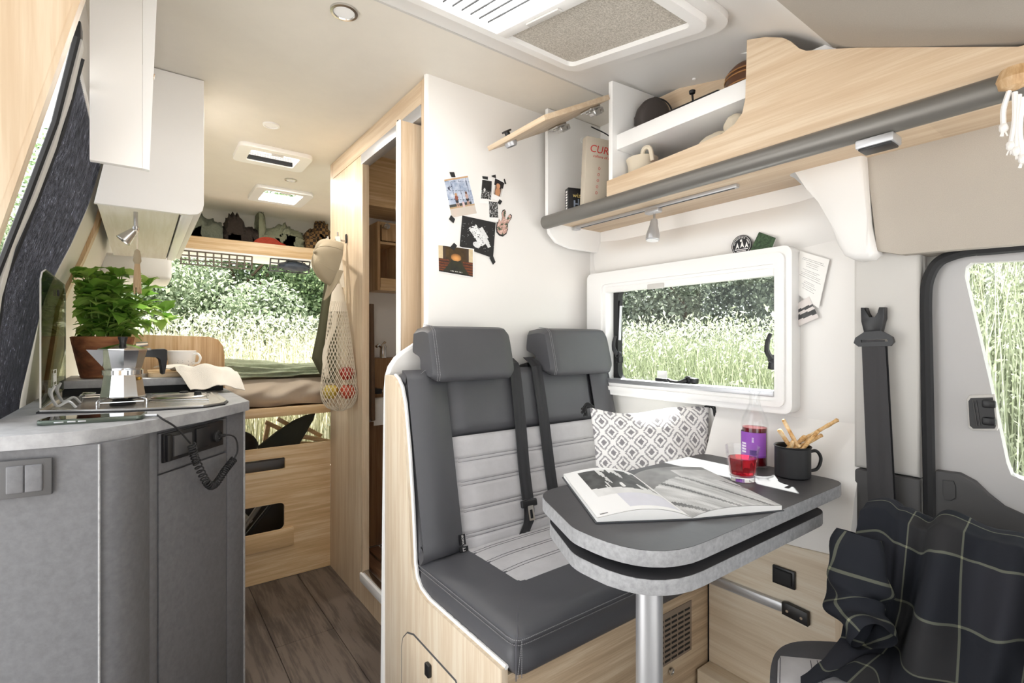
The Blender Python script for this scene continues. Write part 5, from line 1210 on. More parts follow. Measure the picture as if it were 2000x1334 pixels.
# macrame hanging at the cab end
mh = PX(1985, 150, 1.165)
mc_ = thing('macrame_hanger', 'white macrame cords hanging from a wooden ring at the cab end', 'macrame', tuple(mh))
mk('wooden_ring', xf(lathe([(0, -.02), (.022, -.014), (.026, 0), (.02, .018), (0, .022)], 16), Matrix.Translation(mh + Vector((.0, 0, -.005)))), M['honey_z'], mc_)
rr = random.Random(2)
for (u, v, u2, v2) in ((1972, 175, 1960, 250), (1982, 180, 1974, 285), (1990, 185, 1985, 295), (1998, 190, 1998, 310)):
    a_, b_ = PX(u, v, 1.16), PX(u2, v2, 1.16)
    mk('cord', tube(bez([a_, a_.lerp(b_, .5) + Vector((0, rr.uniform(-.004, .004), 0)), b_], 6), .0038, 6), M['white'], mc_)
    mk('knot', merge(blob(tuple(b_), .006, .006, .008, 5, .1, 10, 8), *[tube([b_, b_ + Vector((rr.uniform(-.003, .003), rr.uniform(-.005, .005), -.014))], .0014, 4) for _ in range(5)]), M['white'], mc_)
# ================================================================ PHOTOS ON THE PARTITION
YPF = YP - .0005
def wallphoto(nm, lab, cat, px, border, fn, res, lift=.001, tapes=(), back='paper'):
    """px: four corners bl, br, tr, tl"""
    g_ = [PY(u, v, YPF - lift) for u, v in px]; t = thing(nm, lab, cat, tuple(g_[0]))
    n = Vector((0, .0008, 0))
    mk('paper', ([tuple(p) for p in g_] + [tuple(p + n) for p in g_], [(0, 1, 2, 3), (7, 6, 5, 4), (0, 4, 5, 1), (1, 5, 6, 2), (2, 6, 7, 3), (3, 7, 4, 0)]), M[back], t, smooth=0)
    l, r, b, tp = border
    at = lambda a, c: g_[0].lerp(g_[1], a).lerp(g_[3].lerp(g_[2], a), c)
    o = mk('print', grid(lambda a, c: at(l + (1 - l - r) * a, b + (1 - b - tp) * c) - Vector((0, .0005, 0)), *res), M['print'], t, smooth=0, fix=False)
    colour_mesh(o, lambda c, i: fn(((i % res[0]) + .5) / res[0], ((i // res[0]) + .5) / res[1]))
    for q in tapes:
        k = [PY(u, v, YPF - lift - .0012) for u, v in q]; mk('tape', ([tuple(p) for p in k] + [tuple(p + n) for p in k], [(0, 1, 2, 3), (7, 6, 5, 4), (0, 4, 5, 1), (1, 5, 6, 2), (2, 6, 7, 3), (3, 7, 4, 0)]), M['tape'], t, smooth=0)
    return t
v1, v2, v3, v4 = vnoise(21), vnoise(22), vnoise(23), vnoise(24)
def ell(a, b, ca, cb, ra, rb): return ((a - ca) / ra) ** 2 + ((b - cb) / rb) ** 2 < 1
def wallpic(a, b):
    if b < .22: return (214 - int(14 * v1(a * 6, b * 6)), 196, 184)
    if b > .955: return (196, 160, 120)
    for ca, top in ((.34, (140, 84, 70)), (.76, (190, 160, 150))):
        if ell(a, b, ca, .575, .05, .035): return (190, 150, 112) if ca < .5 else (112, 84, 70)
        if ell(a, b, ca, .49, .065, .07): return top
        if ell(a, b, ca, .405, .058, .06): return (52, 50, 56)
        if .22 < b < .37 and (abs(a - ca + .03) < .02 or abs(a - ca - .03) < .02): return (196, 158, 138)
    if abs(a - .56) < .05 and .2 < b < .36: return (216, 190, 190)
    if b < .26: return (188, 160, 124)
    if b < .34 and a < .9: return (70, 72, 70)
    q = (a * 3.2 + .4 * v1(a * 3, b * 3)) % 1; q2 = (b * 4.2 + .5 * a) % 1
    if (q < .06 or q2 < .04) and v1(a * 9, b * 9) > .42: return (92, 102, 124)
    if ell(a, b, .18, .76, .11, .06) and v1(a * 30, b * 30) > .5: return (60, 62, 80)
    w_ = v1(a * 7 + 2, b * 9); return (int(120 + 110 * w_), int(136 + 98 * w_), int(168 + 72 * w_))
wallphoto('colour_photo', 'large white bordered photo of two people before a painted wall', 'photo', [(881, 427), (933, 418), (914, 340), (865, 348)], (.03, .03, .02, .04), wallpic, (56, 72), tapes=[[(882, 346), (890, 346), (887, 336), (878, 336)], [(877, 428), (886, 436), (889, 428), (881, 420)]])
def dark1(a, b):
    w_ = v2(a * 9, b * 9); s = 28 + 26 * w_
    if b < .45: s += 150 * (v2(a * 20, b * 22) > .56)
    if ell(a, b, .3, .48, .09, .10): s = 220
    return g3(s)
wallphoto('instant_photo', 'white instant photo of a dark concert crowd with striped tape', 'photo', [(936, 396), (960, 399), (962, 348), (940, 345)], (.10, .06, .17, .12), dark1, (30, 36), .0014, tapes=[[(943, 349), (953, 351), (953, 345), (942, 344)]])
def por(a, b):
    if ell(a, b, .45, .62, .22, .16): return (206, 150, 112)
    if ell(a, b, .5, .22, .26, .3): return (196, 140, 100)
    if abs(a - .5) > .33 and b < .6: return (218, 214, 208)
    return (36, 32, 34) if b > .5 else (120, 96, 82)
wallphoto('instant_photo', 'tilted instant photo of a person in front of a dark background', 'photo', [(960, 387), (978, 395), (987, 356), (966, 345)], (.06, .08, .22, .06), por, (26, 34), .0022, tapes=[[(961, 345), (969, 348), (968, 341), (960, 343)], [(984, 350), (986, 360), (989, 359), (986, 349)]])
def grp(a, b): w_ = v3(a * 8, b * 9); return g3(30 + 60 * w_ + 140 * (v3(a * 16 + 4, b * 18) > .6))
wallphoto('instant_photo', 'small instant photo of a group of people above the black poster', 'photo', [(955, 433), (974, 434), (973, 395), (953, 393)], (.08, .04, .22, .0), grp, (26, 36), .0018, tapes=[[(972, 396), (977, 400), (981, 393), (976, 389)]])
def art(a, b):
    w_ = v4(a * 12, b * 12)
    x, y = a - .48, b - .52; r_ = x * .76 + y * .65; s_ = -x * .65 + y * .76
    if abs(r_) < .11 + .05 * w_ and abs(s_ + .02) < .30: return g3(214 + 30 * w_) if v4(a * 30, b * 30) > .36 else g3(60)
    for (ca, cb, l_, t_) in ((.66, .62, .17, .06), (.74, .46, .13, .045), (.80, .34, .10, .05)):
        x, y = a - ca, b - cb; r_ = x * .62 - y * .78; s_ = x * .78 + y * .62
        if abs(r_) < l_ and abs(s_) < t_: return g3(222)
    if ell(a, b, .48, .22, .11, .09) and w_ > .3: return g3(226)
    return g3(190) if v4(a * 46, b * 46) > .80 and .1 < b < .9 else (40, 39, 39)
wallphoto('black_poster', 'black square print with an abstract white shape', 'print', [(898, 481), (963, 504), (968, 435), (903, 421)], (0, 0, 0, 0), art, (84, 84), .0016, back='tape', tapes=[[(956, 503), (963, 517), (968, 512), (963, 499)]])
def tun(a, b):
    x = a - .5; w_ = v1(a * 8 + 5, b * 6)
    if ell(a, b, .5, .62, .15, .14): k_ = 1 - .5 * (((a - .5) / .15) ** 2 + ((b - .58) / .14) ** 2); return (int(90 + 130 * k_), int(56 + 100 * k_), int(30 + 60 * k_))
    if b < .05: return (28, 26, 26)
    if .075 < b < .11 and .33 < a < .68 and int(a * 60) % 3 and not .43 < a < .47 and not .55 < a < .58: return (214, 210, 204)
    if abs(x) < .10 + (.55 - b) * .55 and b < .56: return (int(38 + 22 * w_),) * 2 + (36,)
    if b < .52 and abs(x) > .2: return (int(76 + 70 * v1(a * 30, b * 30)), int(38 + 44 * v1(a * 30, b * 30)), 34) if int(b * 30) % 3 else (60, 42, 36)
    if b > .5 and abs(x) > .30: return (int(190 + 40 * w_), int(170 + 40 * w_), int(140 + 30 * w_)) if abs(x) > .38 else (70, 56, 46)
    return (int(52 + 40 * w_), int(40 + 30 * w_), 30)
wallphoto('tunnel_photo', 'landscape photo of a brown vaulted tunnel under the black poster', 'photo', [(856, 531), (926, 543), (926, 486), (855, 477)], (.015, .04, .03, .03), tun, (90, 66), .0024, tapes=[[(879, 483), (887, 489), (893, 480), (887, 474)]])
# hand-shaped sticker
hs = thing('hand_sticker', 'hand-shaped peace sign sticker with pink floral pattern', 'sticker', tuple(PY(980, 450, YPF)))
hp = [(969, 445), (971, 432), (974, 428), (977, 432), (980, 430), (981, 424), (980, 416), (982, 410), (986, 409), (988, 413), (987, 428), (990, 428), (994, 420), (997, 418), (1000, 421), (999, 426), (992, 437), (992, 448), (989, 457), (982, 462), (975, 460), (970, 454)]
cen = Vector((0, 0, 0))
k = [PY(u, v, YPF - .0012) for u, v in hp]
mk('outline', prism(xz(k), 'Y', YPF - .0014, YPF - .0002), M['tape'], hs)
cc_ = sum(k, Vector()) / len(k)
k2 = [cc_ + (p - cc_) * .90 for p in k]
mk('print', prism(xz(k2), 'Y', YPF - .0018, YPF - .0012), None, hs)
m_, nt_, bs_ = newmat('floral_print'); nz = noise(nt_, 70, 3, .6); r2 = ramp(nt_, nz.outputs[0], [(.36, lin('4c5a46')), (.46, lin('c79f92')), (.56, lin('e0c2b6')), (.64, lin('7a4a40'))]); r2.color_ramp.interpolation = 'CONSTANT'; L(nt_, r2.outputs[0], bs_.inputs[0]); 
[x for x in hs.children if x.name.startswith('print')][0].data.materials.append(m_)
# ================================================================ BED AND REAR
YB = 2.45
bp0, bp1 = PY(475, 1145, YB), PY(645, 1105, YB)
ztop = PY(640, 862, YB).z
hl = [[PY(u, v, YB) for u, v in q] for q in ([(440, 902), (557, 893), (557, 915), (440, 932)], [(440, 992), (548, 982), (556, 990), (556, 1022), (546, 1034), (440, 1052)])]
bpn = thing('storage_front_panel', 'oak panel with two cut-out grips closing the space under the bed', 'panel', (.48, YB, 0))
def rq(q, r_=.012):
    a0 = .215; a1 = max(p.x for p in q); b1 = q[1].z; b0 = min(p.z for p in q[2:4]) if len(q) == 4 else q[4].z
    return rrect(a0, a1, b0, b1, r_, 4)
h1_ = rrect(.15, hl[0][1].x, PY(555, 916, YB).z, PY(555, 893, YB).z, .008, 4); h2_ = rrect(.15, PY(556, 1000, YB).x, PY(545, 1036, YB).z, PY(548, 982, YB).z, .022, 5)
mk('panel', prism([(.10, .002), (XW - .0005, .002), (XW - .0005, ztop), (.10, ztop)], 'Y', YB, YB + .016, [h1_, h2_]), M['honey_x'], bpn)
q0, q1 = PY(474, 1044, YB), PY(573, 1028, YB); qz = PY(573, 1062, YB).z
mk('cover_board', box(.13, q1.x, YB - .010, YB - .0005, qz, q1.z + .001, .001), M['honey_x'], bpn)
bf = thing('bed_frame', 'wooden bed platform edge spanning the rear of the van', 'bed', (.8, 3.1, .7))
zb1, zb0 = PY(560, 795, YB - .02).z, PY(560, 808, YB - .02).z
mk('front_rail', box(.262, XW - .004, YB - .02, YB + .004, zb0 - .01, zb1, .002), M['honey_x'], bf)
mk('platform', box(.27, XR - .002, YB + .006, 3.9, zb0 + .005, zb1 - .004), M['honey_x'], bf)
mk('support', box(.30, .34, 3.84, 3.9, 0, zb0 + .005), M['honey_z'], bf)
mk('support', box(1.38, 1.42, 3.84, 3.9, 0, zb0 + .005), M['honey_z'], bf)
zm = PY(560, 742, YB).z
def matt(a, b): pass
mt_ = thing('mattress', 'beige sheeted mattress on the rear bed', 'mattress', (.8, 3.1, zb1))
def mfront(a, b):
    x = .29 + (XR - .31) * a; w_ = .010 * math.sin(a * 46 + 2 * math.sin(b * 5)) * math.sin(PI * b) + .006 * math.sin(a * 19 + b * 6)
    ang = PI * (b - .5); return Vector((x, max(YB + .035 - .045 * math.cos(ang) + w_, YB + .016 if x > .70 else 0), zb1 + .004 + (zm - zb1) * b + .004 * math.sin(a * 30) * (1 - b)))
mk('front_edge', sheet(mfront, 60, 14, .01), plain('beige_sheet', 'c6b6a2', .9, bumps=(400, .2)), mt_, smooth=80)
mk('core', box(.29, XR - .02, YB + .04, 3.86, zb1 + .001, zm, .02), plain('beige_sheet_2', 'b8a58f', .9), mt_)
def blk(a, b):
    x = .26 + .62 * a; wv = math.sin(a * 6 + 1) * .012
    rip = .007 * math.sin(b * 70 + 3 * math.sin(a * 7) + a * 5) + .005 * math.sin(b * 41 + a * 9)
    if b < .4:
        t = b / .4 * PI * .5; y = YB + .012 + .07 * (1 - math.cos(t)); z = zm + .020 + (.062 + wv - .018 * a) * math.sin(t); y -= rip * math.cos(t) * 1.3; z += rip * math.sin(t)
    else:
        k = (b - .4) / .6; y = YB + .082 + .6 * k; z = zm + .020 + (.062 + wv - .018 * a) * (1 - .55 * k) + rip
    return Vector((x, y, z))
tag(mk('blanket', sheet(blk, 40, 60, .006), plain('sage_muslin', 'a2aa90', .95, bumps=(350, .6, .002), mott=(60, .12)), smooth=80), 'sage green crinkled blanket on the rear bed', 'blanket')
# goods under the bed
Yg = 2.62
fp2 = [PY(u, v, Yg) for u, v in [(506, 872), (520, 862), (545, 842), (575, 822), (600, 811), (617, 808), (612, 822), (600, 842), (584, 862), (578, 875), (574, 960), (500, 960)]]
tag(mk('folded_chair_back', prism(xz(fp2), 'Y', Yg, Yg + .03, bev=.008), plain('dark_olive_canvas', '35372f', .85)), 'dark olive folded canvas chair back sticking up behind the oak panel', 'folding chair')
for k, (u0, v0, u1, v1, Y_, lab) in enumerate([(518, 858, 524, 828, 2.9, 'upright leg of the wooden stool stored under the bed'), (522, 826, 556, 842, 2.9, 'upper slanting rail of wooden stool stored under the bed'), (546, 820, 572, 834, 2.8, 'second rail of wooden stool stored under the bed'), (598, 836, 624, 850, 2.75, 'thick end of wooden pole stored under the bed'), (590, 852, 640, 862, 2.72, 'wooden pole lying along the top of the oak panel'), (578, 866, 628, 868, 2.70, 'thin wooden pole lying lowest behind the oak panel')]):
    a_, b_ = PY(u0, v0, Y_), PY(u1, v1, Y_); d_ = (b_ - a_).normalized(); 
    g_ = xf(box(-.01, (b_ - a_).length + .01, -.011, .011, -.011, .011, .002), basis(a_, d_, d_.cross(Vector((0, 1, 0))).cross(d_), d_.cross(Vector((0, 1, 0)))))
    tag(mk('wooden_pole', g_, M['honey_x']), lab, 'pole', 'wooden poles under the bed')
tag(mk('storage_bag', blob((.34, 2.70, .58), .11, .10, .07, 15, .1, freq=2.2), plain('black_bag', '201f1f', .8), smooth=180), 'black soft bag at the left behind the oak panel', 'bag')
tag(mk('crate', box(.20, .72, 2.56, 2.60, .425, .52, .004), plain('grey_tray', '6a6a6c', .5)), 'grey flat tray seen through the upper cut-out', 'tray')
for k, (x0, z0_, x1, z1_, r_, mm) in enumerate([(.30, .20, .40, .40, .012, 'alu'), (.34, .18, .50, .40, .012, 'railgrey'), (.38, .17, .58, .40, .010, 'black'), (.24, .38, .36, .18, .009, 'railgrey'), (.28, .40, .42, .22, .011, 'alu')]):
    tag(mk('chair_tube', tube([(x0, 2.52 + .03 * k, z0_), (x1, 2.53 + .03 * k, z1_)], r_, 10), M[mm]), ['bright metal tube leaning left in the lower cut-out', 'grey metal tube beside the bright one in lower cut-out', 'black metal tube at the right of lower cut-out', 'thin grey metal tube crossing left in lower cut-out', 'silver metal tube crossing low in lower cut-out'][k], 'tube', 'folded chair tubes')
tag(mk('black_panel_bag', box(.40, .70, 2.70, 2.72, .05, .50, .005), M['black']), 'black flat case standing behind the lower cut-out', 'case')
# upper rear shelf with clothes
YS = 3.52
s_ = [PY(u, v, YS) for u, v in [(365, 457), (611, 487), (607, 509), (355, 481)]]
zt_, zb_ = (s_[0].z + s_[1].z) / 2, (s_[2].z + s_[3].z) / 2
rs_ = thing('rear_shelf', 'wooden shelf above the rear opening holding folded clothes', 'shelf', (.7, 3.7, zb_))
mk('front_board', box(.14, XR - .005, YS, YS + .018, zb_, zt_, .002), M['honey_x'], rs_)
mk('shelf_board', box(.14, XR - .005, YS + .018, 3.945, zb_ + .004, zb_ + .02), M['white'], rs_)
mk('under_trim', box(.14, XR - .005, YS - .004, YS + .004, zb_ - .012, zb_ - .001), M['white2'], rs_)
zc = zb_ + .02
def cloth(u, v, w_, h_, nm, lab, col, seed, freq=3.0, pat=None, dy=.17, extra=(), slot=None, yr=(.082, .40)):
    p = PY(u, v, YS + dy); rx = w_ * (YS + dy) / 974 / 1.06 / 2; rz = h_ * 3.6 / 974 / 1.06 / 2
    g_ = blob((p.x, YS + dy, zc + rz), rx, .10, rz * 1.12, seed, .20, 56, 32, freq, flat=rz)
    for (fx, fw, fh) in extra:
        x2 = p.x + (fx - .5) * 2 * rx; g_ = merge(g_, blob((x2, YS + dy - .02, zc + rz * fh), rx * fw, .085, rz * fh * 1.1, seed + int(fx * 50) + 7, .22, 44, 26, freq, flat=rz * fh))
    x0_, x1_ = (PY(q_, v, YS + .17).x for q_ in slot)
    g_ = ([(min(max(a_, x0_), x1_), min(max(b_, YS + yr[0]), YS + yr[1]), max(c_, zc + .001)) for a_, b_, c_ in g_[0]], g_[1])
    o = mk(nm, g_, pat or plain(nm + '_cloth_%d' % seed, col, .95, bumps=(38, .9, .012)), smooth=180); return tag(o, lab, 'clothes', 'clothes on the rear shelf')
cloth(400, 450, 72, 52, 'folded_jacket', 'grey green shiny jacket at the left end of the rear shelf', '6f7466', 31, 2.6, slot=(330, 432), extra=((.25, .5, 1.35),))
cloth(470, 455, 78, 46, 'dark_garment', 'crumpled black-brown garment beside the grey jacket on the shelf', '372f2a', 32, slot=(433, 500), extra=((.35, .4, 1.4), (.8, .35, .9)))
cloth(548, 465, 108, 50, 'sage_garment', 'crumpled sage grey hooded top in the middle of the shelf', '868a74', 33, 2.8, slot=(501, 590), extra=((.12, .22, 1.75), (.55, .4, 1.15)))
cloth(528, 474, 52, 27, 'red_garment', 'flat red garment under the sage top on the shelf', 'a8402c', 34, 2.2, dy=.05, slot=(480, 575), yr=(.022, .078))
m_, nt_, bs_ = newmat('brown_tartan'); tc = nt_.nodes.new('ShaderNodeTexCoord'); ck = nt_.nodes.new('ShaderNodeTexChecker'); ck.inputs['Scale'].default_value = 48; ck.inputs[1].default_value = (*lin('3a2f28'), 1); ck.inputs[2].default_value = (*lin('8a6a42'), 1); L(nt_, tc.outputs['Object'], ck.inputs[0]); L(nt_, ck.outputs[0], bs_.inputs[0]); bs_.inputs['Roughness'].default_value = .95
cloth(618, 468, 64, 56, 'tartan_shirt', 'rolled brown and orange checked shirt at the right end of the shelf', '6a4a30', 35, 2.8, m_, slot=(591, 660), extra=((.6, .5, 1.3),))
# net pockets under the shelf
def netpanel(u0, u1, v, nm, lab, col, n):
    a_, b_ = PY(u0, v, YS + .03), PY(u1, v + (u1 - u0) * .10, YS + .03); t = thing(nm, lab, 'storage net', tuple(a_)); z1_ = zb_ - .014
    L_ = b_.x - a_.x
    mk('net', merge(*[tube([(a_.x + L_ * k / n, YS + .02, z1_), (a_.x + L_ * k / n + .008, YS + .09, z1_ - .07)], .005, 5) for k in range(n + 1)], *[tube([(a_.x, YS + .02 + .07 * j / 3, z1_ - .07 * j / 3), (b_.x, YS + .02 + .07 * j / 3, z1_ - .07 * j / 3)], .0045, 5) for j in range(4)]), plain(nm + '_grey', col, .7), t)
    return t
netpanel(352, 492, 492, 'storage_net', 'grey lattice storage net under the left part of the shelf', '6f6a62', 9)
t_ = netpanel(528, 605, 510, 'storage_net', 'grey net with stored blue straps under the right part of the shelf', '55585c', 5)
q = PY(575, 520, YS + .06); mk('strap_bundle', blob(tuple(q), .09, .04, .03, 41, .2, 24, 14), plain('blue_grey_strap', '4a525e', .6), t_, smooth=180)
# ================================================================ HOOKS, CAP, TOWEL, NET BAG ON THE AISLE WALL
def hook(u, v, lab):
    p = PX(u, v, XW - .003); t = thing('wall_hook', lab, 'hook', tuple(p))
    mk('plate', box(XW - .008, XW - .0032, p.y - .008, p.y + .008, p.z - .03, p.z + .01, .002), M['black'], t)
    mk('prong', tube(bez([(XW - .006, p.y, p.z - .02), (XW - .03, p.y, p.z - .018), (XW - .04, p.y, p.z - .002), (XW - .042, p.y, p.z + .014)], 5), .0045, 8), M['steel'], t); return p
h1 = hook(657, 470, 'black hook carrying the khaki cap and the olive cloth'); h2 = hook(677, 462, 'black hook carrying the net bag')
# olive cloth
hx1 = XW - .035
def oliv(a, b):
    PT, NV = (.69, 2.30, 1), (SN, CS, 0)
    L0 = [PP(u, v, PT, NV) for u, v in [(646, 478), (632, 560), (620, 640), (608, 700), (634, 748)]]; R0 = [PP(u, v, PT, NV) for u, v in [(658, 478), (658, 560), (659, 640), (659, 700), (656, 748)]]
    i = b * 4; k = min(3, int(i)); t = i - k
    return L0[k].lerp(L0[k + 1], t).lerp(R0[k].lerp(R0[k + 1], t), a) + Vector((SN, CS, 0)) * (.008 * math.sin(a * 9 + b * 2) * min(1, b * 3))
tag(mk('olive_cloth', sheet(oliv, 24, 40, .004), M['olive'], smooth=80), 'olive green waffle cloth hanging from the left hook', 'cloth')
# khaki cap, hung by its strap: crown bulging out, peak hanging down
cp = thing('cap', 'khaki baseball cap hanging from the left hook over the olive cloth', 'cap', tuple(PX(636, 512, .655)))
cc1 = PP(648, 512, C0 + Vector((SN, CS, 0)) * 2.03, (SN, CS, 0))
cz = (Vector((CS, -SN, 0)) * -.80 + Vector((0, 0, .22)) + Vector((-SN, -CS, 0)) * .55).normalized(); cyv = (Vector((0, 0, 1)) - cz * cz.z).normalized(); cxv = cyv.cross(cz)
capM = basis(cc1, cxv, cyv, cz)
def crown(a, b):
    t = 2 * PI * a; ph = PI * .5 * b; r_ = math.cos(ph) ** .62 if b < 1 else 0; w_ = 1 + .05 * math.sin(3 * t + 3 * b) * (1 - b) + .03 * math.sin(8 * t - 6 * b) * (1 - b)
    return capM @ Vector((.066 * r_ * w_ * math.cos(t), .092 * r_ * w_ * math.sin(t) + .016 * b, -.02 + .092 * math.sin(ph) * (1 + .05 * math.sin(5 * t))))
mk('crown', grid(crown, 40, 16, True), M['khaki'], cp, smooth=180)
mk('crown_seam', merge(*[tube([crown(k / 6 + .08, b / 10) + cz * .0006 for b in range(10)], .0011, 4) for k in range(6)]), M['khaki'], cp)
def peak(a, b):
    t = PI * (1.12 + .76 * a); e = math.sin(PI * a) ** .6
    return capM @ Vector((.068 * math.cos(t) * (1 + .1 * b), .094 * math.sin(t) - .066 * b * e, -.016 + .028 * b * math.sin(PI * a) - .02 * b))
mk('peak', sheet(peak, 18, 6, .003), M['khaki'], cp, smooth=80)
mk('strap', tube(bez([capM @ Vector((0, .085, -.018)), h1 + Vector((-.045, 0, .002)), capM @ Vector((.02, .08, -.02))], 8), .004, 6), M['khaki'], cp)
# string bag with fruit
h2t = Vector((XW - .04, h2.y, h2.z))
nb = thing('string_bag', 'cream cotton net bag with fruit hanging from the right hook', 'bag', tuple(PX(662, 800, .66)))
zt1, zbm = PX(672, 590, .66).z, PX(662, 803, .66).z
bcx = PX(660, 720, .655)
def bagc(b): return Vector((.682 - .016 * b, h2.y - .03 - .07 * b, 0))
def bagp(t, b):
    z = zt1 + .10 - (zt1 + .10 - zbm) * b; w_ = .016 + .070 * (max(0, b) ** .8) * (1 if b < .82 else math.sqrt(max(0, 1 - ((b - .82) / .18) ** 2)))
    c = bagc(b); side = Vector((CS, -SN, 0)); fw = Vector((SN, CS, 0))
    return Vector((c.x, c.y, z)) + side * (w_ * math.cos(t)) + fw * (w_ * .62 * math.sin(t))
NS, NR = 26, 34; wires = []
for d_ in (1, -1):
    for k in range(NS): wires.append(tube([bagp(2 * PI * (k / NS + d_ * .55 * r_ / NR), .16 + .84 * r_ / NR) for r_ in range(NR + 1)], .0013, 4))
mk('net', merge(*wires), M['cotton'], nb, fix=False, smooth=0)
def band(a, b):
    t = 2 * PI * a; return bagp(t, .02 + .22 * b)
mk('cotton_band', grid(band, 26, 6, True), M['cotton'], nb, smooth=80)
def strap(s):
    p0 = Vector((h2t.x, h2t.y, h2t.z - .006)); p1 = bagp(0 if s > 0 else PI, .05)
    def f(a, b):
        p = p0.lerp(p1, b); p += Vector((CS, -SN, 0)) * (.022 * (a - .5) * (1 - .2 * b)) + Vector((-SN, -CS, 0)) * .004 * s; return p
    return f
mk('strap', sheet(strap(1), 4, 12, .003), M['cotton'], nb); mk('strap', sheet(strap(-1), 4, 12, .003), M['cotton'], nb)
def tail(a, b):
    p = bagp(PI * 1.12, .20 + .55 * b) + Vector((-SN, -CS, 0)) * .010 + Vector((CS, -SN, 0)) * (.020 * (a - .5) + .012 * math.sin(b * 7) + .02); return p
mk('loose_strap', sheet(tail, 4, 20, .003), M['cotton'], nb, smooth=80)
frt = [((.0), .86, .033, 'bd4a30', 'red apple lying low in the net bag', 1), (PI, .86, .033, 'c9b04a', 'yellow green apple lying low in the net bag', 2), (.4, .72, .032, 'a83226', 'dark red apple resting above the others in the net bag', 3)]
for ang_, b_, r_, col, lab, sd_ in frt:
    c = bagp(0, b_); cc2 = bagc(b_); c = Vector((cc2.x, cc2.y, c.z)) + Vector((CS, -SN, 0)) * (.036 * math.cos(ang_))
    prf = [(r_ * q_, r_ * z_) for q_, z_ in [(0, -.78), (.25, -.86), (.6, -.74), (.9, -.3), (1, .1), (.9, .55), (.6, .85), (.25, .88), (0, .72)]]
    t = thing('apple', lab, 'apple', tuple(c), group='fruit in the net bag'); mk('flesh', lathe(prf, 24, tuple(c)), plain('apple_skin_%d' % sd_, col, .35, mott=(30, .25)), t, smooth=60); mk('stalk', tube([c + Vector((0, 0, r_ * .72)), c + Vector((.004, 0, r_ * 1.02))], .0016, 5), M['brown_z'], t)
# ================================================================ WASHROOM FITTINGS
wc = thing('washroom_cabinet', 'open honey wood wall cabinet in the washroom', 'cabinet', (1.1, 2.36, 1.33))
mk('side_panel', box(.908, .922, 2.296, 2.428, 1.327, 1.655, .001), M['honey_z'], wc)
mk('top_panel', box(.922, 1.40, 2.296, 2.428, 1.64, 1.655), M['honey_x'], wc); mk('bottom_panel', box(.922, 1.40, 2.296, 2.428, 1.327, 1.342), M['honey_x'], wc)
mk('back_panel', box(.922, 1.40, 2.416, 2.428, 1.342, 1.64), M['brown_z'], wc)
mk('divider', box(1.005, 1.017, 2.298, 2.416, 1.342, 1.64), M['honey_z'], wc); mk('shelf', box(.922, 1.40, 2.30, 2.416, 1.55, 1.562), M['honey_x'], wc)
mk('front_lip', box(.922, 1.40, 2.292, 2.30, 1.342, 1.385, .001), M['honey_x'], wc); mk('small_door', box(.926, 1.0, 2.288, 2.296, 1.565, 1.648, .002), M['honey_z'], wc)
mk('knob', xf(lathe([(0, 0), (.008, 0), (.009, .02), (.014, .03), (.014, .045), (0, .048)], 16), Matrix.Translation((.935, 2.288, 1.625)) @ Matrix.Rotation(PI / 2, 4, 'X')), M['chrome'], wc)
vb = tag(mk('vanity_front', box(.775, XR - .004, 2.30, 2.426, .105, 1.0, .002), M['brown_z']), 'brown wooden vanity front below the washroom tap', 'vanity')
tpw = thing('washroom_tap', 'chrome tap on the washroom vanity', 'tap', tuple(PY(748, 698, 2.345)))
q = PY(748, 696, 2.345)
mk('body', lathe([(0, 0), (.018, 0), (.016, .006), (.016, .045), (.018, .055), (.012, .066), (0, .068)], 18, (q.x, q.y, 1.0005)), M['chrome'], tpw)
mk('spout', tube(bez([(q.x, q.y, 1.045), (q.x - .03, q.y - .02, 1.062), (q.x - .045, q.y - .03, 1.055)], 5), .007, 8), M['chrome'], tpw); mk('lever', tube([(q.x, q.y, 1.066), (q.x + .012, q.y, 1.078)], .006, 8), M['chrome'], tpw)
q = PY(722, 803, 2.20)
tr_ = thing('toilet_roll', 'white toilet paper roll on a black holder in the washroom', 'toilet roll', tuple(q))
Mr = Matrix.Translation((q.x + .005, 2.235, q.z)) @ Matrix.Rotation(PI / 2, 4, 'Y') 
mk('roll', xf(lathe([(.018, 0), (.055, 0), (.055, .10), (.018, .10), (.018, 0)], 30), Mr), M['paper'], tr_)
mk('loose_sheet', sheet(lambda a, b: Vector((q.x + .012 + .095 * a, 2.178 + .004 * b, q.z + .02 - .085 * b)), 4, 6, .0008), M['paper'], tr_)
mk('holder', box(q.x + .0, q.x + .06, 2.20, 2.302, q.z + .075, q.z + .098, .003), M['black'], tr_)
mk('spindle', tube([(q.x - .004, 2.235, q.z), (q.x + .11, 2.235, q.z)], .008, 8), M['black'], tr_)
mk('bracket', tube(bez([(q.x + .06, 2.22, q.z + .085), (q.x + .09, 2.215, q.z + .08), (q.x + .11, 2.225, q.z + .05), (q.x + .11, 2.235, q.z)], 5), .004, 6), M['chrome'], tr_)
def btow(a, b): return Vector((XW + .045 + .018 * math.sin(a * 7) + .01 * b, 2.06 + .07 * a + .01 * b, 1.24 - .50 * b))
tag(mk('brown_towel', sheet(btow, 14, 20, .008), plain('brown_terry', '6d5542', .98, bumps=(300, .8, .004)), smooth=80), 'brown towel hanging inside the washroom doorway', 'towel')
q = PX(738, 313, 1.0); t = thing('ceiling_light', 'round dark ceiling light inside the washroom', 'light', (q.x, q.y, 1.925))
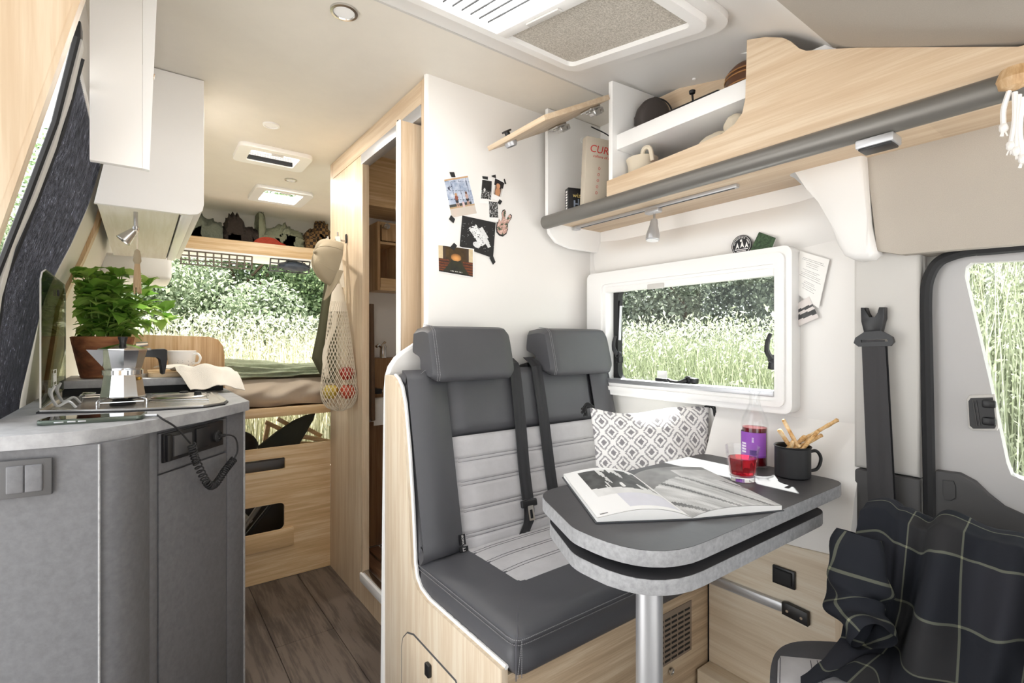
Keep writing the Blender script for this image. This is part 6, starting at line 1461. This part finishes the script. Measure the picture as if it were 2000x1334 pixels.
qq = PZ(738, 313, 1.925); mk('rim', lathe([(.022, -.002), (.026, -.006), (.034, -.005), (.035, 0)], 28, (qq.x, qq.y, 1.929)), M['steel'], t); mk('lens', lathe([(0, -.002), (.024, -.002), (.024, 0), (0, 0)], 24, (qq.x, qq.y, 1.929)), M['plasticgrey'], t); t.location = (qq.x, qq.y, 1.929)
for ch in t.children: ch.location = (q.x - qq.x, q.y - qq.y, 1.925 - 1.929)
# ================================================================ CLADDING DETAILS BELOW THE WINDOW
XC = 1.334
q0, q1 = PX(1511, 1101, XC), PX(1555, 1152, XC)
s2 = thing('light_switch', 'square black switch on the pale wood cladding under the table', 'switch', (XC, (q0.y + q1.y) / 2, q1.z))
mk('frame', box(XC - .008, XC - .0002, q1.y, q0.y, q1.z, q0.z, .002), M['black'], s2)
mk('rocker', box(XC - .013, XC - .006, q1.y + .006, q0.y - .004, q1.z + .006, q0.z - .005, .004, 3), M['rubber'], s2)
b0, b1, b2 = PX(1389, 1128, XC), PX(1535, 1185, XC), PX(1582, 1200, XC)
ts_ = thing('table_strut', 'silver folding table strut with black end on the wood cladding', 'strut', tuple(b1))
d_ = (b1 - b0).normalized(); up = Vector((1, 0, 0)).cross(d_).normalized()
if up.z < 0: up = -up
Mb_ = Matrix(((d_.x, up.x, -1, b0.x), (d_.y, up.y, 0, b0.y), (d_.z, up.z, 0, b0.z), (0, 0, 0, 1)))
L1 = (b1 - b0).length; L2 = (b2 - b1).length
mk('arm', xf(prism(rrect(-.002, L1, -.012, .012, .010), 'Z', .001, .013, bev=.002), Mb_), M['alu'], ts_)
mk('end_fitting', xf(prism([(L1 - .004, -.015), (L1 + L2, -.022), (L1 + L2, .012), (L1 + .008, .017), (L1 - .004, .015)], 'Z', .0005, .016, bev=.002), Mb_), M['black'], ts_)
for x, y in ((.008, -.001), (L1 + .010, -.002), (L1 + L2 - .014, -.006)): mk('screw', xf(lathe([(0, .002), (.0035, .002), (.004, 0)], 10), Mb_ @ Matrix.Translation((x, y, .0155 if x > .1 else .0125))), M['chrome'], ts_)
# ================================================================ PILLAR BELT AND DRIVER DOOR
XPi = 1.40
pb_ = thing('pillar_seat_belt', 'charcoal front seat belt on its height adjuster at the pillar', 'seat belt', tuple(PX(1705, 640, XPi)))
q0, q1, q2 = PX(1683, 600, XPi - .02), PX(1729, 600, XPi - .02), PX(1705, 655, XPi - .02)
k = [PX(u, v, XPi - .02) for u, v in [(1682, 601), (1692, 601), (1697, 622), (1713, 622), (1718, 600), (1729, 600), (1728, 622), (1722, 648), (1714, 656), (1697, 656), (1688, 648), (1683, 628)]]
mk('adjuster', prism(yz(k), 'X', XPi - .026, XPi - .002, bev=.003), M['black'], pb_)
mk('adjuster_button', box(XPi - .024, XPi - .004, PX(1713, 620, XPi).y, PX(1698, 620, XPi).y, PX(1700, 634, XPi).z, PX(1700, 622, XPi).z, .002), M['rubber'], pb_)
k = [PX(u, v, XPi - .034) for u, v in [(1690, 648), (1722, 646), (1744, 658), (1747, 668), (1740, 676), (1678, 677), (1669, 670), (1672, 660)]]
kin = [PX(u, v, XPi - .034) for u, v in [(1683, 664), (1734, 662), (1736, 667), (1684, 669)]]
mk('d_ring', prism(yz(k), 'X', XPi - .040, XPi - .028, [yz(kin)]), M['black'], pb_)
def bw(a, b):
    u0 = 1683 + (1697 - 1683) * b; u1 = 1728 + (1748 - 1728) * b; v = 664 + (1010 - 664) * b
    p = PX(u0 + (u1 - u0) * a, v, XPi - .036 - .01 * b); p.x += .0009 * math.cos(a * 12.6); return p
mk('webbing', sheet(bw, 16, 30, .002), M['beltgrey'], pb_, smooth=60)
def bw2(a, b): p = PX(1729 + 4 * a + 19 * b, 668 + (1010 - 668) * b, XPi - .020); return p
mk('inner_webbing', sheet(bw2, 2, 10, .002), M['belt'], pb_)
dr_ = thing('driver_door', 'grey lined driver door with window behind black seal', 'door', (1.42, .1, .2))
dr_['kind'] = 'structure'; MW['door_2'] = MW[dr_.name]; dr_.name = 'door_2'
XD = 1.43
do = [PX(u, v, XD) for u, v in [(1818, 930), (1815, 700), (1812, 580), (1822, 540), (1850, 510), (1890, 497), (2000, 486)]]
wo = [PX(u, v, XD) for u, v in [(1884, 540), (1886, 522), (1896, 513), (2000, 508)]]; wi = [PX(u, v, XD) for u, v in [(2000, 938), (1975, 928), (1966, 905), (1930, 735)]]
outer = [(do[0].y, .55)] + yz(do) + [(-.02, 1.30), (-.35, 1.33), (-.35, .55)]
hole = yz(wo) + [(-.3, 1.245), (-.3, .79)] + yz(wi)
mk('lining', prism(outer, 'X', XD, XD + .03, [hole]), M['doorgrey'], dr_)
mk('pane', prism([(y, z) for y, z in hole], 'X', XD + .034, XD + .037), M['acrylic'], dr_)
se = [PX(u, v, XD - .02) for u, v in [(1816, 1060), (1814, 900), (1810, 700), (1808, 590), (1813, 546), (1831, 514), (1862, 498), (1905, 489), (2000, 481)]] + [Vector((XD - .02, -.36, 1.262))]
mk('seal', tube(bez(se, 8), .0115, 8), M['rubber'], dr_)
lo_ = [PX(u, v, XD - .012) for u, v in [(1823, 1060), (1821, 925), (1830, 918), (1875, 924), (1905, 940), (1930, 965), (1960, 990), (2000, 1008)]]
mk('lower_lining', prism(yz(lo_) + [(-.3, lo_[-1].z - .02), (-.3, .3), (lo_[0].y, .3)], 'X', XD - .02, XD + .002, bev=.004), M['darktrim'], dr_)
kk = [PX(u, v, XD - .0215) for u, v in [(1842, 938), (1862, 940), (1866, 950), (1866, 972), (1858, 977), (1845, 975), (1842, 965)]]
mk('cover_flap', prism(yz(kk), 'X', XD - .0225, XD - .020), M['darktrim'], dr_); mk('flap_gap', tube([(XD - .0205, y, z) for y, z in yz(kk)], .001, 4, True), M['black'], dr_)
hd_ = [PX(u, v, XD - .004) for u, v in [(1889, 779), (1894, 772), (1944, 770), (1951, 835), (1948, 841), (1900, 841), (1892, 834)]]
hb_ = mk('handle_bezel', prism(yz(hd_), 'X', XD - .008, XD, bev=.002), M['plasticgrey'], dr_)
c2 = sum(hd_, Vector()) / len(hd_); hd2 = [c2 + (p - c2) * .86 for p in hd_]
mk('handle_recess', prism(yz(hd2), 'X', XD - .010, XD - .006), M['black'], dr_)
for v in (788, 822):
    a_, b_ = PX(1918, v - 8, XD - .012), PX(1946, v + 10, XD - .012); mk('handle_catch', box(XD - .018, XD - .009, b_.y, a_.y, b_.z, a_.z, .004), M['black'], dr_)
for u in (1900, 1906): mk('handle_rib', tube([PX(u, 782, XD - .011), PX(u + 8, 832, XD - .011)], .0014, 5), M['darktrim'], dr_)
# ================================================================ DRIVER SEAT AND CHECKED SHIRT
ds = thing('driver_seat', 'swivelled black driver seat with light grey suede seat panel', 'seat', (1.0, .15, 0))
zc_ = .50
so = [PZ(u, v, zc_) for u, v in [(1503, 1334), (1506, 1300), (1515, 1275), (1535, 1259), (1570, 1252), (1640, 1254), (1720, 1262)]]
pl = [(so[0].x - .03, .16), (so[0].x - .012, .34)] + [(p.x, p.y) for p in bez(so, 4)] + [(1.24, .33), (1.26, -.10), (.84, -.10)]
mk('seat_base', box(.92, 1.20, -.02, .30, 0, .36, .02), M['darktrim'], ds)
mk('seat_cushion', prism(pl, 'Z', .36, zc_, bev=.018), M['leather'], ds, smooth=60)
si = [PZ(u, v, zc_ + .002) for u, v in [(1518, 1334), (1519, 1290), (1524, 1281), (1600, 1288), (1700, 1308)]]
pi_ = [(p.x, p.y) for p in si] + [(1.18, .20), (1.18, -.08), (.93, -.08)]
so_ = mk('seat_panel', prism(pi_, 'Z', zc_ - .006, zc_ + .003, bev=.002), M['suede'], ds)
for (u0, v0, u1, v1) in ((1583, 1290, 1590, 1334), (1596, 1290, 1606, 1334), (1524, 1284, 1523, 1334)): seam([PZ(u0, v0, zc_ + .0035), PZ(u1, v1, zc_ + .0035)], .0009, 'stitchd', ds)
mk('backrest', xf(box(.82, 1.26, -.06, .06, 0, .68, .05, 4), Matrix.Translation((0, -.13, .46)) @ Matrix.Rotation(.16, 4, 'X')), M['leather'], ds)
mk('armrest', box(1.19, 1.25, -.06, .36, .655, .715, .025, 4), M['leather'], ds)
mk('armrest_stay', box(1.20, 1.24, -.06, .02, .48, .68, .01), M['black'], ds)
# checked shirt thrown over the armrest
def shirt_y(a): return .372 - .36 * a
n7 = vnoise(31)
def clearseat(p):
    if p.z < .51: p.z = .51 + .004 * math.sin(p.y * 60)
    if 1.180 < p.x < 1.262 and p.y < .37 and p.z < .728:
        dx0, dx1, dz = p.x - 1.180, 1.262 - p.x, .728 - p.z
        if dz < min(dx0, dx1): p.z = .728
        elif dx0 < dx1: p.x = 1.180
        else: p.x = 1.262
    p.y = max(p.y, .03); return p
def shirt(a, b):
    """a across (rear -> cab), b from far hem over the armrest to the aisle hem"""
    y = .385 - .35 * a
    path = [(1.275, .52), (1.272, .70), (1.262, .735), (1.22, .748), (1.175, .735), (1.155, .66), (1.135, .58), (1.10, .525), (1.03, .514), (.95, .512)]
    i = b * (len(path) - 1); k = min(int(i), len(path) - 2); t = i - k; x = path[k][0] + (path[k + 1][0] - path[k][0]) * t; z = path[k][1] + (path[k + 1][1] - path[k][1]) * t
    hang = max(0, b - .42) / .58
    f = math.sin(a * 17 + 2.2 * math.sin(b * 3)) * .6 + math.sin(a * 9.5 + 1.7 + b * 2) * .8 + .5 * math.sin(a * 29 + b * 6)
    x -= (.030 * f + .020) * min(1, hang * 2.2 + .18) + .05 * hang * (1 - a) ** 2
    y += .018 * math.cos(a * 13 + b * 4) * hang + .035 * hang * (a - .3) * -1
    z += .008 * math.sin(a * 21) * (1 - hang) - .03 * hang * math.sin(a * 6) * .6
    z += .012 * n7(a * 6, b * 6)
    gr = math.exp(-((a - .30 + .06 * b) / .035) ** 2) + .6 * math.exp(-((a - .66 - .05 * b) / .03) ** 2) + .5 * math.exp(-((a - .12 - .04 * b) / .025) ** 2)
    x += .022 * gr * min(1, hang * 3 + .1); z -= .014 * gr * (1 - hang)
    z -= .03 * max(0, a - .55) * (1 - hang) / .45
    return clearseat(Vector((x, y, z)))
NA, NB = 150, 170
sh_ = thing('checked_shirt', 'dark navy checked shirt with thin yellow green lines thrown over the armrest', 'shirt', (1.2, .2, .7))
mk('cloth_body', grid(shirt, NA, NB), M['cloth_print'], sh_, smooth=180, fix=False)
def plaid(i):
    a = ((i % NA) + .5) / NA * .42; b = ((i // NA) + .5) / NB * .72
    fa, fb = (a + .012) % .098, (b + .03) % .098
    l1, l2 = fa < .0036, fb < .0038
    if l1 and l2: return '8e9078'
    if l1 or l2: return '62645a'
    k1 = (a + .012) % .196 < .098; k2 = (b + .03) % .196 < .098
    return '26282e' if k1 != k2 else ('2d2e34' if k1 else '313133')
colour_mesh([c for c in sh_.children][0], lambda c, i: plaid(i))
# sleeve with turned cuff in front
sl_ = [PX(u, v, 1.13) for u, v in [(1700, 1060), (1690, 1130), (1672, 1200), (1690, 1270), (1740, 1310)]]
sl_ = [Vector((1.135, .375, .70)), Vector((1.115, .377, .63)), Vector((1.10, .374, .585)), Vector((1.075, .357, .562)), Vector((1.045, .327, .552))]
C_ = bez(sl_, 10); NSL = len(C_) - 1
def sleeve(a, b):
    p = C_[int(round(b * NSL))]; t = 2 * PI * a; r_ = .046 * (.75 + .25 * math.sin(PI * min(1, b * 1.3))) * (1 + .16 * math.sin(3 * t + b * 11) + .08 * math.sin(b * 23)); k = int(round(b * NSL)); T_ = (C_[min(k + 1, NSL)] - C_[max(k - 1, 0)]).normalized(); N_ = T_.cross(Vector((0, 1, 0))).normalized(); B__ = T_.cross(N_)
    return clearseat(p + N_ * (r_ * .8 * math.cos(t)) + B__ * (r_ * 1.1 * math.sin(t)))
so2 = mk('sleeve', grid(sleeve, 48, NSL, True), M['cloth_print'], sh_, smooth=180, fix=False)
def plaid2(i):
    a = (i % 48) / 48 * .28; b = (i // 48) / NSL * .30; l1 = (a + .03) % .098 < .0060; l2 = (b + .02) % .092 < .0076
    return '8e9078' if l1 and l2 else '62645a' if l1 or l2 else '282a30'
colour_mesh(so2, lambda c, i: plaid2(i))
# ================================================================ OUTDOORS
ZG = -.62
gm = plain('neutral_bounce_ground', 'b0afae', .95, mott=(1.5, .15))  # invented grey ground, chosen to bounce neutral light into the van
struct('ground', box(-40, 40, -30, 50, ZG - .2, ZG), gm)
def leafmat(name, cols):
    m, nt, bs = newmat(name); g = nt.nodes.new('ShaderNodeNewGeometry'); r = ramp(nt, g.outputs['Random Per Island'], [(i / (len(cols) - 1), lin(c)) for i, c in enumerate(cols)])
    L(nt, r.outputs[0], bs.inputs['Base Color']); bs.inputs['Roughness'].default_value = .55
    tr = nt.nodes.new('ShaderNodeBsdfTranslucent'); L(nt, r.outputs[0], tr.inputs[0]); mx = nt.nodes.new('ShaderNodeMixShader'); mx.inputs[0].default_value = .5
    L(nt, bs.outputs[0], mx.inputs[1]); L(nt, tr.outputs[0], mx.inputs[2]); L(nt, mx.outputs[0], nt.nodes['Material Output'].inputs[0]); return m
def np_obj(name, V, Q, mat, parent=None):
    me = bpy.data.meshes.new(name); n = len(V); me.vertices.add(n); me.vertices.foreach_set('co', V.astype(np.float32).ravel())
    k = Q.shape[1]; me.loops.add(Q.size); me.loops.foreach_set('vertex_index', Q.ravel().astype(np.int32)); me.polygons.add(len(Q)); me.polygons.foreach_set('loop_start', np.arange(0, Q.size, k, dtype=np.int32)); me.update(calc_edges=True)
    me.materials.append(mat); o = bpy.data.objects.new(name, me); COL.objects.link(o)
    if parent: o.parent = parent
    return o
def foliage(c, r, n, s, seed, clumps=26):
    """leaf rhombs over the surface of many small clumps inside an ellipsoid (local to c)"""
    g = np.random.default_rng(seed); d = g.normal(size=(clumps, 3)); d /= np.linalg.norm(d, axis=1)[:, None]
    cc = d * np.array(r) * (.35 + .55 * g.random((clumps, 1))); cr = .30 * min(r) * (1 + g.random(clumps))
    ci = g.integers(0, clumps, n); e = g.normal(size=(n, 3)); e /= np.linalg.norm(e, axis=1)[:, None]
    p = cc[ci] + e * (cr[ci] * (.55 + .5 * g.random(n) ** .5))[:, None]
    a = g.normal(size=(n, 3)); a /= np.linalg.norm(a, axis=1)[:, None]; b = np.cross(a, e + .3 * g.normal(size=(n, 3))); b /= np.linalg.norm(b, axis=1)[:, None] + 1e-9
    sz = s * (.6 + .8 * g.random(n))[:, None]
    V = np.stack([p - a * sz, p + b * sz * .5, p + a * sz, p - b * sz * .5], 1).reshape(-1, 3)
    return V, np.arange(4 * n).reshape(-1, 4)
BM = [leafmat('bush_leaf_grey', ['68785a', '92a080', 'bdc6ac']), leafmat('bush_leaf_green', ['4c6042', '6c8258', '99a97e']), leafmat('tree_leaf_veiled', ['545c52', '727b6a', '939b88']), leafmat('reed_leaf', ['9aa286', 'babfa6', 'd6d9ca'])]  # tree leaves greyed to paint in the window's veiling reflection
bark = plain('bark', '5b4a3a', .9)
def bush(x, y, r, h, n, s, seed, mat, lab, grp, trunk=True):
    t = thing('bush', lab, 'bush', (x, y, ZG), group=grp)
    V, Q = foliage(None, (r, r, h / 2), n, s, seed); V[:, 2] += h * .5; V[:, 2] = np.maximum(V[:, 2], .02)
    np_obj('foliage', V, Q, BM[mat], t)
    rr = random.Random(seed)
    mk('trunk', merge(*[tube([(0, 0, 0), (rr.uniform(-.3, .3) * r, rr.uniform(-.3, .3) * r, h * .45), (rr.uniform(-.6, .6) * r, rr.uniform(-.6, .6) * r, h * .75)], [.06, .04, .015], 6) for _ in range(5)]), bark, t, world=False)
G1, G2, G3_ = 'bushes behind the opened rear doors', 'dark trees beyond the meadow', 'tall bushes beside the driver door'
for k, (x, y, r, h, mt, lab) in enumerate([(-.6, 9.6, 1.7, 4.6, 0, 'silvery green bush seen left through the rear opening'), (1.0, 9.0, 1.6, 4.3, 0, 'silvery green bush in the middle of the rear opening'), (2.7, 9.6, 1.9, 4.8, 1, 'deep green bush at the right of the rear opening'), (4.6, 10.4, 2.1, 5.0, 1, 'deep green bush mostly hidden behind the washroom'), (-2.6, 10.6, 2.0, 5.2, 1, 'deep green bush beyond the left wall')]):
    bush(x, y, r, h, 60000, .034, 50 + k, mt, lab, G1)
for k, (x, y, r, h) in enumerate([(13, 13.5, 2.6, 5.6), (14, 9.5, 2.8, 6.2), (15, 5.5, 2.6, 5.4), (12.5, 17, 2.6, 5.2)]):
    bush(x, y, r, h, 30000, .07, 70 + k, 2, ['dark grey-green tree at the left beyond the meadow', 'dark tall tree in the middle beyond the meadow', 'dark tree at the right beyond the meadow', 'far dark tree beyond the meadow edge'][k], G2)
for k, (x, y, r, h) in enumerate([(5.6, 1.1, .9, 3.6), (5.8, -.7, 1.0, 3.8), (7.0, .3, 1.2, 4.2)]):
    bush(x, y, r, h, 30000, .035, 80 + k, 3, ['pale tall bush outside the driver window nearest the pillar', 'pale tall bush outside the driver window further forward', 'pale tall bush behind the two by the driver window'][k], G3_)
def grass(x0, x1, y0, y1, n, h0, h1, wd, seed, bend=.35):
    g = np.random.default_rng(seed); x = x0 + (x1 - x0) * g.random(n); y = y0 + (y1 - y0) * g.random(n); h = h0 + (h1 - h0) * g.random(n) ** 1.3
    t = g.random(n) * 2 * PI; lx, ly = np.cos(t) * h * bend * g.random(n), np.sin(t) * h * bend * g.random(n); wx, wy = -np.sin(t) * wd, np.cos(t) * wd
    z = np.zeros(n); b0 = np.stack([x - wx, y - wy, z], 1); b1 = np.stack([x + wx, y + wy, z], 1); m0 = np.stack([x + lx * .35 - wx * .8, y + ly * .35 - wy * .8, h * .6], 1); m1 = np.stack([x + lx * .35 + wx * .8, y + ly * .35 + wy * .8, h * .6], 1); tp = np.stack([x + lx, y + ly, h], 1)
    V = np.stack([b0, b1, m1, m0, tp], 1).reshape(-1, 3); V[:, 2] += ZG
    i = np.arange(n)[:, None] * 5; return V, np.concatenate([i + np.array([[0, 1, 2, 3]]), i + np.array([[3, 2, 4, 4]])])
def heads(x0, x1, y0, y1, n, z0, z1, s, seed):
    g = np.random.default_rng(seed); p = np.stack([x0 + (x1 - x0) * g.random(n), y0 + (y1 - y0) * g.random(n), ZG + z0 + (z1 - z0) * g.random(n) ** .8], 1)
    a = g.normal(size=(n, 3)); a[:, 2] = np.abs(a[:, 2]) + .4; a /= np.linalg.norm(a, axis=1)[:, None]; b = np.cross(a, g.normal(size=(n, 3))); b /= np.linalg.norm(b, axis=1)[:, None]
    sz = s * (.5 + g.random(n))[:, None]; V = np.stack([p - a * sz, p + b * sz * .35, p + a * sz, p - b * sz * .35], 1).reshape(-1, 3); return V, np.arange(4 * n).reshape(-1, 4)
gm1 = leafmat('meadow_grass', ['5e674c', '788062', '959b80']); gm2 = leafmat('meadow_flower', ['7e846a', '9fa38c', 'c2c4b6']); gm3 = leafmat('dry_grass', ['9a9770', 'b8b594', 'd4d1b8'])
def gobj(nm, lab, *parts):
    t = None
    for k, (V, Q, m) in enumerate(parts):
        F = Q
        if Q.shape[1] == 4 and (Q[:, 2] == Q[:, 3]).any():
            tri = Q[Q[:, 2] == Q[:, 3]][:, :3]; qd = Q[Q[:, 2] != Q[:, 3]]; F = np.concatenate([qd[:, [0, 1, 2]], qd[:, [0, 2, 3]], tri])
        o = np_obj(nm if k == 0 else 'seed_heads', V, F, m, t)
        if k == 0: tag(o, lab, 'grass', kind='stuff'); t = o
        else: o['kind'] = 'stuff'
V, Q = grass(3.4, 8.5, 1.2, 9, 42000, 1.1, 1.9, .006, 1); V2, Q2 = heads(3.4, 8.5, 1.2, 9, 50000, .5, 1.95, .022, 2)
gobj('meadow_grass', 'tall pale green meadow grass outside the side window', (V, Q, gm1), (V2, Q2, gm2))
V, Q = grass(-2.5, 4, 5.2, 7.4, 26000, .8, 1.9, .007, 3); V2, Q2 = heads(-2.5, 4, 5.2, 7.4, 30000, .5, 2.0, .024, 4)
gobj('sunny_grass', 'sunlit yellowish grass behind the opened rear doors', (V, Q, gm3), (V2, Q2, gm2))
V, Q = grass(3.6, 5.2, -1.8, 1.2, 3500, 1.4, 3.0, .004, 5, .25); V2, Q2 = heads(3.6, 5.2, -1.8, 1.2, 80000, .6, 3.0, .016, 6)
gobj('tall_reeds', 'tall pale reeds outside the driver window', (V, Q, BM[3]), (V2, Q2, BM[3]))
